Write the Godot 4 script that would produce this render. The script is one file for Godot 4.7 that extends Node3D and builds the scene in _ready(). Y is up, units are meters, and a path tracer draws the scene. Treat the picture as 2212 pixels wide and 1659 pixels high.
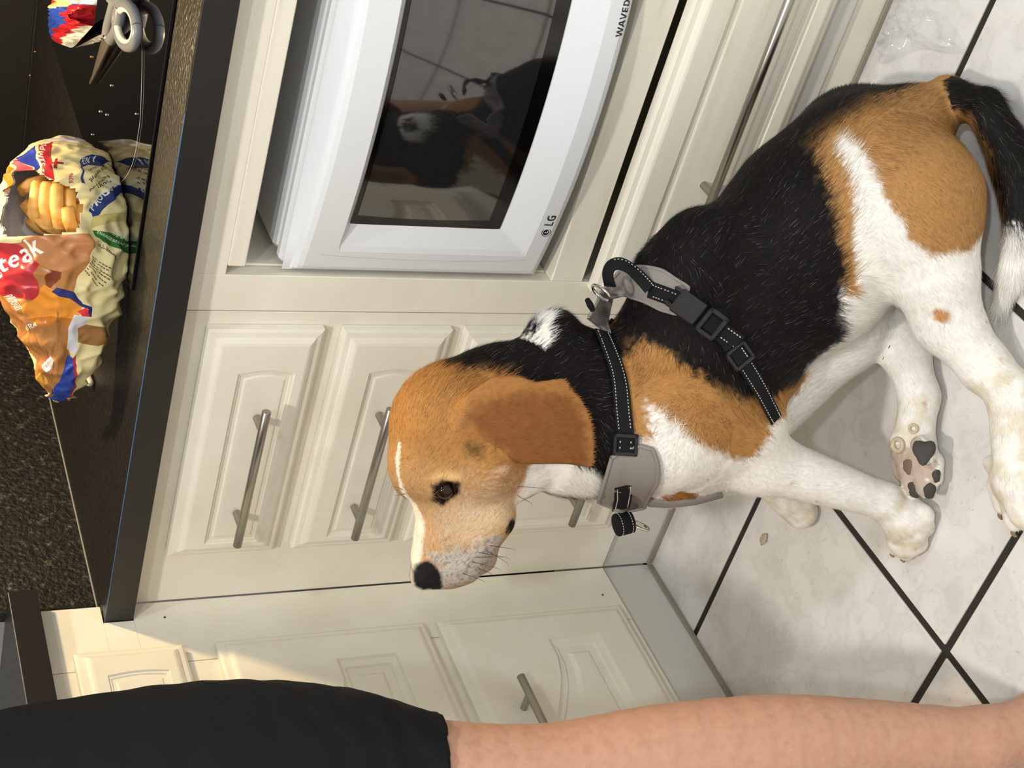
extends Node3D
# A kitchen corner: cream cupboards, black worktops, a microwave in its niche and a beagle sitting on the tiles.

var M := {}
var taken := {}
var rng := RandomNumberGenerator.new()

# ------------------------------------------------------------------ scene set-up
func setup_view() -> void:
	var cam := Camera3D.new()
	cam.name = "camera"
	cam.fov = 28.963
	cam.near = 0.05
	cam.far = 30.0
	add_child(cam)
	# the phone was held on its side: picture right is down in the room
	cam.transform = Transform3D(Basis(Vector3(0.2622, -0.8954, 0.3598), Vector3(0.7936, -0.0125, -0.6083), Vector3(0.5490, 0.4451, 0.7075)).orthonormalized(), Vector3(1.5247, 1.3030, 1.4740))
	cam.current = true
	var we := WorldEnvironment.new()
	we.name = "environment"
	var e := Environment.new()
	e.background_mode = Environment.BG_COLOR
	e.background_color = Color(0.02, 0.02, 0.02)
	e.tonemap_mode = Environment.TONE_MAPPER_LINEAR
	e.tonemap_exposure = 1.0
	e.sdfgi_enabled = true
	e.ssao_enabled = true
	e.ssil_enabled = true
	we.environment = e
	add_child(we)

const LAMPS := [
	# place, disc radius, energy, colour
	[Vector3(1.05, 2.47, 1.32), 0.07, 3.1, Color(1.0, 0.975, 0.945)],
	[Vector3(2.25, 2.47, 2.15), 0.07, 3.7, Color(0.93, 0.97, 1.0)],
	[Vector3(1.85, 2.47, 0.55), 0.07, 1.3, Color(0.92, 0.97, 1.0)],
]
const HOOD_LAMP := [Vector3(0.62, 1.52, -0.34), 0.035, 0.9, Color(1.0, 0.87, 0.64)]

# ------------------------------------------------------------------ helpers
func numbered(called: String) -> String:
	if not taken.has(called):
		taken[called] = 0
		return called
	taken[called] += 1
	return "%s_%03d" % [called, taken[called]]

func thing(called: String, label: String, category: String, at := Vector3.ZERO, group := "") -> Node3D:
	var o := Node3D.new()
	o.name = numbered(called)
	o.position = at
	tag(o, label, category, group)
	add_child(o)
	return o

func tag(o: Node3D, label: String, category: String, group := "") -> Node3D:
	o.set_meta("label", label)
	o.set_meta("category", category)
	if group != "":
		o.set_meta("group", group)
	return o

func part(parent: Node3D, called: String, mesh: Mesh, mat: Material, at := Vector3.ZERO, turn := Basis.IDENTITY) -> MeshInstance3D:
	var o := MeshInstance3D.new()
	o.name = called if parent != self else numbered(called)
	o.mesh = mesh
	o.material_override = null
	if mesh != null:
		for i in mesh.get_surface_count():
			o.set_surface_override_material(i, mat)
	o.transform = Transform3D(turn, at)
	o.cast_shadow = GeometryInstance3D.SHADOW_CASTING_SETTING_ON
	parent.add_child(o, true)
	return o

func solo(called: String, mesh: Mesh, mat: Material, label: String, category: String, at := Vector3.ZERO, turn := Basis.IDENTITY, group := "") -> MeshInstance3D:
	var o := part(self, called, mesh, mat, at, turn)
	tag(o, label, category, group)
	return o

func struct(called: String, mesh: Mesh, mat: Material, label: String, at := Vector3.ZERO) -> MeshInstance3D:
	var o := part(self, called, mesh, mat, at)
	o.set_meta("kind", "structure")
	o.set_meta("label", label)
	o.set_meta("category", called.split("_")[0])
	return o

func tri(st: SurfaceTool, a: Vector3, b: Vector3, c: Vector3, n: Vector3) -> void:
	# clockwise seen from the side n points to
	if (b - a).cross(c - a).dot(n) > 0.0:
		var t := b
		b = c
		c = t
	for v in [a, b, c]:
		st.set_normal(n)
		st.add_vertex(v)

func quad(st: SurfaceTool, a: Vector3, b: Vector3, c: Vector3, d: Vector3, n: Vector3) -> void:
	tri(st, a, b, c, n)
	tri(st, a, c, d, n)

var box_cache := {}
func box(size: Vector3, b := 0.0015) -> ArrayMesh:
	# a box with chamfered edges, centred
	var key := str(size) + str(b)
	if box_cache.has(key):
		return box_cache[key]
	var h := size * 0.5
	b = minf(b, minf(h.x, minf(h.y, h.z)) * 0.9)
	var st := SurfaceTool.new()
	st.begin(Mesh.PRIMITIVE_TRIANGLES)
	var vtx := func(s: Vector3, axis: int) -> Vector3:
		var p := Vector3(s.x * (h.x - b), s.y * (h.y - b), s.z * (h.z - b))
		p[axis] = s[axis] * h[axis]
		return p
	for axis in 3:
		var u := (axis + 1) % 3
		var w := (axis + 2) % 3
		for s in [-1.0, 1.0]:
			var q := []
			for c in [[-1, -1], [1, -1], [1, 1], [-1, 1]]:
				var sg := Vector3.ZERO
				sg[axis] = s
				sg[u] = c[0]
				sg[w] = c[1]
				q.append(vtx.call(sg, axis))
			var n := Vector3.ZERO
			n[axis] = s
			quad(st, q[0], q[1], q[2], q[3], n)
		for su in [-1.0, 1.0]:
			for sw in [-1.0, 1.0]:
				var s0 := Vector3.ZERO
				s0[u] = su
				s0[w] = sw
				s0[axis] = -1.0
				var s1 := s0
				s1[axis] = 1.0
				var n2 := Vector3.ZERO
				n2[u] = su
				n2[w] = sw
				quad(st, vtx.call(s0, u), vtx.call(s1, u), vtx.call(s1, w), vtx.call(s0, w), n2.normalized())
	for sx in [-1.0, 1.0]:
		for sy in [-1.0, 1.0]:
			for sz in [-1.0, 1.0]:
				var s2 := Vector3(sx, sy, sz)
				tri(st, vtx.call(s2, 0), vtx.call(s2, 1), vtx.call(s2, 2), s2.normalized())
	box_cache[key] = st.commit()
	return box_cache[key]

# box given by its two corners, placed in world
func slab(parent: Node3D, called: String, lo: Vector3, hi: Vector3, mat: Material, b := 0.0015) -> MeshInstance3D:
	return part(parent, called, box(hi - lo, b), mat, (lo + hi) * 0.5)

func loft(rings: Array, closed := true, caps := true, flat := false) -> ArrayMesh:
	var st := SurfaceTool.new()
	st.begin(Mesh.PRIMITIVE_TRIANGLES)
	loft_into(st, rings, closed, caps, flat)
	st.generate_normals()
	return st.commit()

func loft_into(st: SurfaceTool, rings: Array, closed := true, caps := true, flat := false) -> void:
	# rings of equal point counts; winding is set so that faces look outward from the ring centres
	st.set_smooth_group(-1 if flat else 0)
	var m: int = rings[0].size()
	var vol := 0.0
	var mid := Vector3.ZERO
	for r in rings:
		for p in r:
			mid += p
	mid /= float(rings.size() * m)
	for i in rings.size() - 1:
		for j in (m if closed else m - 1):
			var a: Vector3 = rings[i][j] - mid
			var b: Vector3 = rings[i][(j + 1) % m] - mid
			var c: Vector3 = rings[i + 1][(j + 1) % m] - mid
			var d: Vector3 = rings[i + 1][j] - mid
			vol += a.dot(b.cross(c)) + a.dot(c.cross(d))
	var flip := vol > 0.0
	for i in rings.size() - 1:
		for j in (m if closed else m - 1):
			var k := (j + 1) % m
			var q := [rings[i][j], rings[i][k], rings[i + 1][k], rings[i + 1][j]]
			if flip:
				q.reverse()
			for t in [0, 1, 2, 0, 2, 3]:
				st.add_vertex(q[t])
	if caps and closed:
		for e in 2:
			var r: PackedVector3Array = rings[0 if e == 0 else rings.size() - 1]
			st.set_smooth_group(-1)
			var c := Vector3.ZERO
			for p in r:
				c += p
			c /= m
			for j in m:
				var a2: Vector3 = r[j]
				var b2: Vector3 = r[(j + 1) % m]
				if (e == 0) == flip:
					st.add_vertex(c); st.add_vertex(a2); st.add_vertex(b2)
				else:
					st.add_vertex(c); st.add_vertex(b2); st.add_vertex(a2)

func frames(pts: Array, first_side: Vector3) -> Array:
	var out := []
	var side := first_side
	for i in pts.size():
		var t: Vector3 = (pts[mini(i + 1, pts.size() - 1)] - pts[maxi(i - 1, 0)]).normalized()
		side = (side - t * side.dot(t)).normalized()
		out.append([t, side, t.cross(side)])
	return out

func tube_rings(pts: Array, radii, sides := 10) -> Array:
	var s0: Vector3 = (pts[1] - pts[0]).cross(Vector3(0.31, 0.87, 0.42)).normalized()
	var fr := frames(pts, s0)
	var rings := []
	for i in pts.size():
		var r: float = radii[i] if radii is Array or radii is PackedFloat32Array else radii
		var ring := PackedVector3Array()
		for k in sides:
			var a := TAU * k / sides
			ring.append(pts[i] + (fr[i][1] * cos(a) + fr[i][2] * sin(a)) * r)
		rings.append(ring)
	return rings

func tube(pts: Array, radii, sides := 10) -> ArrayMesh:
	return loft(tube_rings(pts, radii, sides))

func lathe(profile: Array, segs := 32, flat := false) -> ArrayMesh:
	# profile: Vector2(radius, height) round the y axis
	var rings := []
	for p in profile:
		var ring := PackedVector3Array()
		for k in segs:
			var a := TAU * k / segs
			ring.append(Vector3(cos(a) * p.x, p.y, sin(a) * p.x))
		rings.append(ring)
	return loft(rings, true, true, flat)

func smooth_curve(pts: Array, n: int, closed := false) -> Array:
	# Catmull-Rom
	var out := []
	var m := pts.size()
	var segs := m if closed else m - 1
	for i in segs:
		var p0 = pts[(i - 1 + m) % m] if closed or i > 0 else pts[0]
		var p1 = pts[i]
		var p2 = pts[(i + 1) % m]
		var p3 = pts[(i + 2) % m] if closed or i + 2 < m else pts[m - 1]
		for k in n:
			var t := float(k) / n
			out.append(p1 * 1.0 + (p2 - p0) * (0.5 * t) + (p0 * 2.0 - p1 * 5.0 + p2 * 4.0 - p3) * (0.5 * t * t) + (p1 * 3.0 - p0 - p2 * 3.0 + p3) * (0.5 * t * t * t))
	if not closed:
		out.append(pts[m - 1])
	return out

# ------------------------------------------------------------------ materials
func srgb(r: int, g: int, b: int) -> Color:
	return Color(r / 255.0, g / 255.0, b / 255.0)

func mat(c: Color, rough := 0.6, metal := 0.0) -> StandardMaterial3D:
	var m := StandardMaterial3D.new()
	m.albedo_color = c
	m.roughness = rough
	m.metallic = metal
	m.metallic_specular = 0.5
	return m

func noise_tex(freq: float, octaves: int, ramp: Array, size := 512, sd := 1, kind := FastNoiseLite.TYPE_SIMPLEX_SMOOTH, ridged := false, warp := 0.0) -> NoiseTexture2D:
	var n := FastNoiseLite.new()
	n.noise_type = kind
	n.seed = sd
	n.frequency = freq
	n.fractal_octaves = octaves
	n.fractal_type = FastNoiseLite.FRACTAL_RIDGED if ridged else FastNoiseLite.FRACTAL_FBM
	if warp > 0.0:
		n.domain_warp_enabled = true
		n.domain_warp_amplitude = warp
		n.domain_warp_frequency = freq * 1.5
	var t := NoiseTexture2D.new()
	t.width = size
	t.height = size
	t.seamless = true
	t.noise = n
	if ramp.size():
		var g := Gradient.new()
		var offs := PackedFloat32Array()
		var cols := PackedColorArray()
		for r in ramp:
			offs.append(r[0])
			cols.append(r[1])
		g.offsets = offs
		g.colors = cols
		t.color_ramp = g
	return t

func triplanar(m: StandardMaterial3D, scale: Vector3, world := true) -> StandardMaterial3D:
	m.uv1_triplanar = true
	m.uv1_world_triplanar = world
	m.uv1_scale = scale
	return m

func relief(m: StandardMaterial3D, tex: Texture2D, cm: float) -> void:
	m.heightmap_enabled = true
	m.heightmap_texture = tex
	m.heightmap_scale = cm

func make_materials() -> void:
	# painted wood: cream paint with faint brush streaks and thin spots
	var cream := mat(srgb(255, 255, 255), 0.42)
	cream.albedo_texture = noise_tex(0.006, 4, [[0.0, srgb(233, 226, 207)], [0.45, srgb(240, 234, 217)], [0.6, srgb(242, 236, 220)], [1.0, srgb(237, 230, 211)]], 512, 11)
	triplanar(cream, Vector3(1.6, 1.6, 1.6))
	M.cream = cream
	var streak := mat(srgb(255, 255, 255), 0.45)
	streak.albedo_texture = noise_tex(0.012, 5, [[0.0, srgb(226, 214, 188)], [0.3, srgb(239, 232, 214)], [0.7, srgb(243, 237, 221)], [1.0, srgb(245, 239, 225)]], 512, 14)
	triplanar(streak, Vector3(0.5, 6.0, 6.0))
	M.rail = streak
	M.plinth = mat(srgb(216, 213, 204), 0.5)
	M.seal = mat(srgb(150, 142, 128), 0.7)
	M.dark = mat(srgb(26, 24, 22), 0.7)
	# black laminate worktop, grained
	var wt := mat(srgb(255, 255, 255), 0.38)
	wt.albedo_texture = noise_tex(0.09, 4, [[0.0, srgb(14, 13, 12)], [0.55, srgb(24, 22, 20)], [0.8, srgb(36, 33, 29)], [1.0, srgb(58, 53, 46)]], 512, 21)
	relief(wt, noise_tex(0.12, 3, [], 512, 22), 0.10)
	triplanar(wt, Vector3(1.6, 3.0, 3.0))
	M.worktop = wt
	var wtedge := mat(srgb(26, 25, 24), 0.42)
	triplanar(wtedge, Vector3(4, 4, 4))
	M.worktop_edge = wtedge
	var rough := mat(srgb(255, 255, 255), 0.62)
	rough.albedo_texture = noise_tex(0.035, 5, [[0.0, srgb(10, 9, 8)], [0.5, srgb(22, 20, 18)], [0.7, srgb(40, 36, 32)], [0.85, srgb(92, 82, 72)], [1.0, srgb(150, 138, 124)]], 512, 31)
	relief(rough, noise_tex(0.06, 4, [], 512, 31), 0.25)
	triplanar(rough, Vector3(3.2, 3.2, 3.2))
	M.rough_black = rough
	M.seam_grey = mat(srgb(150, 146, 138), 0.5)
	M.film_blue = mat(srgb(70, 110, 160), 0.4)
	var glass := mat(srgb(6, 6, 7), 0.03)
	glass.clearcoat_enabled = true
	glass.clearcoat = 0.6
	glass.clearcoat_roughness = 0.02
	M.hob = glass
	# brushed steel
	var steel := mat(srgb(168, 164, 156), 0.30, 1.0)
	M.steel = steel
	M.chrome = mat(srgb(214, 210, 202), 0.12, 1.0)
	# microwave
	M.mw_white = mat(srgb(228, 230, 232), 0.28)
	M.mw_side = M.mw_white
	M.mw_grey = mat(srgb(196, 198, 202), 0.5)
	var win := mat(srgb(12, 12, 13), 0.05)
	win.clearcoat_enabled = true
	win.clearcoat = 1.0
	win.metallic_specular = 0.8
	win.clearcoat_roughness = 0.03
	# perforated screen behind the door glass
	var dots := Image.create(32, 32, false, Image.FORMAT_RGB8)
	for y in 32:
		for x in 32:
			var c := Vector2(fposmod(x, 16) - 7.5, y % 16 - 7.5) if (y / 16) % 2 == 0 else Vector2(fposmod(x + 8, 16) - 7.5, y % 16 - 7.5)
			dots.set_pixel(x, y, Color8(6, 6, 6) if c.length() < 4.6 else Color8(34, 34, 35))
	win.albedo_color = Color.WHITE
	win.albedo_texture = ImageTexture.create_from_image(dots)
	triplanar(win, Vector3(260, 260, 260))
	M.mw_glass = win
	M.mw_frame = mat(srgb(8, 8, 8), 0.12)
	M.ink = mat(srgb(42, 42, 44), 0.5)
	M.wall = mat(srgb(232, 230, 226), 0.85)
	M.grout = mat(srgb(44, 38, 31), 0.9)
	M.tiles = []
	for k in 4:
		var t := mat(srgb(255, 255, 255), 0.30)
		t.albedo_texture = noise_tex(0.0042, 6, [[0.0, srgb(212, 207, 202)], [0.40, srgb(228, 224, 219)], [0.488, srgb(224, 220, 215)], [0.5, srgb(214, 210, 204)], [0.510, srgb(225, 221, 216)], [0.62, srgb(232, 228, 223)], [1.0, srgb(236, 232, 228)]], 1024, 41 + k * 7, FastNoiseLite.TYPE_SIMPLEX_SMOOTH, false, 40.0)
		t.detail_enabled = true
		t.detail_albedo = noise_tex(0.0065, 4, [[0.0, srgb(255, 255, 255)], [0.93, srgb(252, 251, 250)], [0.965, srgb(206, 202, 197)], [1.0, srgb(186, 182, 176)]], 1024, 77 + k, FastNoiseLite.TYPE_SIMPLEX_SMOOTH, true, 30.0)
		t.detail_blend_mode = BaseMaterial3D.BLEND_MODE_MUL
		t.detail_uv_layer = BaseMaterial3D.DETAIL_UV_1
		triplanar(t, Vector3(2.2, 2.2, 2.2))
		t.uv1_offset = Vector3(0.13 * k, 0.31 * k, 0.57 * k)
		M.tiles.append(t)
	M.paw_pad = mat(srgb(66, 60, 56), 0.7)
	M.paw_brown = mat(srgb(120, 96, 80), 0.7)
	M.claw_pale = mat(srgb(196, 180, 152), 0.4)
	M.claw = mat(srgb(150, 120, 92), 0.35)
	M.webbing = weave(srgb(24, 24, 25), srgb(38, 38, 40))
	M.pad = weave(srgb(122, 116, 110), srgb(160, 154, 147))
	M.stitch = mat(srgb(196, 192, 180), 0.5)
	M.plastic = mat(srgb(30, 30, 32), 0.38)

func weave(dark: Color, light: Color) -> StandardMaterial3D:
	# a fine twill
	var img := Image.create(64, 64, false, Image.FORMAT_RGB8)
	for y in 64:
		for x in 64:
			var s := 0.5 + 0.5 * sin((x + y) * TAU / 8.0)
			s *= 0.75 + 0.25 * sin(y * TAU / 4.0)
			img.set_pixel(x, y, dark.lerp(light, s))
	var m := mat(Color.WHITE, 0.85)
	m.albedo_texture = ImageTexture.create_from_image(img)
	m.metallic_specular = 0.2
	return triplanar(m, Vector3(70, 70, 70), false)

# ------------------------------------------------------------------ room shell
func build_room() -> void:
	var x0 := -0.66
	var x1 := 3.3
	var z0 := -0.98
	var z1 := 3.2
	var h := 2.5
	var f := struct("floor", box(Vector3(x1 - x0 + 0.4, 0.1, z1 - z0 + 0.4), 0.0), M.grout, "floor of pale marbled square tiles with dark joints", Vector3((x0 + x1) / 2, -0.053, (z0 + z1) / 2))
	f.set_meta("category", "floor")
	# tiles: joints run along x at z = 0.1514 + k * 0.4092, along z at x = 0.3844 + k * 0.4092
	var pitch := 0.4092
	var joint := 0.0112
	var tile := box(Vector3(pitch - joint, 0.008, pitch - joint), 0.0012)
	for i in range(-3, 8):
		for j in range(-4, 8):
			var c := Vector3(0.3844 + (i + 0.5) * pitch, -0.0041, 0.1514 + (j + 0.5) * pitch)
			if c.x < x0 or c.x > x1 - 0.1 or (c.z < -0.3 and c.x < 1.0) or c.z < z0 or c.z > z1 - 0.1:
				continue
			var o := part(f, "tile", tile, M.tiles[absi(i * 5 + j * 3) % 4], c - f.position)
			o.position.y += 0.0002 * ((i * 7 + j * 3) % 3)
	struct("ceiling", box(Vector3(x1 - x0 + 0.4, 0.1, z1 - z0 + 0.4), 0.0), M.wall, "plain white ceiling above the kitchen", Vector3((x0 + x1) / 2, h + 0.05, (z0 + z1) / 2))
	struct("wall_back", box(Vector3(x1 - x0 + 0.4, h, 0.1), 0.0), M.wall, "plain wall behind the worktop and cooking plate", Vector3((x0 + x1) / 2, h / 2, z0 - 0.05))
	struct("wall_left", box(Vector3(0.1, h, z1 - z0 + 0.2), 0.0), M.wall, "plain wall behind the taller cupboard", Vector3(x0 - 0.05, h / 2, (z0 + z1) / 2))
	struct("wall_right", box(Vector3(0.1, h, z1 - z0 + 0.2), 0.0), M.wall, "plain wall across the room from the taller cupboard", Vector3(x1 + 0.05, h / 2, (z0 + z1) / 2))
	struct("wall_front", box(Vector3(x1 - x0 + 0.4, h, 0.1), 0.0), M.wall, "plain wall facing the microwave from across the room", Vector3((x0 + x1) / 2, h / 2, z1 + 0.05))
	for k in LAMPS.size():
		var l: Array = LAMPS[k]
		var t := thing("ceiling_lamp", ["round flush ceiling lamp over the middle of the kitchen", "round flush ceiling lamp furthest from the worktops", "round flush ceiling lamp towards the cooking plate"][k], "lamp", l[0])
		part(t, "rim", lathe([Vector2(l[1] * 1.25, 0.03), Vector2(l[1] * 1.25, 0.0), Vector2(l[1] * 1.18, -0.008), Vector2(l[1] * 1.03, -0.008), Vector2(l[1] * 1.03, 0.004)], 32), M.wall)
		var glow := mat(srgb(255, 250, 240), 0.5)
		glow.emission_enabled = true
		glow.emission = l[3]
		glow.emission_energy_multiplier = 4.0
		part(t, "glowing_disc", lathe([Vector2(l[1], 0.006), Vector2(l[1], 0.0)], 32), glow)
		var a := AreaLight3D.new()
		a.name = "lamp_light"
		a.area_size = Vector2(l[1] * 1.8, l[1] * 1.8)
		a.light_color = l[3]
		a.light_energy = l[2]
		a.shadow_enabled = true
		a.area_range = 12.0
		a.area_attenuation = 2.0
		a.position = Vector3(0, -0.004, 0)
		a.rotation.x = -PI / 2
		t.add_child(a)
	# the cooker hood over the cooking plate, out of the picture, lights the plate and the taller cupboard
	var hood := thing("cooker_hood", "steel cooker hood above the black cooking plate", "hood", Vector3(0.77, 1.54, -0.62))
	part(hood, "canopy", loft([rect_ring(Vector3(0, 0.0, 0), 0.60, 0.66), rect_ring(Vector3(0, 0.05, 0), 0.60, 0.66), rect_ring(Vector3(0, 0.26, -0.12), 0.26, 0.26)], true, true, true), M.steel)
	part(hood, "chimney", box(Vector3(0.24, 0.66, 0.24), 0.003), M.steel, Vector3(0, 0.60, -0.12))
	var hl: Vector3 = HOOD_LAMP[0] - hood.position
	var g2 := mat(srgb(255, 240, 210), 0.5)
	g2.emission_enabled = true
	g2.emission = HOOD_LAMP[3]
	g2.emission_energy_multiplier = 4.0
	part(hood, "lamp_disc", lathe([Vector2(HOOD_LAMP[1], 0.004), Vector2(HOOD_LAMP[1], 0.0)], 24), g2, Vector3(hl.x, -0.008, hl.z))
	var s := SpotLight3D.new()
	s.name = "hood_light"
	s.spot_angle = 75.0
	s.spot_angle_attenuation = 0.6
	s.light_color = HOOD_LAMP[3]
	s.light_energy = HOOD_LAMP[2]
	s.light_size = 0.03
	s.shadow_enabled = true
	s.spot_range = 6.0
	s.spot_attenuation = 2.0
	s.position = Vector3(hl.x, -0.05, hl.z)
	s.rotation.x = -PI / 2
	hood.add_child(s)

func rect_ring(c: Vector3, w: float, d: float) -> PackedVector3Array:
	return PackedVector3Array([c + Vector3(-w / 2, 0, -d / 2), c + Vector3(w / 2, 0, -d / 2), c + Vector3(w / 2, 0, d / 2), c + Vector3(-w / 2, 0, d / 2)])

# ------------------------------------------------------------------ cupboard fronts
func outline(l: float, r: float, b: float, t: float, h: float, n: int, arch_right := 0.0, arch_top := 0.0) -> PackedVector3Array:
	var p := PackedVector3Array()
	for k in n:
		p.append(Vector3(lerpf(l, r, float(k) / n), b, h))
	for k in n:
		var s := float(k) / n
		p.append(Vector3(r + arch_right * sin(PI * s), lerpf(b, t, s), h))
	for k in n:
		var s := float(k) / n
		# cathedral top: flat shoulders, then a rise to the middle
		var q := clampf((0.5 - absf(s - 0.5)) / 0.5, 0.0, 1.0)
		var rise := smoothstep(0.12, 1.0, q)
		p.append(Vector3(lerpf(r, l, s), t + arch_top * rise, h))
	for k in n:
		p.append(Vector3(l, lerpf(t, b, float(k) / n), h))
	return p

# a front of width w, height h in its own x-y plane, back at z = 0; inset panel given by its edges
func front_mesh(w: float, h: float, thick: float, panel: Array, arch_right := 0.0, arch_top := 0.0, deep := 0.004, moulding := 0.012, n := 12) -> ArrayMesh:
	var rings := []
	for q in [[0.0, 0.0], [0.0, thick * 0.52], [0.0025, thick * 0.60], [0.0035, thick * 0.64], [0.0105, thick * 0.70], [0.0115, thick * 0.80], [0.0165, thick * 0.96], [0.0195, thick], [0.022, thick]]:
		rings.append(outline(q[0], w - q[0], q[0], h - q[0], q[1], n))
	for q in [[0.0, 0.0], [0.001, -deep * 0.55], [moulding * 0.35, -deep * 0.65], [moulding * 0.4, -deep], [moulding * 0.8, -deep], [moulding, -deep * 0.6], [moulding * 1.25, -deep * 0.55]]:
		rings.append(outline(panel[0] + q[0], panel[1] - q[0], panel[2] + q[0], panel[3] - q[0], thick + q[1], n, arch_right, arch_top))
	var st := SurfaceTool.new()
	st.begin(Mesh.PRIMITIVE_TRIANGLES)
	loft_into(st, rings, true, true, true)
	st.generate_normals()
	return st.commit()

func bar_handle(parent: Node3D, len: float, spacing: float, stand: float, r := 0.006) -> Node3D:
	# bar along its own x, posts towards -z; origin at the bar's middle
	var h := part(parent, "handle", tube([Vector3(-len / 2, 0, 0), Vector3(-len / 2 + 0.0006, 0, 0), Vector3(len / 2 - 0.0006, 0, 0), Vector3(len / 2, 0, 0)], [r * 0.88, r, r, r * 0.88], 20), M.steel)
	h.set_meta("label", "brushed steel bar handle")
	for s in [-1, 1]:
		part(h, "post", tube([Vector3(s * spacing / 2, 0, -stand), Vector3(s * spacing / 2, 0, 0)], r * 0.85, 14), M.steel)
	return h

func build_cupboards() -> void:
	# ---- drawer unit, x 0.03 .. 0.50
	var du := thing("drawer_unit", "cream base unit with three handled drawers beside the microwave cupboard", "cupboard", Vector3(0.25, 0, -0.3))
	var o := -du.position
	slab(du, "body", Vector3(0.001, 0.10, -0.58) + o, Vector3(0.4985, 0.858, -0.001) + o, M.cream, 0.001)
	for k in 3:
		var y0: float = [0.674, 0.496, 0.127][k]
		var y1: float = [0.824, 0.648, 0.476][k]
		var dr := part(du, "drawer", front_mesh(0.381, y1 - y0, 0.02, [0.026, 0.318, 0.030 if k < 2 else 0.05, y1 - y0 - 0.045], 0.006), M.cream, Vector3(0.099, y0, 0.0) + o)
		var hd := bar_handle(dr, 0.232, 0.165, 0.03)
		hd.position = Vector3(0.165, [0.069, 0.078, 0.10][k], 0.05)
	var pl := slab(du, "plinth", Vector3(-0.008, 0.0, -0.03) + o, Vector3(0.4985, 0.098, -0.010) + o, M.plinth, 0.001)
	slab(pl, "seal", Vector3(-0.006, 0.0, -0.010) + o - pl.position, Vector3(0.498, 0.010, -0.006) + o - pl.position, M.seal, 0.001)
	# ---- microwave cupboard, x 0.50 .. 1.14
	var mu := thing("microwave_cupboard", "cream base unit with an open niche holding the microwave above a wide handled front", "cupboard", Vector3(0.82, 0, -0.3))
	o = -mu.position
	var xr := 1.14
	slab(mu, "stile", Vector3(0.5005, 0.10, -0.02) + o, Vector3(0.553, 0.858, 0.0) + o, M.cream, 0.0008)
	slab(mu, "stile", Vector3(xr - 0.055, 0.10, -0.02) + o, Vector3(xr, 0.858, 0.0) + o, M.cream, 0.0008)
	slab(mu, "rail", Vector3(0.553, 0.812, -0.02) + o, Vector3(xr - 0.055, 0.858, 0.0) + o, M.rail, 0.0008)
	slab(mu, "rail", Vector3(0.566, 0.790, -0.03) + o, Vector3(xr - 0.055, 0.812, 0.0015) + o, M.rail, 0.0015)
	slab(mu, "shelf", Vector3(0.553, 0.320, -0.55) + o, Vector3(xr - 0.055, 0.368, 0.0) + o, M.rail, 0.0015)
	slab(mu, "side_panel", Vector3(0.535, 0.10, -0.56) + o, Vector3(0.552, 0.858, -0.0205) + o, M.cream, 0.0005)
	slab(mu, "side_panel", Vector3(xr - 0.054, 0.10, -0.56) + o, Vector3(xr, 0.858, -0.0205) + o, M.cream, 0.0005)
	slab(mu, "niche_lining", Vector3(0.553, 0.369, -0.34) + o, Vector3(0.556, 0.810, -0.022) + o, M.cream, 0.0003)
	slab(mu, "back_panel", Vector3(0.535, 0.10, -0.58) + o, Vector3(xr, 0.858, -0.561) + o, M.cream, 0.0005)
	slab(mu, "top_panel", Vector3(0.553, 0.840, -0.56) + o, Vector3(xr - 0.055, 0.857, -0.0305) + o, M.cream, 0.0005)
	slab(mu, "bottom_panel", Vector3(0.553, 0.10, -0.56) + o, Vector3(xr - 0.055, 0.118, -0.0205) + o, M.cream, 0.0005)
	# the wide front under the niche, with its dark gap above
	var wf := part(mu, "wide_front", front_mesh(xr - 0.052 - 0.547, 0.206, 0.024, [0.055, xr - 0.052 - 0.547 - 0.055, 0.036, 0.156], 0.0, 0.0, 0.004, 0.014), M.rail, Vector3(0.547, 0.104, 0.0) + o)
	var hd2 := bar_handle(wf, 0.38, 0.335, 0.03, 0.0065)
	hd2.position = Vector3(0.345, 0.100, 0.05)
	slab(mu, "plinth_shade_strip", Vector3(0.500, 0.060, -0.014) + o, Vector3(xr, 0.0985, -0.004) + o, M.plinth, 0.001)  # added grey strip: stands in for the shadow across the top of the plinth
	var pl2 := slab(mu, "plinth", Vector3(0.4995, 0.0, -0.03) + o, Vector3(xr, 0.098, -0.0145) + o, M.cream, 0.001)
	slab(pl2, "seal", Vector3(0.4995, 0.0, -0.0145) + o - pl2.position, Vector3(xr, 0.008, -0.0095) + o - pl2.position, M.seal, 0.001)
	# ---- taller unit along the left, face at x = 0
	var tu := thing("tall_unit", "taller cream base unit with a short drawer over two moulded doors in the corner", "cupboard", Vector3(-0.3, 0, 0.4))
	o = -tu.position
	# notched round the worktop's corner
	slab(tu, "filler_panel", Vector3(-0.0195, 0.10, 0.0005) + o, Vector3(0.0, 0.860, 0.1145) + o, M.cream, 0.0003)
	slab(tu, "filler_panel", Vector3(-0.0195, 0.8602, 0.0315) + o, Vector3(0.0, 0.9015, 0.1145) + o, M.cream, 0.0003)
	slab(tu, "filler_panel", Vector3(-0.0195, 0.9017, 0.0005) + o, Vector3(0.0, 0.985, 0.1145) + o, M.cream, 0.0003)
	slab(tu, "body", Vector3(-0.58, 0.10, 0.1155) + o, Vector3(0.0, 0.985, 0.74) + o, M.cream, 0.0008)
	slab(tu, "back_return", Vector3(-0.58, 0.10, -0.02) + o, Vector3(-0.0225, 0.985, 0.1145) + o, M.cream, 0.0008)
	for sh in SCREW_HOLES:
		part(tu, "screw_hole", lathe([Vector2(0.0016, -0.0008), Vector2(0.0016, 0.0), Vector2(0.0008, -0.0004)], 12), M.dark, sh + o, Basis(Vector3(0, 0, 1), -PI / 2))
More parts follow.
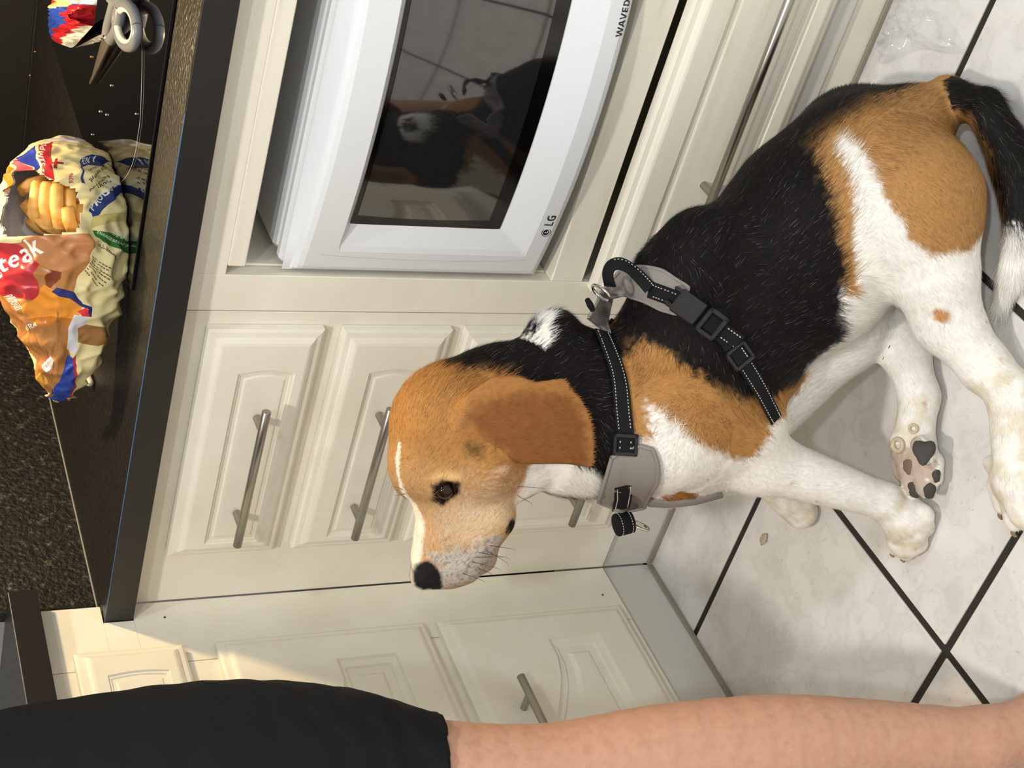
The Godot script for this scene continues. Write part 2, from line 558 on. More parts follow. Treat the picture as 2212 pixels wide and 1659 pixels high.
	var face := Basis(Vector3(0, 0, -1), Vector3(0, 1, 0), Vector3(1, 0, 0))
	var fw := 0.595
	for k in 3:
		var y0: float = [0.806, 0.450, 0.117][k]
		var y1: float = [0.952, 0.762, 0.430][k]
		var hh := y1 - y0
		var pn: Array = [[0.06, fw - 0.05, 0.03, hh - 0.035], [0.06, fw - 0.06, 0.065, 0.155], [0.06, fw - 0.06, 0.068, 0.155]][k]
		var fr := part(tu, "drawer" if k == 0 else "door", front_mesh(fw, hh, 0.02, pn, 0.004 if k == 0 else 0.0, 0.0 if k == 0 else 0.08, 0.004 if k == 0 else 0.011, 0.012 if k == 0 else 0.03), M.cream, Vector3(0.0, y0, 0.094 + fw) + o, face)
		if k != 1:
			var hd := bar_handle(fr, 0.232, 0.165, 0.03)
			hd.position = Vector3(fw - 0.152 - 0.116, [0.07, 0.0, 0.247][k], 0.05)
	var pl3 := slab(tu, "plinth", Vector3(-0.03, 0.0, -0.0095) + o, Vector3(-0.010, 0.098, 0.74) + o, M.plinth, 0.001)
	slab(pl3, "seal", Vector3(-0.010, 0.0, -0.0055) + o - pl3.position, Vector3(-0.006, 0.009, 0.74) + o - pl3.position, M.seal, 0.001)
	# ---- worktops
	var wt := thing("worktop", "black grained worktop carrying the cooking plate and the torn bag", "worktop", Vector3(0.55, 0.86, -0.45))
	o = -wt.position
	slab(wt, "slab", Vector3(-0.019, 0.8605, -0.955) + o, Vector3(1.16, 0.9, 0.0285) + o, M.worktop, 0.0015)
	slab(wt, "front_edge", Vector3(-0.019, 0.861, 0.029) + o, Vector3(1.16, 0.8995, 0.0305) + o, M.worktop_edge, 0.0005)
	slab(wt, "edge_strip", Vector3(-0.015, 0.8992, 0.0287) + o, Vector3(0.78, 0.9003, 0.0298) + o, M.film_blue, 0.0002)
	slab(wt, "end_strip", Vector3(-0.0215, 0.8985, -0.954) + o, Vector3(-0.0195, 0.9012, 0.026) + o, M.seam_grey, 0.0003)
	var lt := thing("tall_unit_worktop", "narrow edged black worktop on the taller unit", "worktop", Vector3(-0.3, 0.986, 0.3))
	o = -lt.position
	slab(lt, "slab", Vector3(-0.64, 0.9865, -0.012) + o, Vector3(0.0285, 1.024, 0.75) + o, M.worktop, 0.0015)
	slab(lt, "front_edge", Vector3(0.029, 0.987, -0.012) + o, Vector3(0.0305, 1.0235, 0.75) + o, M.worktop_edge, 0.0005)
	slab(lt, "edge_strip", Vector3(0.0287, 1.0232, -0.010) + o, Vector3(0.0299, 1.0243, 0.75) + o, M.seam_grey, 0.0002)
	var sp := solo("side_panel_textured", box(Vector3(0.02, 0.55, 0.93), 0.001), M.rough_black, "rough black textured panel rising at the end of the worktop", "panel", Vector3(-0.0325, 1.13, -0.49))
	sp.name = "textured_panel"
	solo("splash_panel", box(Vector3(1.3, 0.62, 0.012), 0.001), M.worktop_edge, "smooth black splash panel standing along the back of the worktop", "panel", Vector3(0.62, 1.212, -0.962))
	# ---- cooking plate
	var hob := thing("cooking_plate", "glossy black glass cooking plate under the scissors", "hob", Vector3(0.78, 0.9003, -0.42))
	part(hob, "glass_plate", box(Vector3(0.60, 0.0045, 0.70), 0.001), M.hob, Vector3(0.0, 0.0023, 0.0))

# ---- the beagle, as joints (place, radius) and the bones between them; all in metres from the floor point under its chest
const DOG_AT := Vector3(0.6200, 0.0000, 0.3000)
const DOG_F := Vector3(-0.9777, 0.0000, 0.2101)
const DOG_N := Vector3(0.2101, 0.0000, 0.9777)
const HEAD_AT := Vector3(-0.0703, 0.6335, 0.0000)
const HEAD_F := Vector3(-0.8559, 0.1264, 0.5015)
const HEAD_U := Vector3(0.1091, 0.9920, -0.0639)
const HEAD_N := Vector3(0.5056, -0.0000, 0.8628)
const DOG_JOINTS := {
	"sh": [Vector3(-0.0002, 0.3102, -0.0231), 0.1022],
	"t1": [Vector3(0.0554, 0.2656, -0.0350), 0.0909],
	"t2": [Vector3(0.1384, 0.2038, -0.0529), 0.1107],
	"t3": [Vector3(0.1852, 0.1793, -0.0629), 0.1090],
	"pel": [Vector3(0.2432, 0.1451, -0.0754), 0.0841],
	"rump": [Vector3(0.2963, 0.0975, -0.0868), 0.0529],
	"ster": [Vector3(-0.1008, 0.2459, -0.0015), 0.0571],
	"cf": [Vector3(-0.0821, 0.3099, -0.0055), 0.0882],
	"belly": [Vector3(0.0533, 0.1053, -0.0346), 0.0543],
	"wi": [Vector3(0.1037, 0.3550, -0.0454), 0.0556],
	"mb": [Vector3(0.1434, 0.3399, -0.0539), 0.0430],
	"n0": [Vector3(-0.0377, 0.3582, -0.0150), 0.0890],
	"n1": [Vector3(-0.0662, 0.4445, -0.0089), 0.0875],
	"n2": [Vector3(-0.0578, 0.4899, -0.0131), 0.0832],
	"n3": [Vector3(-0.0632, 0.5702, -0.0100), 0.0783],
	"scr": [Vector3(0.0227, 0.4967, -0.0545), 0.0305],
	"sk": [Vector3(-0.0679, 0.6277, -0.0014), 0.0578],
	"sk2": [Vector3(-0.0580, 0.6220, -0.0072), 0.0540],
	"fh": [Vector3(-0.1027, 0.6489, 0.0190), 0.0393],
	"mz0": [Vector3(-0.1344, 0.6149, 0.0375), 0.0403],
	"mz1": [Vector3(-0.1940, 0.6230, 0.0725), 0.0393],
	"nose": [Vector3(-0.2138, 0.6484, 0.0841), 0.0163],
	"fl0": [Vector3(-0.1479, 0.5835, 0.0593), 0.0328],
	"fl1": [Vector3(-0.1915, 0.6071, 0.0826), 0.0244],
	"jaw0": [Vector3(-0.1054, 0.5446, 0.0205), 0.0362],
	"jaw1": [Vector3(-0.1404, 0.5698, 0.0410), 0.0182],
	"chin": [Vector3(-0.1983, 0.5798, 0.0750), 0.0196],
	"ck": [Vector3(-0.0836, 0.6037, 0.0425), 0.0382],
	"brL": [Vector3(-0.0990, 0.6506, 0.0516), 0.0200],
	"brR": [Vector3(-0.1387, 0.6579, 0.0053), 0.0192],
	"lsh": [Vector3(-0.0296, 0.3598, 0.0497), 0.0737],
	"lel": [Vector3(-0.0333, 0.2774, 0.0607), 0.0461],
	"lfo": [Vector3(-0.0740, 0.2425, 0.0700), 0.0384],
	"lca": [Vector3(-0.1055, 0.0675, 0.1200), 0.0222],
	"lpa": [Vector3(-0.1231, 0.0350, 0.1368), 0.0274],
	"lto": [Vector3(-0.1528, 0.0220, 0.1420), 0.0228],
	"rsh": [Vector3(-0.1091, 0.2849, -0.0611), 0.0700],
	"rel": [Vector3(-0.1330, 0.1900, -0.0950), 0.0450],
	"rca": [Vector3(-0.2150, 0.1050, -0.0680), 0.0210],
	"rto": [Vector3(-0.2680, 0.0240, -0.0380), 0.0240],
	"lhi": [Vector3(0.2576, 0.1379, -0.0171), 0.0752],
	"lth": [Vector3(0.2473, 0.1310, 0.0107), 0.0768],
	"lkn": [Vector3(0.1940, 0.1062, 0.0630), 0.0466],
	"ltib": [Vector3(0.1497, 0.0830, 0.0900), 0.0370],
	"lho": [Vector3(0.1180, 0.0450, 0.1402), 0.0289],
	"lme": [Vector3(0.1124, 0.0350, 0.1817), 0.0262],
	"lpw": [Vector3(0.0357, 0.0280, 0.2459), 0.0278],
	"ltoe": [Vector3(0.0098, 0.0200, 0.2732), 0.0221],
	"lin": [Vector3(0.0161, 0.0180, 0.1939), 0.0098],
	"rhi": [Vector3(0.2420, 0.1120, -0.1350), 0.0720],
	"rkn": [Vector3(0.1350, 0.0800, -0.1350), 0.0500],
	"rho": [Vector3(0.0488, 0.0400, 0.0142), 0.0300],
	"rme": [Vector3(0.0122, 0.0300, 0.0612), 0.0235],
	"rpw": [Vector3(-0.0446, 0.0280, 0.0855), 0.0252],
	"rtoe": [Vector3(-0.0693, 0.0220, 0.1075), 0.0267],
	"ta0": [Vector3(0.3383, 0.0502, -0.0958), 0.0255],
	"ta1": [Vector3(0.3600, 0.0500, -0.0361), 0.0201],
	"ta2": [Vector3(0.3212, 0.0260, 0.0255), 0.0286],
	"ta3": [Vector3(0.2628, 0.0220, 0.0791), 0.0214],
	"ta4": [Vector3(0.2164, 0.0180, 0.0883), 0.0175],
	"ta5": [Vector3(0.1672, 0.0120, 0.0907), 0.0107],
	"ft1": [Vector3(-0.1543, 0.0260, 0.1275), 0.0150],
	"fa1": [Vector3(-0.1816, 0.0130, 0.1269), 0.0115],
	"ft2": [Vector3(-0.1434, 0.0300, 0.1433), 0.0155],
	"fa2": [Vector3(-0.1732, 0.0130, 0.1445), 0.0120],
	"ft3": [Vector3(-0.1260, 0.0300, 0.1537), 0.0155],
	"fa3": [Vector3(-0.1493, 0.0130, 0.1555), 0.0120],
	"ft4": [Vector3(-0.1069, 0.0260, 0.1494), 0.0150],
	"fa4": [Vector3(-0.1243, 0.0130, 0.1527), 0.0115],
	"ht1": [Vector3(0.0092, 0.0260, 0.2261), 0.0140],
	"ha1": [Vector3(-0.0154, 0.0130, 0.2335), 0.0110],
	"ht2": [Vector3(0.0172, 0.0300, 0.2432), 0.0150],
	"ha2": [Vector3(-0.0183, 0.0130, 0.2593), 0.0115],
	"ht3": [Vector3(0.0310, 0.0300, 0.2551), 0.0150],
	"ha3": [Vector3(-0.0048, 0.0130, 0.2758), 0.0115],
	"ht4": [Vector3(0.0438, 0.0260, 0.2580), 0.0140],
	"ha4": [Vector3(0.0188, 0.0130, 0.2782), 0.0110],
	"qt1": [Vector3(-0.0685, 0.0320, 0.0830), 0.0135],
	"qa1": [Vector3(-0.0793, 0.0340, 0.0971), 0.0120],
	"qt2": [Vector3(-0.0637, 0.0360, 0.1064), 0.0150],
	"qa2": [Vector3(-0.0818, 0.0360, 0.1250), 0.0130],
	"qt3": [Vector3(-0.0530, 0.0340, 0.1236), 0.0150],
	"qa3": [Vector3(-0.0675, 0.0340, 0.1416), 0.0130],
	"qt4": [Vector3(-0.0385, 0.0300, 0.1277), 0.0135],
	"qa4": [Vector3(-0.0515, 0.0300, 0.1404), 0.0115],
	"qp1": [Vector3(-0.0206, 0.0500, 0.1146), 0.0120],
	"qp2": [Vector3(-0.0252, 0.0480, 0.1294), 0.0110],
}
const DOG_BONES := [
	["sh", "t1", 0.030, 1, 1.15],
	["t1", "t2", 0.030, 1, 1.15],
	["t2", "t3", 0.030, 1, 1.12],
	["t3", "pel", 0.030, 1, 1.10],
	["pel", "rump", 0.030, 1, 1.00],
	["sh", "cf", 0.035, 1, 1.10],
	["cf", "ster", 0.035, 1, 1.10],
	["ster", "t1", 0.030, 1, 1.10],
	["ster", "belly", 0.030, 1, 1.10],
	["belly", "t3", 0.030, 1, 1.10],
	["wi", "mb", 0.030, 0, 1.00],
	["wi", "sh", 0.030, 0, 1.00],
	["mb", "t2", 0.030, 0, 1.00],
	["sh", "n0", 0.030, 1, 1.20],
	["n0", "n1", 0.030, 1, 1.35],
	["n1", "n2", 0.030, 1, 1.40],
	["n2", "n3", 0.030, 2, 1.30],
	["n3", "sk2", 0.030, 2, 1.15],
	["n1", "scr", 0.030, 0, 1.00],
	["sk", "sk2", 0.020, 2, 1.00],
	["sk", "fh", 0.020, 2, 1.00],
	["fh", "mz0", 0.020, 2, 1.05],
	["mz0", "mz1", 0.015, 2, 1.10],
	["mz1", "nose", 0.010, 2, 0.95],
	["fl0", "fl1", 0.015, 2, 0.80],
	["mz0", "fl0", 0.015, 2, 1.00],
	["jaw0", "jaw1", 0.015, 2, 0.90],
	["jaw1", "chin", 0.012, 2, 0.90],
	["sk", "ck", 0.020, 0, 1.00],
	["ck", "jaw0", 0.020, 2, 0.80],
	["sk2", "jaw0", 0.020, 2, 1.00],
	["fh", "brL", 0.012, 0, 1.00],
	["fh", "brR", 0.012, 0, 1.00],
	["lsh", "lel", 0.030, 1, 1.30],
	["lel", "lfo", 0.025, 0, 1.00],
	["lfo", "lca", 0.020, 0, 1.00],
	["lca", "lpa", 0.012, 0, 1.00],
	["lpa", "lto", 0.012, 0, 1.00],
	["cf", "lsh", 0.030, 1, 1.20],
	["rsh", "rel", 0.030, 1, 1.30],
	["rel", "rca", 0.020, 0, 1.00],
	["rca", "rto", 0.012, 0, 1.00],
	["pel", "lhi", 0.030, 0, 1.00],
	["lhi", "lth", 0.030, 0, 1.00],
	["lth", "lkn", 0.030, 0, 1.00],
	["lkn", "ltib", 0.020, 0, 1.00],
	["ltib", "lho", 0.020, 0, 1.00],
	["lho", "lme", 0.012, 0, 1.00],
	["lme", "lpw", 0.012, 0, 1.00],
	["lpw", "ltoe", 0.012, 0, 1.00],
	["lpw", "lin", 0.006, 0, 1.00],
	["pel", "rhi", 0.030, 0, 1.00],
	["rhi", "rkn", 0.030, 0, 1.00],
	["rkn", "rho", 0.020, 0, 1.00],
	["rho", "rme", 0.012, 0, 1.00],
	["rme", "rpw", 0.012, 0, 1.00],
	["rpw", "rtoe", 0.012, 0, 1.00],
	["rump", "ta0", 0.020, 0, 1.00],
	["ta0", "ta1", 0.012, 0, 1.00],
	["ta1", "ta2", 0.012, 0, 1.00],
	["ta2", "ta3", 0.010, 0, 1.00],
	["ta3", "ta4", 0.010, 0, 1.00],
	["ta4", "ta5", 0.010, 0, 1.00],
	["lto", "ft1", 0.004, 0, 1.00],
	["ft1", "fa1", 0.003, 0, 1.00],
	["lto", "ft2", 0.004, 0, 1.00],
	["ft2", "fa2", 0.003, 0, 1.00],
	["lto", "ft3", 0.004, 0, 1.00],
	["ft3", "fa3", 0.003, 0, 1.00],
	["lto", "ft4", 0.004, 0, 1.00],
	["ft4", "fa4", 0.003, 0, 1.00],
	["lpw", "ht1", 0.006, 0, 1.00],
	["ht1", "ha1", 0.003, 0, 1.00],
	["lpw", "ht2", 0.006, 0, 1.00],
	["ht2", "ha2", 0.003, 0, 1.00],
	["lpw", "ht3", 0.006, 0, 1.00],
	["ht3", "ha3", 0.003, 0, 1.00],
	["lpw", "ht4", 0.006, 0, 1.00],
	["ht4", "ha4", 0.003, 0, 1.00],
	["rpw", "qt1", 0.006, 0, 1.00],
	["qt1", "qa1", 0.004, 0, 1.00],
	["rpw", "qt2", 0.006, 0, 1.00],
	["qt2", "qa2", 0.003, 0, 1.00],
	["rpw", "qt3", 0.006, 0, 1.00],
	["qt3", "qa3", 0.003, 0, 1.00],
	["rpw", "qt4", 0.006, 0, 1.00],
	["qt4", "qa4", 0.003, 0, 1.00],
	["qp1", "qp2", 0.004, 0, 1.00],
]
# coat patches, outlined in the dog's side view (forward, up) and the head's own (forward, up)
const COAT_TAN_SHOULDER := [Vector2(-0.0353, 0.4354), Vector2(-0.0651, 0.4137), Vector2(-0.0700, 0.3932), Vector2(-0.0432, 0.3438), Vector2(-0.0328, 0.2790), Vector2(-0.0430, 0.2289), Vector2(-0.0147, 0.1845), Vector2(0.0120, 0.1971), Vector2(0.0125, 0.2495), Vector2(0.0149, 0.2698), Vector2(0.0260, 0.2719), Vector2(0.0438, 0.2799), Vector2(0.0572, 0.2908), Vector2(0.0591, 0.3126), Vector2(0.0500, 0.3370), Vector2(0.0347, 0.3724), Vector2(0.0187, 0.3972), Vector2(0.0100, 0.4132), Vector2(0.0004, 0.4267), Vector2(0.0156, 0.4279), Vector2(0.0350, 0.4233), Vector2(0.0425, 0.4239), Vector2(0.0396, 0.4338), Vector2(0.0394, 0.4467), Vector2(0.0339, 0.4708), Vector2(-0.0069, 0.4742), Vector2(-0.0343, 0.4541)]
const COAT_TAN_HIND := [Vector2(-0.3216, 0.2166), Vector2(-0.2829, 0.2563), Vector2(-0.2573, 0.2620), Vector2(-0.2380, 0.2553), Vector2(-0.1919, 0.2437), Vector2(-0.1511, 0.2302), Vector2(-0.1423, 0.2129), Vector2(-0.1436, 0.2008), Vector2(-0.1681, 0.1788), Vector2(-0.2044, 0.1631), Vector2(-0.2159, 0.1350), Vector2(-0.2181, 0.1080), Vector2(-0.2309, 0.0585), Vector2(-0.3382, 0.0271), Vector2(-0.4108, 0.0280), Vector2(-0.5096, 0.0911), Vector2(-0.4791, 0.2222), Vector2(-0.4455, 0.3166), Vector2(-0.3626, 0.3359)]
const COAT_WHITE_THIGH := [Vector2(-0.3049, 0.2258), Vector2(-0.3073, 0.2204), Vector2(-0.3000, 0.2134), Vector2(-0.2869, 0.2123), Vector2(-0.2713, 0.2087), Vector2(-0.2551, 0.2030), Vector2(-0.2439, 0.1927), Vector2(-0.2260, 0.1825), Vector2(-0.2198, 0.1693), Vector2(-0.2111, 0.1539), Vector2(-0.2159, 0.1350), Vector2(-0.2181, 0.1080), Vector2(-0.2398, 0.0713), Vector2(-0.1951, 0.0631), Vector2(-0.1155, 0.1211), Vector2(-0.1005, 0.1247), Vector2(-0.1549, 0.2046), Vector2(-0.1900, 0.2152), Vector2(-0.2129, 0.2225), Vector2(-0.2385, 0.2242), Vector2(-0.2536, 0.2263), Vector2(-0.2756, 0.2271), Vector2(-0.2889, 0.2320)]
const COAT_BLACK := [Vector2(-0.0136, 0.4618), Vector2(-0.0260, 0.4411), Vector2(-0.0440, 0.4217), Vector2(-0.0519, 0.4095), Vector2(-0.0500, 0.3982), Vector2(-0.0442, 0.3875), Vector2(-0.0366, 0.3689), Vector2(-0.0264, 0.3459), Vector2(-0.0156, 0.3187), Vector2(-0.0107, 0.2851), Vector2(-0.0119, 0.2491), Vector2(-0.0083, 0.1998), Vector2(-0.0298, 0.2026), Vector2(-0.0529, 0.2009), Vector2(-0.0722, 0.1899), Vector2(-0.0858, 0.1824), Vector2(-0.1103, 0.2045), Vector2(-0.1415, 0.2185), Vector2(-0.1689, 0.2195), Vector2(-0.1839, 0.2269), Vector2(-0.1997, 0.2339), Vector2(-0.2201, 0.2399), Vector2(-0.2483, 0.2455), Vector2(-0.2647, 0.2511), Vector2(-0.2871, 0.2477), Vector2(-0.3099, 0.2297), Vector2(-0.3267, 0.2113), Vector2(-0.3426, 0.1789), Vector2(-0.3515, 0.1508), Vector2(-0.3602, 0.1178), Vector2(-0.4583, 0.0971), Vector2(-0.4589, 0.1732), Vector2(-0.4451, 0.2526), Vector2(-0.4181, 0.3109), Vector2(-0.3733, 0.3789), Vector2(-0.3001, 0.4350), Vector2(-0.2558, 0.5040), Vector2(-0.1969, 0.5432), Vector2(-0.1368, 0.5333), Vector2(-0.0740, 0.5560), Vector2(-0.0195, 0.4661)]
const COAT_SPOT_CHEST := [Vector2(0.1601, 0.3471), Vector2(0.1357, 0.3600), Vector2(0.1149, 0.3552), Vector2(0.1213, 0.3275), Vector2(0.1329, 0.3097), Vector2(0.1427, 0.3174), Vector2(0.1514, 0.3266)]
const COAT_SPOT_LEG := [Vector2(-0.1434, 0.1286), Vector2(-0.1493, 0.1280), Vector2(-0.1525, 0.1206), Vector2(-0.1476, 0.1131), Vector2(-0.1398, 0.1118), Vector2(-0.1347, 0.1160), Vector2(-0.1329, 0.1222)]
const COAT_BLACK_NECK := [Vector2(-0.0736, 0.0174), Vector2(-0.0715, 0.0140), Vector2(-0.0702, 0.0008), Vector2(-0.0750, -0.0204), Vector2(-0.0721, -0.0384), Vector2(-0.0741, -0.0581), Vector2(-0.0446, -0.0893), Vector2(-0.0047, -0.1130), Vector2(0.0138, -0.1399), Vector2(0.0184, -0.1634), Vector2(0.0314, -0.1776), Vector2(0.0344, -0.1873), Vector2(-0.0135, -0.1714), Vector2(-0.0700, -0.1689), Vector2(-0.1141, -0.1602), Vector2(-0.1904, -0.1248), Vector2(-0.2146, -0.0755), Vector2(-0.2191, -0.0476), Vector2(-0.1902, -0.0301), Vector2(-0.1622, -0.0167), Vector2(-0.1252, 0.0264), Vector2(-0.0766, 0.0670)]
const COAT_WHITE_NECK := [Vector2(-0.2010, -0.0702), Vector2(-0.1938, -0.0490), Vector2(-0.1378, -0.0943), Vector2(-0.1299, -0.0930), Vector2(-0.1204, -0.0885), Vector2(-0.1145, -0.0812), Vector2(-0.1116, -0.0883), Vector2(-0.1082, -0.0959), Vector2(-0.1144, -0.1030), Vector2(-0.1260, -0.1026), Vector2(-0.1380, -0.1022), Vector2(-0.1474, -0.1106)]
const COAT_WHITE_THROAT := [Vector2(0.0761, -0.0867), Vector2(0.0578, -0.0847), Vector2(0.0408, -0.0835), Vector2(0.0269, -0.0850), Vector2(0.0161, -0.0871), Vector2(0.0092, -0.1115), Vector2(0.0138, -0.1399), Vector2(0.0184, -0.1634), Vector2(0.0344, -0.1873), Vector2(0.0570, -0.2200), Vector2(0.0570, -0.1928), Vector2(0.0599, -0.1521), Vector2(0.0599, -0.1110), Vector2(0.0729, -0.1003)]
const COAT_PALE_CHEEK := [Vector2(0.0684, -0.0153), Vector2(0.0521, -0.0359), Vector2(0.0680, -0.0860), Vector2(0.0905, -0.0853), Vector2(0.1070, -0.0559), Vector2(0.1214, -0.0283), Vector2(0.1150, -0.0040), Vector2(0.0883, -0.0005)]
const COAT_GREY_MUZZLE := [Vector2(0.1381, 0.0031), Vector2(0.1318, -0.0102), Vector2(0.1257, -0.0337), Vector2(0.1070, -0.0559), Vector2(0.1127, -0.0752), Vector2(0.1387, -0.0820), Vector2(0.1548, -0.0741), Vector2(0.1696, -0.0439), Vector2(0.1768, -0.0150), Vector2(0.1488, -0.0066)]
const COAT_NOSE := [Vector2(0.1607, 0.0102), Vector2(0.1492, 0.0082), Vector2(0.1442, 0.0024), Vector2(0.1477, -0.0042), Vector2(0.1562, -0.0115), Vector2(0.1689, -0.0186), Vector2(0.1802, -0.0256), Vector2(0.1810, -0.0041), Vector2(0.1782, 0.0055), Vector2(0.1702, 0.0095)]
const COAT_EYE_DARK := [Vector2(0.0580, 0.0238), Vector2(0.0499, 0.0140), Vector2(0.0488, -0.0003), Vector2(0.0498, -0.0052), Vector2(0.0637, -0.0085), Vector2(0.0739, -0.0023), Vector2(0.0809, 0.0014), Vector2(0.0744, 0.0136)]
const COAT_SMUDGE := [Vector2(0.0054, 0.0001), Vector2(0.0026, -0.0117), Vector2(0.0084, -0.0195), Vector2(0.0174, -0.0171), Vector2(0.0201, -0.0075), Vector2(0.0145, -0.0004)]
const COAT_LIP := [Vector2(0.1057, -0.0783), Vector2(0.0983, -0.0727), Vector2(0.0886, -0.0756), Vector2(0.0861, -0.0839), Vector2(0.0946, -0.0926), Vector2(0.1028, -0.0899)]
const COAT_PALE_SPOT := [Vector2(0.0304, -0.0327), Vector2(0.0259, -0.0390), Vector2(0.0245, -0.0524), Vector2(0.0306, -0.0507), Vector2(0.0341, -0.0394)]
const COAT_BROW := [Vector2(0.0499, 0.0265), Vector2(0.0416, 0.0200), Vector2(0.0383, 0.0065), Vector2(0.0411, -0.0031), Vector2(0.0477, 0.0001), Vector2(0.0489, 0.0141)]
const EAR := [Vector2(-0.0153, 0.0133), Vector2(-0.0353, 0.0102), Vector2(-0.0504, 0.0021), Vector2(-0.0699, -0.0197), Vector2(-0.0752, -0.0491), Vector2(-0.0714, -0.0672), Vector2(-0.0796, -0.0990), Vector2(-0.0703, -0.1073), Vector2(-0.0607, -0.1218), Vector2(-0.0427, -0.1363), Vector2(-0.0234, -0.1453), Vector2(0.0011, -0.1519), Vector2(0.0147, -0.1520), Vector2(0.0143, -0.1265), Vector2(0.0156, -0.1043), Vector2(0.0196, -0.0674), Vector2(0.0141, -0.0512), Vector2(0.0055, -0.0367), Vector2(-0.0012, -0.0232), Vector2(-0.0023, -0.0059), Vector2(-0.0078, 0.0078)]
const EAR_BROWN := [Vector2(-0.0230, 0.0034), Vector2(-0.0365, -0.0039), Vector2(-0.0474, -0.0181), Vector2(-0.0566, -0.0436), Vector2(-0.0617, -0.0755), Vector2(-0.0637, -0.1000), Vector2(-0.0505, -0.1191), Vector2(-0.0262, -0.1341), Vector2(0.0245, -0.1486), Vector2(0.0288, -0.1077), Vector2(0.0333, -0.0642), Vector2(0.0076, -0.0408), Vector2(-0.0048, -0.0145)]
const EYE_HIT := Vector3(-0.0266, 0.0129, 0.0724) # from the head's middle
const PADS := [[Vector3(-0.0176, 0.0563, 0.1292), Vector3(0.5875, 0.7261, 0.3574), 0.0135, 0.0150, 0], [Vector3(-0.0555, 0.0499, 0.1136), Vector3(0.0420, 0.9746, 0.2198), 0.0085, 0.0110, 1], [Vector3(-0.0761, 0.0431, 0.1338), Vector3(0.1287, 0.8417, 0.5244), 0.0095, 0.0115, 0], [Vector3(-0.0628, 0.0387, 0.1527), Vector3(0.3563, 0.3557, 0.8640), 0.0080, 0.0105, 0], [Vector3(-0.0431, 0.0346, 0.1465), Vector3(0.5672, 0.3951, 0.7226), 0.0055, 0.0090, 0]]
const CLAW_SEATS := [[Vector3(-0.0407, 0.0557, 0.0899), Vector3(0.0922, 0.9825, 0.1618)], [Vector3(-0.0141, 0.0464, 0.0903), Vector3(0.3021, 0.7293, 0.6139)]]
const DEWCLAW := [Vector3(-0.0491, 0.0460, 0.0802), Vector3(-0.0134, 0.0460, 0.0903)]
const COLLAR_AT := Vector3(0.0060, 0.4478, 0.0292)
const COLLAR_N := Vector3(-0.1163, 0.9931, -0.0145)
# harness: places on the coat and outward directions
const GIRTH := [[Vector3(0.1086, 0.4147, -0.0262), Vector3(0.077, 0.949, 0.305)], [Vector3(0.1112, 0.4106, -0.0172), Vector3(0.119, 0.886, 0.449)], [Vector3(0.1130, 0.4055, -0.0097), Vector3(0.148, 0.808, 0.571)], [Vector3(0.1144, 0.4000, -0.0026), Vector3(0.171, 0.714, 0.679)], [Vector3(0.1145, 0.3934, 0.0033), Vector3(0.185, 0.616, 0.766)], [Vector3(0.1127, 0.3860, 0.0085), Vector3(0.179, 0.511, 0.840)], [Vector3(0.1100, 0.3786, 0.0133), Vector3(0.169, 0.412, 0.895)], [Vector3(0.1054, 0.3715, 0.0176), Vector3(0.344, 0.405, 0.847)], [Vector3(0.1014, 0.3652, 0.0228), Vector3(0.391, 0.362, 0.847)], [Vector3(0.0972, 0.3584, 0.0275), Vector3(0.458, 0.328, 0.826)], [Vector3(0.0932, 0.3513, 0.0322), Vector3(0.512, 0.298, 0.806)], [Vector3(0.0895, 0.3446, 0.0374), Vector3(0.549, 0.275, 0.789)], [Vector3(0.0853, 0.3384, 0.0426), Vector3(0.570, 0.261, 0.779)], [Vector3(0.0802, 0.3332, 0.0480), Vector3(0.552, 0.225, 0.803)], [Vector3(0.0748, 0.3275, 0.0529), Vector3(0.530, 0.184, 0.828)], [Vector3(0.0690, 0.3215, 0.0574), Vector3(0.503, 0.140, 0.853)], [Vector3(0.0632, 0.3157, 0.0618), Vector3(0.477, 0.093, 0.874)], [Vector3(0.0569, 0.3101, 0.0655), Vector3(0.465, 0.047, 0.884)], [Vector3(0.0503, 0.3042, 0.0687), Vector3(0.458, -0.005, 0.889)], [Vector3(0.0437, 0.2982, 0.0719), Vector3(0.467, -0.059, 0.882)], [Vector3(0.0369, 0.2925, 0.0751), Vector3(0.490, -0.106, 0.865)], [Vector3(0.0302, 0.2875, 0.0787), Vector3(0.445, -0.183, 0.876)], [Vector3(0.0229, 0.2817, 0.0815), Vector3(0.535, -0.177, 0.826)], [Vector3(0.0162, 0.2766, 0.0851), Vector3(0.615, -0.120, 0.779)], [Vector3(0.0102, 0.2722, 0.0897), Vector3(0.625, -0.151, 0.766)], [Vector3(0.0035, 0.2667, 0.0936), Vector3(0.583, -0.220, 0.782)]]
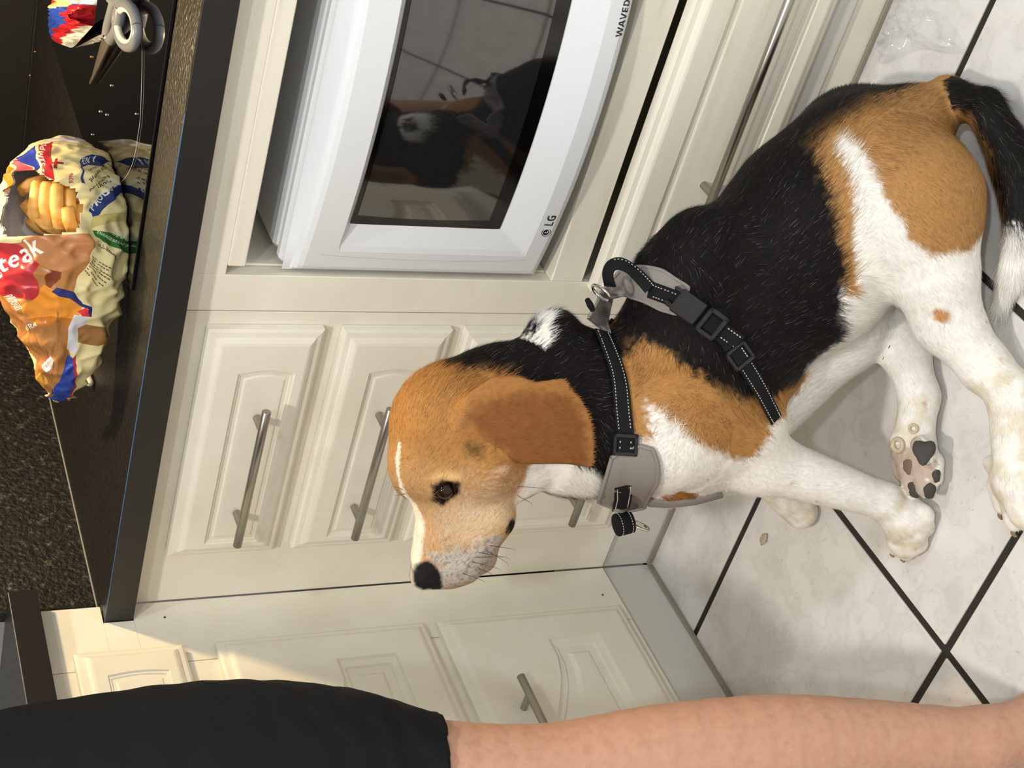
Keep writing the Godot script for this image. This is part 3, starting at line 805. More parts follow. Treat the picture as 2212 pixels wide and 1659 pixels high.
const GIRTH_LOOP := [[Vector3(0.0812, 0.3473, 0.0427), Vector3(0.553, 0.309, 0.774)], [Vector3(0.0943, 0.3651, 0.0268), Vector3(0.430, 0.394, 0.812)], [Vector3(0.1127, 0.3893, 0.0073), Vector3(0.173, 0.554, 0.815)], [Vector3(0.1246, 0.4088, -0.0197), Vector3(0.330, 0.851, 0.407)], [Vector3(0.1231, 0.4153, -0.0503), Vector3(0.304, 0.949, -0.076)], [Vector3(0.1097, 0.4087, -0.0781), Vector3(0.094, 0.851, -0.517)], [Vector3(0.0856, 0.3886, -0.0964), Vector3(-0.226, 0.552, -0.803)], [Vector3(0.0615, 0.3664, -0.1068), Vector3(0.077, 0.419, -0.905)], [Vector3(0.0433, 0.3500, -0.1165), Vector3(0.184, 0.327, -0.927)], [Vector3(0.0269, 0.3350, -0.1235), Vector3(0.116, 0.213, -0.970)], [Vector3(0.0117, 0.3201, -0.1274), Vector3(0.063, 0.102, -0.993)], [Vector3(-0.0024, 0.3059, -0.1284), Vector3(0.026, 0.011, -1.000)], [Vector3(-0.0150, 0.2929, -0.1286), Vector3(-0.035, -0.067, -0.997)], [Vector3(-0.0264, 0.2796, -0.1232), Vector3(-0.275, -0.243, -0.930)], [Vector3(-0.0361, 0.2677, -0.1163), Vector3(-0.324, -0.330, -0.886)], [Vector3(-0.0444, 0.2573, -0.1094), Vector3(-0.196, -0.400, -0.895)], [Vector3(-0.0523, 0.2477, -0.1041), Vector3(0.022, -0.452, -0.892)], [Vector3(-0.0607, 0.2381, -0.1009), Vector3(0.348, -0.454, -0.820)], [Vector3(-0.0738, 0.2255, -0.1045), Vector3(0.701, -0.263, -0.663)], [Vector3(-0.1113, 0.1950, -0.1360), Vector3(0.396, 0.098, -0.913)], [Vector3(-0.1353, 0.1701, -0.1358), Vector3(-0.095, -0.419, -0.903)], [Vector3(-0.1522, 0.1489, -0.1221), Vector3(-0.076, -0.560, -0.825)], [Vector3(-0.1707, 0.1253, -0.1050), Vector3(0.143, -0.652, -0.745)], [Vector3(-0.0995, 0.1839, -0.0478), Vector3(-0.123, -0.971, -0.204)], [Vector3(-0.1033, 0.1762, -0.0335), Vector3(-0.460, -0.726, -0.511)], [Vector3(-0.1051, 0.1702, -0.0175), Vector3(-0.495, -0.840, -0.221)], [Vector3(-0.1033, 0.1675, -0.0006), Vector3(-0.461, -0.881, 0.106)], [Vector3(-0.0972, 0.1696, 0.0154), Vector3(-0.358, -0.835, 0.418)], [Vector3(-0.0878, 0.1758, 0.0287), Vector3(-0.206, -0.715, 0.668)], [Vector3(-0.0772, 0.1841, 0.0391), Vector3(-0.059, -0.777, 0.627)], [Vector3(-0.1173, 0.1205, 0.1226), Vector3(-0.765, 0.219, 0.606)], [Vector3(-0.0914, 0.1460, 0.1275), Vector3(0.032, 0.183, 0.983)], [Vector3(-0.0639, 0.1785, 0.1125), Vector3(0.667, 0.001, 0.745)], [Vector3(-0.0415, 0.2094, 0.0834), Vector3(0.851, -0.452, 0.268)], [Vector3(-0.0296, 0.2225, 0.0803), Vector3(0.595, -0.693, 0.407)], [Vector3(-0.0191, 0.2324, 0.0843), Vector3(0.403, -0.710, 0.577)], [Vector3(-0.0081, 0.2427, 0.0882), Vector3(0.423, -0.605, 0.675)], [Vector3(0.0029, 0.2539, 0.0890), Vector3(0.563, -0.424, 0.709)], [Vector3(0.0131, 0.2654, 0.0856), Vector3(0.631, -0.260, 0.731)], [Vector3(0.0229, 0.2768, 0.0810), Vector3(0.557, -0.173, 0.812)], [Vector3(0.0338, 0.2891, 0.0771), Vector3(0.513, -0.116, 0.850)], [Vector3(0.0452, 0.3023, 0.0721), Vector3(0.489, -0.054, 0.871)], [Vector3(0.0574, 0.3166, 0.0653), Vector3(0.499, 0.063, 0.864)], [Vector3(0.0697, 0.3319, 0.0558), Vector3(0.516, 0.201, 0.833)]]
const NECK_STRAP := [[Vector3(0.0357, 0.4479, -0.0405), Vector3(0.962, -0.178, -0.209)], [Vector3(0.0375, 0.4513, -0.0280), Vector3(0.993, -0.120, 0.017)], [Vector3(0.0369, 0.4523, -0.0187), Vector3(0.986, -0.064, 0.151)], [Vector3(0.0349, 0.4520, -0.0114), Vector3(0.969, -0.020, 0.244)], [Vector3(0.0326, 0.4515, -0.0036), Vector3(0.941, 0.017, 0.337)], [Vector3(0.0290, 0.4507, 0.0054), Vector3(0.899, 0.049, 0.435)], [Vector3(0.0246, 0.4493, 0.0134), Vector3(0.855, 0.070, 0.514)], [Vector3(0.0195, 0.4480, 0.0210), Vector3(0.811, 0.080, 0.580)], [Vector3(0.0140, 0.4474, 0.0285), Vector3(0.787, 0.155, 0.598)], [Vector3(0.0088, 0.4471, 0.0365), Vector3(0.761, 0.322, 0.564)], [Vector3(0.0031, 0.4468, 0.0439), Vector3(0.707, 0.454, 0.542)], [Vector3(-0.0028, 0.4469, 0.0513), Vector3(0.641, 0.540, 0.545)], [Vector3(-0.0091, 0.4467, 0.0582), Vector3(0.579, 0.589, 0.564)], [Vector3(-0.0158, 0.4459, 0.0648), Vector3(0.527, 0.611, 0.591)], [Vector3(-0.0224, 0.4450, 0.0714), Vector3(0.497, 0.604, 0.623)], [Vector3(-0.0301, 0.4447, 0.0757), Vector3(0.259, 0.496, 0.829)], [Vector3(-0.0390, 0.4438, 0.0785), Vector3(0.159, 0.456, 0.876)], [Vector3(-0.0487, 0.4422, 0.0804), Vector3(0.052, 0.405, 0.913)]]
const NECK_LOOP := [[Vector3(0.0034, 0.4511, 0.0412), Vector3(0.725, 0.287, 0.626)], [Vector3(0.0130, 0.4528, 0.0297), Vector3(0.761, 0.075, 0.645)], [Vector3(0.0222, 0.4540, 0.0173), Vector3(0.830, 0.056, 0.555)], [Vector3(0.0301, 0.4536, 0.0036), Vector3(0.906, 0.029, 0.422)], [Vector3(0.0355, 0.4510, -0.0114), Vector3(0.971, -0.010, 0.240)], [Vector3(0.0376, 0.4461, -0.0266), Vector3(0.999, -0.033, -0.000)], [Vector3(0.0354, 0.4387, -0.0407), Vector3(0.956, 0.048, -0.291)], [Vector3(0.0308, 0.4303, -0.0533), Vector3(0.786, 0.285, -0.548)], [Vector3(0.0252, 0.4217, -0.0645), Vector3(0.536, 0.513, -0.670)], [Vector3(0.0194, 0.4132, -0.0754), Vector3(0.304, 0.642, -0.704)], [Vector3(0.0126, 0.4043, -0.0854), Vector3(0.160, 0.645, -0.747)], [Vector3(0.0044, 0.3950, -0.0943), Vector3(0.053, 0.619, -0.783)], [Vector3(-0.0052, 0.3853, -0.1018), Vector3(-0.038, 0.584, -0.811)], [Vector3(-0.0164, 0.3753, -0.1073), Vector3(-0.103, 0.518, -0.849)], [Vector3(-0.0288, 0.3653, -0.1110), Vector3(-0.171, 0.465, -0.869)], [Vector3(-0.0423, 0.3553, -0.1128), Vector3(-0.351, 0.361, -0.864)], [Vector3(-0.0565, 0.3469, -0.1098), Vector3(-0.401, 0.299, -0.866)], [Vector3(-0.0716, 0.3375, -0.1077), Vector3(-0.235, 0.348, -0.908)], [Vector3(-0.0903, 0.3237, -0.1100), Vector3(-0.072, 0.339, -0.938)], [Vector3(-0.1148, 0.3059, -0.1126), Vector3(-0.172, 0.201, -0.964)], [Vector3(-0.1417, 0.2897, -0.1074), Vector3(-0.435, 0.213, -0.875)], [Vector3(-0.1651, 0.2803, -0.0916), Vector3(-0.764, 0.185, -0.618)], [Vector3(-0.1766, 0.2832, -0.0661), Vector3(-0.978, 0.036, -0.206)], [Vector3(-0.1797, 0.2923, -0.0392), Vector3(-0.990, -0.139, -0.017)], [Vector3(-0.1795, 0.3029, -0.0144), Vector3(-0.999, -0.041, -0.006)], [Vector3(-0.1797, 0.3123, 0.0085), Vector3(-0.992, -0.016, 0.122)], [Vector3(-0.1737, 0.3250, 0.0289), Vector3(-0.920, 0.068, 0.387)], [Vector3(-0.1624, 0.3395, 0.0451), Vector3(-0.753, 0.296, 0.588)], [Vector3(-0.1457, 0.3550, 0.0550), Vector3(-0.637, 0.407, 0.655)], [Vector3(-0.1292, 0.3688, 0.0608), Vector3(-0.641, 0.424, 0.640)], [Vector3(-0.1172, 0.3799, 0.0679), Vector3(-0.718, 0.311, 0.623)], [Vector3(-0.1064, 0.3903, 0.0750), Vector3(-0.710, 0.289, 0.643)], [Vector3(-0.0956, 0.4006, 0.0820), Vector3(-0.666, 0.316, 0.676)], [Vector3(-0.0834, 0.4110, 0.0868), Vector3(-0.511, 0.403, 0.759)], [Vector3(-0.0699, 0.4208, 0.0883), Vector3(-0.334, 0.472, 0.816)], [Vector3(-0.0559, 0.4299, 0.0872), Vector3(-0.140, 0.518, 0.844)], [Vector3(-0.0418, 0.4377, 0.0828), Vector3(0.062, 0.538, 0.840)], [Vector3(-0.0281, 0.4442, 0.0761), Vector3(0.268, 0.521, 0.810)], [Vector3(-0.0162, 0.4477, 0.0651), Vector3(0.537, 0.586, 0.607)], [Vector3(-0.0059, 0.4498, 0.0532), Vector3(0.636, 0.490, 0.597)]]
const BACK_PAD := [
	[[Vector3(0.0459, 0.4623, -0.0528), Vector3(0.785, -0.605, -0.129)], [Vector3(0.0540, 0.4561, -0.0570), Vector3(0.835, -0.499, -0.231)], [Vector3(0.0610, 0.4489, -0.0627), Vector3(0.873, -0.271, -0.405)], [Vector3(0.0545, 0.4275, -0.0885), Vector3(0.108, 0.782, -0.614)], [Vector3(0.0691, 0.4277, -0.0830), Vector3(-0.207, 0.862, -0.463)], [Vector3(0.0799, 0.4239, -0.0823), Vector3(-0.192, 0.860, -0.472)], [Vector3(0.0893, 0.4182, -0.0823), Vector3(-0.157, 0.852, -0.499)], [Vector3(0.0974, 0.4116, -0.0816), Vector3(-0.094, 0.839, -0.535)], [Vector3(0.1136, 0.4158, -0.0590), Vector3(0.155, 0.964, -0.215)], [Vector3(0.1238, 0.4147, -0.0437), Vector3(0.318, 0.948, 0.028)], [Vector3(0.1293, 0.4103, -0.0320), Vector3(0.524, 0.831, 0.187)], [Vector3(0.1327, 0.4050, -0.0218), Vector3(0.553, 0.755, 0.353)], [Vector3(0.1322, 0.3993, -0.0123), Vector3(0.550, 0.666, 0.504)], [Vector3(0.1309, 0.3926, -0.0042), Vector3(0.534, 0.559, 0.634)], [Vector3(0.1289, 0.3852, 0.0030), Vector3(0.506, 0.437, 0.743)]],
	[[Vector3(0.0399, 0.4545, -0.0564), Vector3(0.864, -0.330, -0.381)], [Vector3(0.0511, 0.4525, -0.0563), Vector3(0.846, -0.457, -0.273)], [Vector3(0.0570, 0.4451, -0.0637), Vector3(0.859, -0.140, -0.492)], [Vector3(0.0488, 0.4227, -0.0914), Vector3(0.098, 0.784, -0.613)], [Vector3(0.0606, 0.4205, -0.0898), Vector3(-0.013, 0.824, -0.567)], [Vector3(0.0767, 0.4229, -0.0811), Vector3(-0.215, 0.861, -0.461)], [Vector3(0.0858, 0.4174, -0.0800), Vector3(-0.189, 0.858, -0.478)], [Vector3(0.0935, 0.4108, -0.0790), Vector3(-0.147, 0.848, -0.509)], [Vector3(0.1107, 0.4171, -0.0538), Vector3(0.110, 0.985, -0.133)], [Vector3(0.1200, 0.4156, -0.0394), Vector3(0.258, 0.961, 0.095)], [Vector3(0.1246, 0.4114, -0.0281), Vector3(0.333, 0.901, 0.276)], [Vector3(0.1277, 0.4065, -0.0180), Vector3(0.380, 0.816, 0.435)], [Vector3(0.1274, 0.4006, -0.0093), Vector3(0.379, 0.726, 0.575)], [Vector3(0.1265, 0.3940, -0.0016), Vector3(0.362, 0.620, 0.696)], [Vector3(0.1247, 0.3863, 0.0047), Vector3(0.334, 0.500, 0.799)]],
	[[Vector3(0.0369, 0.4497, -0.0558), Vector3(0.864, -0.277, -0.420)], [Vector3(0.0442, 0.4448, -0.0612), Vector3(0.856, -0.136, -0.498)], [Vector3(0.0529, 0.4412, -0.0647), Vector3(0.812, 0.036, -0.582)], [Vector3(0.0461, 0.4209, -0.0901), Vector3(0.124, 0.773, -0.622)], [Vector3(0.0569, 0.4184, -0.0893), Vector3(0.012, 0.816, -0.577)], [Vector3(0.0734, 0.4218, -0.0798), Vector3(-0.231, 0.860, -0.454)], [Vector3(0.0819, 0.4163, -0.0781), Vector3(-0.220, 0.858, -0.464)], [Vector3(0.0895, 0.4100, -0.0763), Vector3(-0.193, 0.855, -0.481)], [Vector3(0.1072, 0.4176, -0.0496), Vector3(0.055, 0.996, -0.067)], [Vector3(0.1157, 0.4158, -0.0362), Vector3(0.190, 0.971, 0.147)], [Vector3(0.1197, 0.4122, -0.0247), Vector3(0.253, 0.910, 0.329)], [Vector3(0.1218, 0.4069, -0.0156), Vector3(0.289, 0.830, 0.477)], [Vector3(0.1220, 0.4011, -0.0073), Vector3(0.291, 0.737, 0.609)], [Vector3(0.1215, 0.3946, 0.0000), Vector3(0.282, 0.630, 0.723)], [Vector3(0.1201, 0.3870, 0.0059), Vector3(0.270, 0.516, 0.813)]],
	[[Vector3(0.0335, 0.4446, -0.0556), Vector3(0.858, -0.201, -0.473)], [Vector3(0.0403, 0.4401, -0.0618), Vector3(0.829, -0.033, -0.559)], [Vector3(0.0405, 0.4290, -0.0776), Vector3(0.451, 0.551, -0.702)], [Vector3(0.0430, 0.4188, -0.0892), Vector3(0.148, 0.760, -0.633)], [Vector3(0.0529, 0.4159, -0.0894), Vector3(0.038, 0.804, -0.593)], [Vector3(0.0654, 0.4157, -0.0857), Vector3(-0.051, 0.832, -0.552)], [Vector3(0.0780, 0.4151, -0.0763), Vector3(-0.246, 0.858, -0.451)], [Vector3(0.0853, 0.4088, -0.0742), Vector3(-0.239, 0.855, -0.460)], [Vector3(0.1035, 0.4179, -0.0459), Vector3(-0.005, 1.000, -0.007)], [Vector3(0.1113, 0.4161, -0.0330), Vector3(0.121, 0.973, 0.199)], [Vector3(0.1141, 0.4122, -0.0223), Vector3(0.165, 0.915, 0.369)], [Vector3(0.1159, 0.4074, -0.0132), Vector3(0.194, 0.835, 0.514)], [Vector3(0.1165, 0.4016, -0.0053), Vector3(0.203, 0.742, 0.639)], [Vector3(0.1161, 0.3948, 0.0012), Vector3(0.203, 0.639, 0.742)], [Vector3(0.1155, 0.3877, 0.0071), Vector3(0.209, 0.530, 0.822)]],
	[[Vector3(0.0285, 0.4368, -0.0562), Vector3(0.824, -0.032, -0.565)], [Vector3(0.0339, 0.4323, -0.0642), Vector3(0.729, 0.201, -0.654)], [Vector3(0.0331, 0.4215, -0.0813), Vector3(0.319, 0.657, -0.683)], [Vector3(0.0392, 0.4164, -0.0875), Vector3(0.178, 0.745, -0.643)], [Vector3(0.0483, 0.4138, -0.0892), Vector3(0.072, 0.791, -0.607)], [Vector3(0.0603, 0.4143, -0.0865), Vector3(-0.012, 0.821, -0.571)], [Vector3(0.0689, 0.4103, -0.0813), Vector3(-0.076, 0.835, -0.544)], [Vector3(0.0798, 0.4088, -0.0718), Vector3(-0.279, 0.859, -0.429)], [Vector3(0.0971, 0.4175, -0.0445), Vector3(-0.097, 0.995, 0.013)], [Vector3(0.1045, 0.4161, -0.0314), Vector3(0.012, 0.975, 0.223)], [Vector3(0.1077, 0.4128, -0.0205), Vector3(0.062, 0.917, 0.394)], [Vector3(0.1091, 0.4079, -0.0120), Vector3(0.086, 0.843, 0.532)], [Vector3(0.1097, 0.4025, -0.0043), Vector3(0.106, 0.755, 0.647)], [Vector3(0.1097, 0.3958, 0.0018), Vector3(0.121, 0.659, 0.742)], [Vector3(0.1093, 0.3888, 0.0074), Vector3(0.134, 0.556, 0.820)]],
	[[Vector3(0.0349, 0.4403, -0.0408), Vector3(0.960, -0.013, -0.280)], [Vector3(0.0254, 0.4225, -0.0694), Vector3(0.507, 0.492, -0.708)], [Vector3(0.0279, 0.4163, -0.0815), Vector3(0.269, 0.689, -0.673)], [Vector3(0.0351, 0.4136, -0.0863), Vector3(0.202, 0.728, -0.655)], [Vector3(0.0440, 0.4120, -0.0885), Vector3(0.113, 0.773, -0.624)], [Vector3(0.0551, 0.4129, -0.0873), Vector3(0.026, 0.808, -0.588)], [Vector3(0.0623, 0.4083, -0.0824), Vector3(-0.031, 0.824, -0.565)], [Vector3(0.0692, 0.4033, -0.0771), Vector3(-0.093, 0.835, -0.542)], [Vector3(0.0904, 0.4168, -0.0436), Vector3(-0.164, 0.986, 0.019)], [Vector3(0.0973, 0.4157, -0.0303), Vector3(-0.078, 0.969, 0.234)], [Vector3(0.1003, 0.4124, -0.0202), Vector3(-0.031, 0.918, 0.396)], [Vector3(0.1015, 0.4078, -0.0117), Vector3(-0.002, 0.849, 0.528)], [Vector3(0.1021, 0.4026, -0.0042), Vector3(0.021, 0.768, 0.640)], [Vector3(0.1028, 0.3964, 0.0020), Vector3(0.045, 0.677, 0.734)], [Vector3(0.1032, 0.3899, 0.0077), Vector3(0.070, 0.580, 0.811)]],
	[[Vector3(0.0369, 0.4396, -0.0315), Vector3(0.988, 0.090, -0.128)], [Vector3(0.0307, 0.4264, -0.0552), Vector3(0.703, 0.432, -0.566)], [Vector3(0.0247, 0.4132, -0.0789), Vector3(0.267, 0.686, -0.677)], [Vector3(0.0313, 0.4111, -0.0847), Vector3(0.225, 0.715, -0.662)], [Vector3(0.0400, 0.4106, -0.0873), Vector3(0.150, 0.756, -0.637)], [Vector3(0.0500, 0.4115, -0.0881), Vector3(0.061, 0.794, -0.605)], [Vector3(0.0557, 0.4062, -0.0836), Vector3(0.026, 0.807, -0.591)], [Vector3(0.0660, 0.4056, -0.0714), Vector3(-0.058, 0.880, -0.471)], [Vector3(0.0827, 0.4151, -0.0441), Vector3(-0.226, 0.974, -0.002)], [Vector3(0.0894, 0.4147, -0.0302), Vector3(-0.152, 0.962, 0.225)], [Vector3(0.0929, 0.4119, -0.0198), Vector3(-0.102, 0.916, 0.389)], [Vector3(0.0940, 0.4077, -0.0114), Vector3(-0.072, 0.853, 0.518)], [Vector3(0.0946, 0.4028, -0.0041), Vector3(-0.045, 0.778, 0.626)], [Vector3(0.0960, 0.3970, 0.0022), Vector3(0.072, 0.714, 0.696)], [Vector3(0.0971, 0.3910, 0.0080), Vector3(0.209, 0.659, 0.722)]]]
const CHEST_PAD := [
	[[Vector3(-0.0512, 0.4588, 0.0765), Vector3(0.178, 0.133, 0.975)], [Vector3(-0.0572, 0.4589, 0.0774), Vector3(0.115, 0.132, 0.985)], [Vector3(-0.0637, 0.4587, 0.0779), Vector3(0.049, 0.127, 0.991)], [Vector3(-0.0702, 0.4584, 0.0784), Vector3(-0.017, 0.121, 0.992)], [Vector3(-0.0775, 0.4575, 0.0780), Vector3(-0.089, 0.110, 0.990)], [Vector3(-0.0852, 0.4564, 0.0771), Vector3(-0.164, 0.094, 0.982)], [Vector3(-0.0937, 0.4547, 0.0754), Vector3(-0.247, 0.069, 0.966)], [Vector3(-0.1030, 0.4523, 0.0728), Vector3(-0.335, 0.043, 0.941)], [Vector3(-0.1144, 0.4480, 0.0682), Vector3(-0.439, 0.002, 0.898)], [Vector3(-0.1329, 0.4375, 0.0562), Vector3(-0.609, -0.085, 0.789)]],
	[[Vector3(-0.0469, 0.4532, 0.0768), Vector3(0.190, 0.190, 0.963)], [Vector3(-0.0538, 0.4523, 0.0780), Vector3(0.124, 0.148, 0.981)], [Vector3(-0.0612, 0.4511, 0.0788), Vector3(0.056, 0.097, 0.994)], [Vector3(-0.0689, 0.4496, 0.0792), Vector3(-0.013, 0.050, 0.999)], [Vector3(-0.0776, 0.4477, 0.0785), Vector3(-0.097, 0.017, 0.995)], [Vector3(-0.0866, 0.4457, 0.0774), Vector3(-0.186, -0.005, 0.983)], [Vector3(-0.0974, 0.4425, 0.0746), Vector3(-0.288, -0.039, 0.957)], [Vector3(-0.1097, 0.4381, 0.0700), Vector3(-0.400, -0.080, 0.913)], [Vector3(-0.1312, 0.4260, 0.0556), Vector3(-0.594, -0.165, 0.788)], [Vector3(-0.1410, 0.4237, 0.0542), Vector3(-0.653, -0.163, 0.740)]],
	[[Vector3(-0.0426, 0.4475, 0.0770), Vector3(0.174, 0.339, 0.925)], [Vector3(-0.0500, 0.4460, 0.0790), Vector3(0.088, 0.308, 0.947)], [Vector3(-0.0582, 0.4439, 0.0801), Vector3(-0.005, 0.267, 0.964)], [Vector3(-0.0676, 0.4407, 0.0800), Vector3(-0.108, 0.209, 0.972)], [Vector3(-0.0776, 0.4379, 0.0791), Vector3(-0.199, 0.124, 0.972)], [Vector3(-0.0893, 0.4340, 0.0764), Vector3(-0.286, 0.007, 0.958)], [Vector3(-0.1033, 0.4282, 0.0712), Vector3(-0.358, -0.138, 0.923)], [Vector3(-0.1258, 0.4156, 0.0570), Vector3(-0.549, -0.216, 0.808)], [Vector3(-0.1374, 0.4127, 0.0546), Vector3(-0.628, -0.209, 0.749)], [Vector3(-0.1431, 0.4149, 0.0586), Vector3(-0.638, -0.186, 0.747)]],
	[[Vector3(-0.0380, 0.4424, 0.0785), Vector3(0.155, 0.488, 0.859)], [Vector3(-0.0457, 0.4404, 0.0811), Vector3(0.056, 0.467, 0.882)], [Vector3(-0.0546, 0.4373, 0.0824), Vector3(-0.057, 0.437, 0.898)], [Vector3(-0.0644, 0.4336, 0.0828), Vector3(-0.178, 0.392, 0.903)], [Vector3(-0.0756, 0.4299, 0.0816), Vector3(-0.300, 0.308, 0.903)], [Vector3(-0.0896, 0.4242, 0.0772), Vector3(-0.436, 0.170, 0.884)], [Vector3(-0.1100, 0.4130, 0.0661), Vector3(-0.540, -0.043, 0.841)], [Vector3(-0.1361, 0.3977, 0.0489), Vector3(-0.702, -0.075, 0.708)], [Vector3(-0.1416, 0.4008, 0.0540), Vector3(-0.693, -0.086, 0.716)], [Vector3(-0.1470, 0.4039, 0.0591), Vector3(-0.686, -0.091, 0.722)]],
	[[Vector3(-0.0338, 0.4373, 0.0814), Vector3(0.138, 0.588, 0.797)], [Vector3(-0.0416, 0.4348, 0.0842), Vector3(0.038, 0.570, 0.821)], [Vector3(-0.0501, 0.4316, 0.0862), Vector3(-0.071, 0.544, 0.836)], [Vector3(-0.0599, 0.4278, 0.0868), Vector3(-0.194, 0.506, 0.841)], [Vector3(-0.0712, 0.4241, 0.0857), Vector3(-0.326, 0.440, 0.837)], [Vector3(-0.0854, 0.4182, 0.0815), Vector3(-0.488, 0.334, 0.806)], [Vector3(-0.1086, 0.4044, 0.0676), Vector3(-0.649, 0.133, 0.749)], [Vector3(-0.1623, 0.3653, 0.0208), Vector3(-0.780, 0.550, 0.300)], [Vector3(-0.1693, 0.3677, 0.0247), Vector3(-0.794, 0.518, 0.318)], [Vector3(-0.1760, 0.3704, 0.0291), Vector3(-0.796, 0.496, 0.348)]],
	[[Vector3(-0.0293, 0.4325, 0.0846), Vector3(0.143, 0.633, 0.761)], [Vector3(-0.0370, 0.4296, 0.0877), Vector3(0.045, 0.612, 0.790)], [Vector3(-0.0451, 0.4264, 0.0904), Vector3(-0.055, 0.583, 0.810)], [Vector3(-0.0546, 0.4227, 0.0916), Vector3(-0.169, 0.548, 0.819)], [Vector3(-0.0661, 0.4190, 0.0906), Vector3(-0.304, 0.499, 0.812)], [Vector3(-0.0800, 0.4132, 0.0871), Vector3(-0.472, 0.423, 0.774)], [Vector3(-0.1018, 0.4007, 0.0751), Vector3(-0.673, 0.276, 0.686)], [Vector3(-0.1411, 0.3744, 0.0438), Vector3(-0.687, 0.453, 0.568)], [Vector3(-0.1671, 0.3604, 0.0275), Vector3(-0.802, 0.481, 0.354)], [Vector3(-0.1739, 0.3634, 0.0319), Vector3(-0.800, 0.471, 0.373)]],
	[[Vector3(-0.0275, 0.4280, 0.0879), Vector3(0.136, 0.636, 0.760)], [Vector3(-0.0349, 0.4248, 0.0910), Vector3(0.045, 0.612, 0.790)], [Vector3(-0.0428, 0.4211, 0.0937), Vector3(-0.050, 0.580, 0.813)], [Vector3(-0.0518, 0.4177, 0.0953), Vector3(-0.154, 0.544, 0.825)], [Vector3(-0.0628, 0.4142, 0.0947), Vector3(-0.281, 0.503, 0.818)], [Vector3(-0.0758, 0.4091, 0.0920), Vector3(-0.436, 0.444, 0.783)], [Vector3(-0.0944, 0.3999, 0.0830), Vector3(-0.660, 0.325, 0.677)], [Vector3(-0.1315, 0.3755, 0.0536), Vector3(-0.671, 0.400, 0.624)], [Vector3(-0.1640, 0.3556, 0.0300), Vector3(-0.795, 0.453, 0.403)], [Vector3(-0.1719, 0.3575, 0.0331), Vector3(-0.807, 0.434, 0.400)]],
	[[Vector3(-0.0270, 0.4237, 0.0912), Vector3(0.124, 0.621, 0.774)], [Vector3(-0.0336, 0.4204, 0.0947), Vector3(0.045, 0.590, 0.806)], [Vector3(-0.0411, 0.4164, 0.0973), Vector3(-0.042, 0.555, 0.831)], [Vector3(-0.0499, 0.4130, 0.0987), Vector3(-0.141, 0.520, 0.842)], [Vector3(-0.0607, 0.4093, 0.0981), Vector3(-0.265, 0.483, 0.834)], [Vector3(-0.0727, 0.4049, 0.0961), Vector3(-0.406, 0.433, 0.805)], [Vector3(-0.0891, 0.3983, 0.0884), Vector3(-0.606, 0.352, 0.713)], [Vector3(-0.1220, 0.3776, 0.0628), Vector3(-0.707, 0.340, 0.620)], [Vector3(-0.1479, 0.3632, 0.0458), Vector3(-0.661, 0.502, 0.558)], [Vector3(-0.1694, 0.3527, 0.0341), Vector3(-0.809, 0.403, 0.427)]],
	[[Vector3(-0.0264, 0.4194, 0.0944), Vector3(0.118, 0.594, 0.796)], [Vector3(-0.0328, 0.4157, 0.0979), Vector3(0.045, 0.558, 0.828)], [Vector3(-0.0398, 0.4113, 0.1004), Vector3(-0.035, 0.520, 0.854)], [Vector3(-0.0484, 0.4079, 0.1017), Vector3(-0.130, 0.485, 0.865)], [Vector3(-0.0586, 0.4044, 0.1014), Vector3(-0.245, 0.450, 0.859)], [Vector3(-0.0700, 0.4004, 0.0997), Vector3(-0.376, 0.407, 0.832)], [Vector3(-0.0847, 0.3961, 0.0930), Vector3(-0.556, 0.354, 0.752)], [Vector3(-0.1111, 0.3812, 0.0737), Vector3(-0.717, 0.294, 0.632)], [Vector3(-0.1386, 0.3650, 0.0544), Vector3(-0.602, 0.490, 0.630)], [Vector3(-0.1668, 0.3480, 0.0351), Vector3(-0.810, 0.370, 0.455)]]]
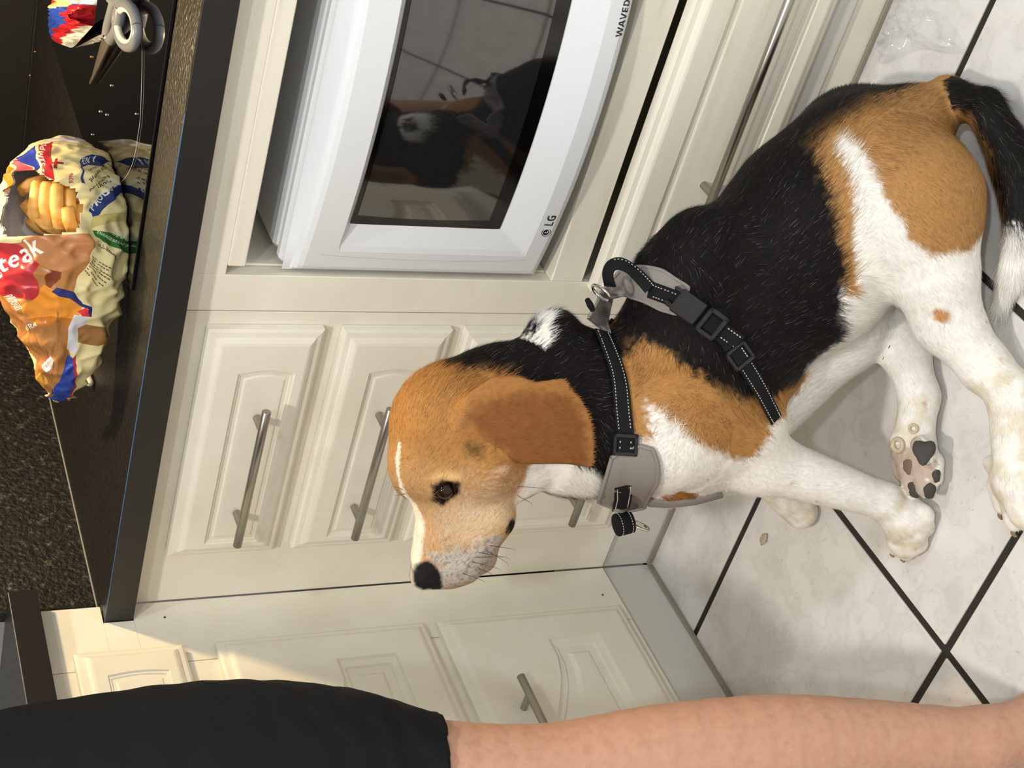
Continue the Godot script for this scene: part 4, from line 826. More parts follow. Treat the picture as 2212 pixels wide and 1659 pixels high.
const CHEST_STRAP := [
	[[Vector3(-0.1593, 0.3554, 0.0379), Vector3(-0.741, 0.452, 0.497)], [Vector3(-0.1662, 0.3439, 0.0372), Vector3(-0.809, 0.332, 0.485)], [Vector3(-0.1550, 0.3444, 0.0508), Vector3(-0.699, 0.327, 0.636)], [Vector3(-0.1493, 0.3401, 0.0585), Vector3(-0.649, 0.271, 0.711)], [Vector3(-0.1431, 0.3355, 0.0651), Vector3(-0.595, 0.214, 0.775)], [Vector3(-0.1381, 0.3295, 0.0698), Vector3(-0.579, 0.017, 0.815)], [Vector3(-0.1367, 0.3202, 0.0707), Vector3(-0.550, -0.032, 0.835)], [Vector3(-0.1376, 0.3087, 0.0692), Vector3(-0.536, -0.090, 0.839)], [Vector3(-0.1348, 0.2999, 0.0697), Vector3(-0.499, -0.148, 0.854)], [Vector3(-0.1342, 0.2889, 0.0678), Vector3(-0.476, -0.215, 0.853)], [Vector3(-0.1356, 0.2759, 0.0637), Vector3(-0.471, -0.210, 0.857)], [Vector3(-0.1361, 0.2636, 0.0605), Vector3(-0.473, -0.208, 0.856)]],
	[[Vector3(-0.1461, 0.3661, 0.0454), Vector3(-0.654, 0.516, 0.552)], [Vector3(-0.1480, 0.3585, 0.0497), Vector3(-0.658, 0.451, 0.603)], [Vector3(-0.1442, 0.3531, 0.0568), Vector3(-0.627, 0.387, 0.677)], [Vector3(-0.1414, 0.3467, 0.0625), Vector3(-0.599, 0.315, 0.736)], [Vector3(-0.1369, 0.3409, 0.0682), Vector3(-0.558, 0.247, 0.792)], [Vector3(-0.1319, 0.3348, 0.0729), Vector3(-0.515, 0.178, 0.839)], [Vector3(-0.1290, 0.3268, 0.0756), Vector3(-0.508, -0.025, 0.861)], [Vector3(-0.1291, 0.3159, 0.0751), Vector3(-0.485, -0.074, 0.871)], [Vector3(-0.1267, 0.3067, 0.0753), Vector3(-0.448, -0.130, 0.884)], [Vector3(-0.1253, 0.2963, 0.0741), Vector3(-0.417, -0.192, 0.888)], [Vector3(-0.1266, 0.2832, 0.0701), Vector3(-0.408, -0.249, 0.878)], [Vector3(-0.1270, 0.2708, 0.0669), Vector3(-0.458, -0.175, 0.871)]],
	[[Vector3(-0.1357, 0.3744, 0.0500), Vector3(-0.655, 0.434, 0.619)], [Vector3(-0.1372, 0.3664, 0.0544), Vector3(-0.599, 0.493, 0.631)], [Vector3(-0.1359, 0.3597, 0.0603), Vector3(-0.581, 0.428, 0.692)], [Vector3(-0.1348, 0.3522, 0.0651), Vector3(-0.565, 0.349, 0.748)], [Vector3(-0.1318, 0.3453, 0.0700), Vector3(-0.535, 0.273, 0.799)], [Vector3(-0.1269, 0.3390, 0.0749), Vector3(-0.497, 0.198, 0.845)], [Vector3(-0.1232, 0.3316, 0.0785), Vector3(-0.463, 0.119, 0.879)], [Vector3(-0.1222, 0.3217, 0.0792), Vector3(-0.450, -0.068, 0.890)], [Vector3(-0.1202, 0.3120, 0.0791), Vector3(-0.413, -0.120, 0.903)], [Vector3(-0.1187, 0.3015, 0.0780), Vector3(-0.378, -0.179, 0.908)], [Vector3(-0.1188, 0.2894, 0.0752), Vector3(-0.370, -0.227, 0.901)], [Vector3(-0.1184, 0.2777, 0.0729), Vector3(-0.492, -0.115, 0.863)]]]
const GRIP := [Vector3(0.1005, 0.4548, -0.0407), Vector3(0.1136, 0.4609, -0.0435), Vector3(0.1240, 0.4602, -0.0437), Vector3(0.1292, 0.4539, -0.0407), Vector3(0.1275, 0.4440, -0.0362), Vector3(0.1226, 0.4342, -0.0290), Vector3(0.1176, 0.4263, -0.0218), Vector3(0.1137, 0.4210, -0.0148)]
const DRING := Vector3(0.0964, 0.4702, -0.0316)
const DRING_TAB := Vector3(0.0820, 0.4811, -0.0285)
const FRONT_ROLL := Vector3(-0.1949, 0.3723, 0.0392)
const FRONT_RING := Vector3(-0.1921, 0.3535, 0.0488)
const BADGE := [[Vector3(-0.0872, 0.4302, 0.0773), Vector3(-0.340, 0.105, 0.934)], [Vector3(-0.1162, 0.4156, 0.0627), Vector3(-0.480, -0.184, 0.858)], [Vector3(-0.1413, 0.4057, 0.0564), Vector3(-0.664, -0.139, 0.734)]]
const WHISKERS := [[Vector3(-0.1662, 0.6051, 0.1077), Vector3(-0.1421, 0.5883, 0.1347)], [Vector3(-0.1614, 0.6027, 0.1055), Vector3(-0.1422, 0.5815, 0.1389)], [Vector3(-0.1707, 0.6103, 0.1099), Vector3(-0.1540, 0.5914, 0.1438)], [Vector3(-0.1545, 0.5894, 0.1029), Vector3(-0.1353, 0.5751, 0.1321)], [Vector3(-0.1805, 0.5998, 0.1118), Vector3(-0.1667, 0.5982, 0.1373)], [Vector3(-0.1841, 0.6194, 0.1135), Vector3(-0.1700, 0.6071, 0.1453)], [Vector3(-0.0927, 0.5617, 0.0752), Vector3(-0.0722, 0.5456, 0.1045)], [Vector3(-0.1109, 0.5556, 0.0705), Vector3(-0.1007, 0.5523, 0.1001)], [Vector3(-0.1599, 0.5941, 0.1041), Vector3(-0.1514, 0.5822, 0.1402)], [Vector3(-0.1209, 0.6824, 0.0410), Vector3(-0.1057, 0.7030, 0.0510)], [Vector3(-0.1256, 0.6789, 0.0421), Vector3(-0.1148, 0.6987, 0.0561)]]

# ------------------------------------------------------------------ implicit bodies meshed as surface nets
# prims: [a, b, ra, rb, k, flat axis, flat factor]
func grid_fill(D: PackedFloat32Array, ID: PackedInt32Array, prims: Array, lo: Vector3, cell: float, nx: int, ny: int, nz: int) -> void:
	for pi in prims.size():
		var pr: Array = prims[pi]
		var a: Vector3 = pr[0]
		var b: Vector3 = pr[1]
		var ra: float = pr[2]
		var rb: float = pr[3]
		var k: float = pr[4]
		var n: Vector3 = pr[5]
		var q: float = pr[6] - 1.0
		var reach := maxf(ra, rb) / minf(1.0, pr[6]) + k + cell * 3.0
		var mn := ((a.min(b) - Vector3.ONE * reach - lo) / cell).floor()
		var mx := ((a.max(b) + Vector3.ONE * reach - lo) / cell).ceil()
		var x0 := maxi(0, int(mn.x))
		var x1 := mini(nx - 1, int(mx.x))
		var y0 := maxi(0, int(mn.y))
		var y1 := mini(ny - 1, int(mx.y))
		var z0 := maxi(0, int(mn.z))
		var z1 := mini(nz - 1, int(mx.z))
		if x0 > x1 or y0 > y1 or z0 > z1:
			continue
		var ba := b - a
		var inv := 1.0 / maxf(ba.length_squared(), 1e-9)
		var dr := rb - ra
		var i4 := 0.25 / k
		var flat := q != 0.0
		for z in range(z0, z1 + 1):
			for y in range(y0, y1 + 1):
				var at := (z * ny + y) * nx
				var p := Vector3(lo.x + x0 * cell, lo.y + y * cell, lo.z + z * cell) - a
				for x in range(x0, x1 + 1):
					var t := clampf(p.dot(ba) * inv, 0.0, 1.0)
					var d := p - ba * t
					if flat:
						d += n * (d.dot(n) * q)
					var v := d.length() - ra - dr * t
					var c := D[at + x]
					if v < c:
						ID[at + x] = pi
					var h := k - absf(c - v)
					D[at + x] = minf(c, v) - (h * h * i4 if h > 0.0 else 0.0)
					p.x += cell

# appends to V (positions), NN (normals), II (bone numbers), T (indices)
func surface_nets(D: PackedFloat32Array, ID: PackedInt32Array, lo: Vector3, cell: float, nx: int, ny: int, nz: int, V: PackedVector3Array, NN: PackedVector3Array, II: PackedInt32Array, T: PackedInt32Array) -> void:
	var map := PackedInt32Array()
	map.resize(nx * ny * nz)
	map.fill(-1)
	var sy := nx
	var sz := nx * ny
	var lim := cell * 2.0
	for z in nz - 1:
		for y in ny - 1:
			var base := z * sz + y * sy
			for x in nx - 1:
				var i := base + x
				var d0 := D[i]
				if d0 > lim or d0 < -lim:
					continue
				var d1 := D[i + 1]
				var d2 := D[i + sy]
				var d3 := D[i + sy + 1]
				var d4 := D[i + sz]
				var d5 := D[i + sz + 1]
				var d6 := D[i + sz + sy]
				var d7 := D[i + sz + sy + 1]
				var s := int(d0 < 0) + int(d1 < 0) + int(d2 < 0) + int(d3 < 0) + int(d4 < 0) + int(d5 < 0) + int(d6 < 0) + int(d7 < 0)
				if s == 0 or s == 8:
					continue
				var sum := Vector3.ZERO
				var cnt := 0
				if (d0 < 0) != (d1 < 0): sum += Vector3(d0 / (d0 - d1), 0, 0); cnt += 1
				if (d2 < 0) != (d3 < 0): sum += Vector3(d2 / (d2 - d3), 1, 0); cnt += 1
				if (d4 < 0) != (d5 < 0): sum += Vector3(d4 / (d4 - d5), 0, 1); cnt += 1
				if (d6 < 0) != (d7 < 0): sum += Vector3(d6 / (d6 - d7), 1, 1); cnt += 1
				if (d0 < 0) != (d2 < 0): sum += Vector3(0, d0 / (d0 - d2), 0); cnt += 1
				if (d1 < 0) != (d3 < 0): sum += Vector3(1, d1 / (d1 - d3), 0); cnt += 1
				if (d4 < 0) != (d6 < 0): sum += Vector3(0, d4 / (d4 - d6), 1); cnt += 1
				if (d5 < 0) != (d7 < 0): sum += Vector3(1, d5 / (d5 - d7), 1); cnt += 1
				if (d0 < 0) != (d4 < 0): sum += Vector3(0, 0, d0 / (d0 - d4)); cnt += 1
				if (d1 < 0) != (d5 < 0): sum += Vector3(1, 0, d1 / (d1 - d5)); cnt += 1
				if (d2 < 0) != (d6 < 0): sum += Vector3(0, 1, d2 / (d2 - d6)); cnt += 1
				if (d3 < 0) != (d7 < 0): sum += Vector3(1, 1, d3 / (d3 - d7)); cnt += 1
				var f := sum / cnt
				map[i] = V.size()
				V.append(lo + Vector3(x + f.x, y + f.y, z + f.z) * cell)
				var gx := (1 - f.y) * ((1 - f.z) * (d1 - d0) + f.z * (d5 - d4)) + f.y * ((1 - f.z) * (d3 - d2) + f.z * (d7 - d6))
				var gy := (1 - f.x) * ((1 - f.z) * (d2 - d0) + f.z * (d6 - d4)) + f.x * ((1 - f.z) * (d3 - d1) + f.z * (d7 - d5))
				var gz := (1 - f.x) * ((1 - f.y) * (d4 - d0) + f.y * (d6 - d2)) + f.x * ((1 - f.y) * (d5 - d1) + f.y * (d7 - d3))
				NN.append(Vector3(gx, gy, gz).normalized())
				II.append(ID[i])
	for z in range(1, nz - 1):
		for y in range(1, ny - 1):
			var base := z * sz + y * sy
			for x in range(1, nx - 1):
				var i := base + x
				if map[i] < 0:
					continue
				var inside := D[i] < 0
				# the quad round each crossed edge that starts at this corner
				if inside != (D[i + 1] < 0):
					net_quad(T, map[i], map[i - sy], map[i - sy - sz], map[i - sz], inside)
				if inside != (D[i + sy] < 0):
					net_quad(T, map[i], map[i - sz], map[i - 1 - sz], map[i - 1], inside)
				if inside != (D[i + sz] < 0):
					net_quad(T, map[i], map[i - 1], map[i - 1 - sy], map[i - sy], inside)

func net_quad(T: PackedInt32Array, a: int, b: int, c: int, d: int, inside: bool) -> void:
	if a < 0 or b < 0 or c < 0 or d < 0:
		return
	if inside:
		T.append(a); T.append(c); T.append(b); T.append(a); T.append(d); T.append(c)
	else:
		T.append(a); T.append(b); T.append(c); T.append(a); T.append(c); T.append(d)

func poly_distance(p: Vector2, poly: PackedVector2Array) -> float:
	var best := 1e9
	var odd := false
	var m := poly.size()
	var j := m - 1
	for i in m:
		var a := poly[j]
		var b := poly[i]
		var ab := b - a
		var ap := p - a
		var d := ap - ab * clampf(ap.dot(ab) / maxf(ab.length_squared(), 1e-12), 0.0, 1.0)
		best = minf(best, d.length_squared())
		if (a.y > p.y) != (b.y > p.y) and p.x < a.x + (p.y - a.y) / (b.y - a.y) * ab.x:
			odd = not odd
		j = i
	return -sqrt(best) if odd else sqrt(best)

func smooth_min(a: float, b: float, k: float) -> float:
	var h := maxf(k - absf(a - b), 0.0)
	return minf(a, b) - h * h * 0.25 / k

# ------------------------------------------------------------------ the beagle
var ear_poly := PackedVector2Array()
var ear_brown := PackedVector2Array()
var coat := []
var coat_noise := FastNoiseLite.new()
var bone_dir := []
var grizzle := 0

func lin(r: int, g: int, b: int) -> Color:
	return srgb(r, g, b).srgb_to_linear()

func dog_prims() -> Array:
	var out := []
	for b in DOG_BONES:
		var ja: Array = DOG_JOINTS[b[0]]
		var jb: Array = DOG_JOINTS[b[1]]
		var ax: Vector3 = [Vector3.ZERO, DOG_N, HEAD_N][b[3]]
		out.append([ja[0], jb[0], ja[1], jb[1], b[2], ax, b[4]])
		var dir: Vector3 = jb[0] - ja[0]
		bone_dir.append(dir.normalized())
	return out

func ear_field(p: Vector3, side: float) -> float:
	var q := p - HEAD_AT
	var u := q.dot(HEAD_U)
	var h := q.dot(HEAD_F)
	var n := q.dot(HEAD_N) * side
	var along := clampf(-u / 0.16, 0.0, 1.0)
	var sheet := 0.066 - 0.10 * u + 0.008 * sin(PI * along) - 2.0 * (h + 0.03) * (h + 0.03)
	var e := absf(n - sheet) - 0.0012
	if e > 0.022:
		return 0.05
	var d2 := poly_distance(Vector2(h, u), ear_poly) + 0.003
	return Vector2(maxf(d2, 0.0), maxf(e, 0.0)).length() + minf(maxf(d2, e), 0.0) - 0.003

func eye_centre(side: float) -> Vector3:
	var c: Vector3 = EYE_HIT
	var f := c.dot(HEAD_F)
	var u := c.dot(HEAD_U)
	var n := c.dot(HEAD_N) - 0.0062
	return HEAD_AT + HEAD_F * f + HEAD_U * u + HEAD_N * n * side

func shape_head(D: PackedFloat32Array, ID: PackedInt32Array, lo: Vector3, cell: float, nx: int, ny: int, nz: int) -> void:
	ear_poly = PackedVector2Array()
	for v in smooth_curve(EAR, 2, true):
		ear_poly.append(v)
	for side: float in [1.0, -1.0]:
		# ears
		var mid: Vector3 = HEAD_AT + HEAD_F * -0.03 + HEAD_U * -0.075 + HEAD_N * 0.078 * side
		var ext := Vector3(0.085, 0.115, 0.085)
		var e0 := ((mid - ext - lo) / cell).floor().max(Vector3.ZERO)
		var e1 := ((mid + ext - lo) / cell).ceil().min(Vector3(nx - 1, ny - 1, nz - 1))
		for z in range(int(e0.z), int(e1.z) + 1):
			for y in range(int(e0.y), int(e1.y) + 1):
				for x in range(int(e0.x), int(e1.x) + 1):
					var p := lo + Vector3(x, y, z) * cell
					var q := p - HEAD_AT
					var n := q.dot(HEAD_N) * side
					if n < 0.045 or n > 0.115:
						continue
					var i := (z * ny + y) * nx + x
					var e := ear_field(p, side)
					if e > 0.03:
						continue
					if e < D[i]:
						ID[i] = 1000
					var u := q.dot(HEAD_U)
					D[i] = smooth_min(D[i], e, 0.016 if u > -0.03 else 0.006)
		# eye sockets
		var c := eye_centre(side)
		var out_n := HEAD_N * side
		var axis := (HEAD_F * 0.82 + HEAD_U * 0.25 - out_n * 0.35).normalized()
		var up := out_n.cross(axis).normalized()
		if up.y < 0:
			up = -up
		var third := axis.cross(up)
		var r := int(ceil(0.022 / cell))
		var ci := ((c - lo) / cell).round()
		for z in range(int(ci.z) - r, int(ci.z) + r + 1):
			for y in range(int(ci.y) - r, int(ci.y) + r + 1):
				for x in range(int(ci.x) - r, int(ci.x) + r + 1):
					if x < 0 or y < 0 or z < 0 or x >= nx or y >= ny or z >= nz:
						continue
					var p := lo + Vector3(x, y, z) * cell - (c + out_n * 0.006)
					var e := (Vector3(p.dot(axis) / 0.0108, p.dot(up) / 0.0050, p.dot(third) / 0.016).length() - 1.0) * 0.0085
					var i := (z * ny + y) * nx + x
					D[i] = -smooth_min(-D[i], e, 0.003)
	# nostrils
	for side: float in [1.0, -1.0]:
		var nt: Vector3 = DOG_JOINTS["nose"][0] + HEAD_F * 0.014 - HEAD_U * 0.004 + HEAD_N * 0.0085 * side
		var r2 := int(ceil(0.01 / cell))
		var ci2 := ((nt - lo) / cell).round()
		for z in range(int(ci2.z) - r2, int(ci2.z) + r2 + 1):
			for y in range(int(ci2.y) - r2, int(ci2.y) + r2 + 1):
				for x in range(int(ci2.x) - r2, int(ci2.x) + r2 + 1):
					if x < 0 or y < 0 or z < 0 or x >= nx or y >= ny or z >= nz:
						continue
					var e := (lo + Vector3(x, y, z) * cell).distance_to(nt) - 0.0042
					var i := (z * ny + y) * nx + x
					D[i] = -smooth_min(-D[i], e, 0.002)

func init_coat() -> void:
	coat_noise.seed = 5
	for v in EAR_BROWN:
		ear_brown.append(v)
	coat_noise.frequency = 90.0
	coat_noise.fractal_octaves = 2
	# [polygon, head frame?, colour, soft edge, ragged edge, only where outward > this]
	var white := lin(240, 236, 228)
	var black := lin(22, 21, 20)
	var tan := lin(172, 124, 72)
	for c in [
		[COAT_TAN_SHOULDER, false, tan, 0.005, 0.012], [COAT_TAN_HIND, false, lin(172, 128, 78), 0.005, 0.012], [COAT_WHITE_THIGH, false, white, 0.003, 0.008], [COAT_SPOT_CHEST, false, lin(160, 104, 48), 0.002, 0.004], [COAT_SPOT_LEG, false, lin(188, 138, 92), 0.002, 0.005],
		[COAT_BLACK, false, black, 0.006, 0.016],
		[COAT_BLACK_NECK, true, black, 0.006, 0.012], [COAT_WHITE_NECK, true, white, 0.002, 0.008], [COAT_WHITE_THROAT, true, white, 0.004, 0.006],
		[COAT_PALE_CHEEK, true, lin(206, 176, 138), 0.022, 0.03], [COAT_GREY_MUZZLE, true, lin(182, 172, 160), 0.007, 0.016], [COAT_SMUDGE, true, lin(112, 80, 44), 0.006, 0.008], [COAT_PALE_SPOT, true, lin(212, 182, 144), 0.003, 0.006], [COAT_BROW, true, lin(214, 172, 116), 0.005, 0.006],
		[COAT_EYE_DARK, true, lin(26, 21, 18), 0.002, 0.004], [COAT_LIP, true, lin(24, 21, 20), 0.001, 0.002], [COAT_NOSE, true, lin(30, 29, 29), 0.0015, 0.001],
	]:
		var pl := PackedVector2Array()
		var bb := Rect2(c[0][0], Vector2.ZERO)
		for v in c[0]:
			pl.append(v)
			bb = bb.expand(v)
		if c[0] == COAT_GREY_MUZZLE:
			grizzle = coat.size()
		coat.append([pl, c[1], c[2], c[3], c[4], bb.grow(0.03)])

func bone_joint(i: int) -> String:
	return DOG_BONES[i][0] if i < DOG_BONES.size() else "ear"

func coat_colour(p: Vector3, n: Vector3, id: int) -> Color:
	var j := bone_joint(id)
	var wob := coat_noise.get_noise_3dv(p)
	var fine := coat_noise.get_noise_3dv(p * 5.0 + Vector3(3, 1, 7))
	var q := p - HEAD_AT
	var hf := q.dot(HEAD_F)
	var hu := q.dot(HEAD_U)
	var hn := q.dot(HEAD_N)
	var white := lin(242, 238, 230)
	if j == "ear":
		# tan leather with a brown patch, ragged at its edge
		var e := lin(162, 112, 64).lerp(lin(128, 82, 45), 1.0 - smoothstep(-0.009, 0.009, poly_distance(Vector2(hf, hu), ear_brown) + wob * 0.004))
		return e * (1.0 + 0.14 * wob)
	var is_head := p.y > HEAD_AT.y - 0.062 + 0.30 * minf(0.0, -hf - 0.055) and (hf > -0.09) and p.y > 0.35
	var head := is_head or (p - COLLAR_AT).dot(COLLAR_N) > 0.0
	var c: Color
	# where round its bone this bit of coat lies
	var off := n
	if id < DOG_BONES.size():
		var ba: Vector3 = DOG_JOINTS[DOG_BONES[id][0]][0]
		var bb: Vector3 = DOG_JOINTS[DOG_BONES[id][1]][0]
		off = (p - ba - (bb - ba) * clampf((p - ba).dot(bb - ba) / (bb - ba).length_squared(), 0.0, 1.0)).normalized()
	if j.begins_with("ta"):
		# tail: black outside the curl, tan inside it, white towards the tip
		var inward := (Vector3(0.20, 0.02, 0.0) - p)
		inward.y = 0.02
		c = lin(26, 23, 21).lerp(lin(146, 104, 60), smoothstep(0.25, 0.75, off.dot(inward.normalized()) + wob * 0.35))
		var a3: Vector3 = DOG_JOINTS["ta3"][0]
		var to: Vector3 = (DOG_JOINTS["ta4"][0] - DOG_JOINTS["ta2"][0]).normalized()
		return c.lerp(white, smoothstep(-0.012, 0.012, (p - a3).dot(to) + wob * 0.02 + 0.004)) if j in ["ta2", "ta3", "ta4"] else c
	if is_head and p.y > 0.42:
		c = lin(170, 120, 66).lerp(lin(182, 142, 96), smoothstep(0.0, 0.08, hf))
		# blaze between the eyes and down the muzzle
		var w := 0.0013 + 0.010 * smoothstep(0.055, 0.12, hf) + 0.0012 * wob
		if hf > 0.018 and hu > -0.03:
			c = c.lerp(lin(232, 222, 204), 1.0 - smoothstep(w, w + 0.0022 + 0.004 * smoothstep(0.06, 0.12, hf), absf(hn - 0.015 * smoothstep(0.095, 0.055, hf))))
	elif head and p.y > 0.30:
		c = lin(22, 21, 20)
	else:
		c = white
		if p.y > 0.385 and p.dot(DOG_F) < -0.012:
			c = lin(34, 29, 25)
		# along the spine no white comes through: dark tan under the saddle
		if p.y > 0.1 and -0.827 * (p.dot(DOG_F) + 0.19) + 0.562 * (p.y - 0.371) > 0.004 and p.dot(DOG_F) < -0.2:
			c = lin(88, 64, 40)
		# patchy yellow staining on the paws
		if j in ["lpa", "lto", "lca", "ft1", "ft2", "ft3", "ft4", "lme", "lpw", "lho", "ht1", "ht2", "ht3", "ht4", "rca", "rme"]:
			c = c.lerp(lin(218, 202, 168), 0.6 * smoothstep(-0.35, 0.35, coat_noise.get_noise_3dv(p * 0.4)))
		# freckles on the legs
		var fr := coat_noise.get_noise_3dv(p * 0.55 + Vector3(11, 4, 2))
		if p.y < 0.22:
			c = c.lerp(lin(196, 150, 116), 0.6 * smoothstep(0.70, 0.76, fr))
	for li in coat.size():
		var l: Array = coat[li]
		if li == coat.size() - 3 and head and is_head and hf > 0.03 and hu < 0.02:
			# grizzled muzzle and cheek: pale and dark hairs mixed
			var g := 1.0 - smoothstep(-0.010, 0.012, poly_distance(Vector2(hf, hu), coat[grizzle][0]) + wob * 0.01)
			c = c.lerp(lin(104, 96, 90), g * 0.75 * smoothstep(0.08, 0.45, fine))
			c = c.lerp(lin(226, 216, 202), 0.30 * smoothstep(0.05, 0.5, -fine) * smoothstep(0.02, -0.02, hu))
		if l[1] != head:
			continue
		var at := Vector2(hf, hu) if l[1] else Vector2(p.dot(DOG_F), p.y)
		if not l[5].has_point(at):
			continue
		if j.begins_with("l") and l[2].r < 0.02 and not l[1] and p.y < 0.12:
			continue
		var d: float = poly_distance(at, l[0]) + (wob + 0.6 * fine) * l[4] * 0.5
		c = c.lerp(l[2], 1.0 - smoothstep(-l[3], l[3], d))
	if not head and p.y > 0.07:
		# the saddle runs on as a dark line along the spine
		var sp := Vector2(p.dot(DOG_F) + 0.19, p.y - 0.371)
		var rise := -0.827 * sp.x + 0.562 * sp.y
		var lat := p.dot(DOG_N) + 0.0226
		if rise > -0.05 and sp.x < 0.0 and p.y > 0.10:
			c = c.lerp(lin(24, 22, 20), smoothstep(0.010, -0.004, lat + (wob + 0.5 * fine) * 0.008))
		if sp.x < 0.06:
			c = c.lerp(lin(22, 21, 20), smoothstep(0.018, 0.027, rise + (wob + 0.5 * fine) * 0.008))
	if j in ["rpw", "qt1", "qt2", "qt3", "qt4", "qp1"] and off.y > 0.3:
		# bare skin on the sole of the right hind foot
		c = c.lerp(lin(170, 142, 118), 0.75 * smoothstep(0.3, 0.6, off.y + wob * 0.4))
	return c * (1.0 + 0.10 * wob + 0.08 * fine)

var dog_v := PackedVector3Array()
var dog_n := PackedVector3Array()
var dog_i := PackedInt32Array()
var dog_t := PackedInt32Array()
var dog_c := PackedColorArray()

func build_dog() -> void:
	init_coat()
	var prims := dog_prims()
	var dog := thing("beagle", "tricolour beagle in a grey harness sitting on the tiles before the microwave", "dog", DOG_AT)
	for g in [[Vector3(-0.34, -0.006, -0.26), Vector3(0.44, 0.078, 0.34), 0.0034], [Vector3(-0.28, 0.070, -0.26), Vector3(0.44, 0.462, 0.22), 0.0052], [Vector3(-0.25, 0.454, -0.13), Vector3(0.11, 0.74, 0.17), 0.0029]]:
		var lo: Vector3 = g[0]
		var cell: float = g[2]
		var nn: Vector3 = ((g[1] - lo) / cell).ceil()
		var nx := int(nn.x)
		var ny := int(nn.y)
		var nz := int(nn.z)
		var D := PackedFloat32Array()
		D.resize(nx * ny * nz)
		D.fill(9.0)
		var ID := PackedInt32Array()
		ID.resize(nx * ny * nz)
		grid_fill(D, ID, prims, lo, cell, nx, ny, nz)
		if lo.y < 0.0:
			for z in nz:
				for y in 6:
					for x in nx:
						var i := (z * ny + y) * nx + x
						D[i] = maxf(D[i], 0.0008 - (lo.y + y * cell))
		if lo.y > 0.3:
			shape_head(D, ID, lo, cell, nx, ny, nz)
		surface_nets(D, ID, lo, cell, nx, ny, nz, dog_v, dog_n, dog_i, dog_t)
	dog_c.resize(dog_v.size())
	for i in dog_v.size():
		dog_c[i] = coat_colour(dog_v[i], dog_n[i], dog_i[i])
	var arr := []
	arr.resize(Mesh.ARRAY_MAX)
	arr[Mesh.ARRAY_VERTEX] = dog_v
	arr[Mesh.ARRAY_NORMAL] = dog_n
	arr[Mesh.ARRAY_COLOR] = dog_c
	arr[Mesh.ARRAY_INDEX] = dog_t
	var mesh := ArrayMesh.new()
	mesh.add_surface_from_arrays(Mesh.PRIMITIVE_TRIANGLES, arr)
	var fur := mat(Color.WHITE, 0.75)
	fur.vertex_color_use_as_albedo = true
	fur.metallic_specular = 0.25
	part(dog, "body", mesh, fur)
	build_fur(dog)
	# whiskers
	for w in WHISKERS:
		var a: Vector3 = w[0]
		var b: Vector3 = w[1]
		var sag := Vector3(0, -0.004, 0)
		part(dog, "whisker", tube([a, a.lerp(b, 0.4) + sag * 0.6, a.lerp(b, 0.75) + sag, b], [0.00035, 0.0003, 0.0002, 0.0001], 5), M.ink)
	# claws
	for pd in PADS:
		var up: Vector3 = pd[1]
		var fw: Vector3 = (DOG_JOINTS["rtoe"][0] - DOG_JOINTS["rme"][0])
		fw = (fw - up * fw.dot(up)).normalized()
		part(dog, "paw_pad", pad_mesh(0.28 if pd == PADS[0] else 0.06, PADS.find(pd)), M.paw_brown if pd[4] else M.paw_pad, pd[0] - up * 0.0016, Basis(up.cross(fw) * pd[2], up * 0.0042, fw * pd[3]))
	for cs in CLAW_SEATS:
		var first: bool = cs == CLAW_SEATS[0]
		var ring := TorusMesh.new()
		ring.inner_radius = 0.0045 if first else 0.003
		ring.outer_radius = 0.0105 if first else 0.0065
		ring.rings = 24
		ring.ring_segments = 12
		part(dog, "claw", ring, M.claw_pale, cs[0] + cs[1] * 0.002, Basis(Quaternion(Vector3.UP, cs[1])))
	for tt in [["fa2", 0], ["fa3", 0], ["fa4", 0], ["fa1", 0], ["ha1", 1], ["ha2", 1], ["ha3", 1], ["ha4", 1]]:
		var tip: Vector3 = DOG_JOINTS[tt[0]][0]
		var from: Vector3 = DOG_JOINTS[tt[0].replace("a", "t")][0]
		var fw: Vector3 = tip - from
		fw.y = 0
		fw = fw.normalized()
		var s0 := tip + fw * 0.009 + Vector3(0, 0.001, 0)
		part(dog, "claw", tube([s0, s0 + fw * 0.005 - Vector3(0, 0.0015, 0), s0 + fw * 0.0085 - Vector3(0, 0.0055, 0), s0 + fw * 0.0095 - Vector3(0, 0.0085, 0)], [0.003, 0.0028, 0.002, 0.0008], 8), M.claw)
	# eyes
	for side: float in [1.0, -1.0]:
		var e := part(dog, "eye", ball(0.0105, 24), eye_material(), eye_centre(side))
		e.set_meta("label", "dark brown eye")


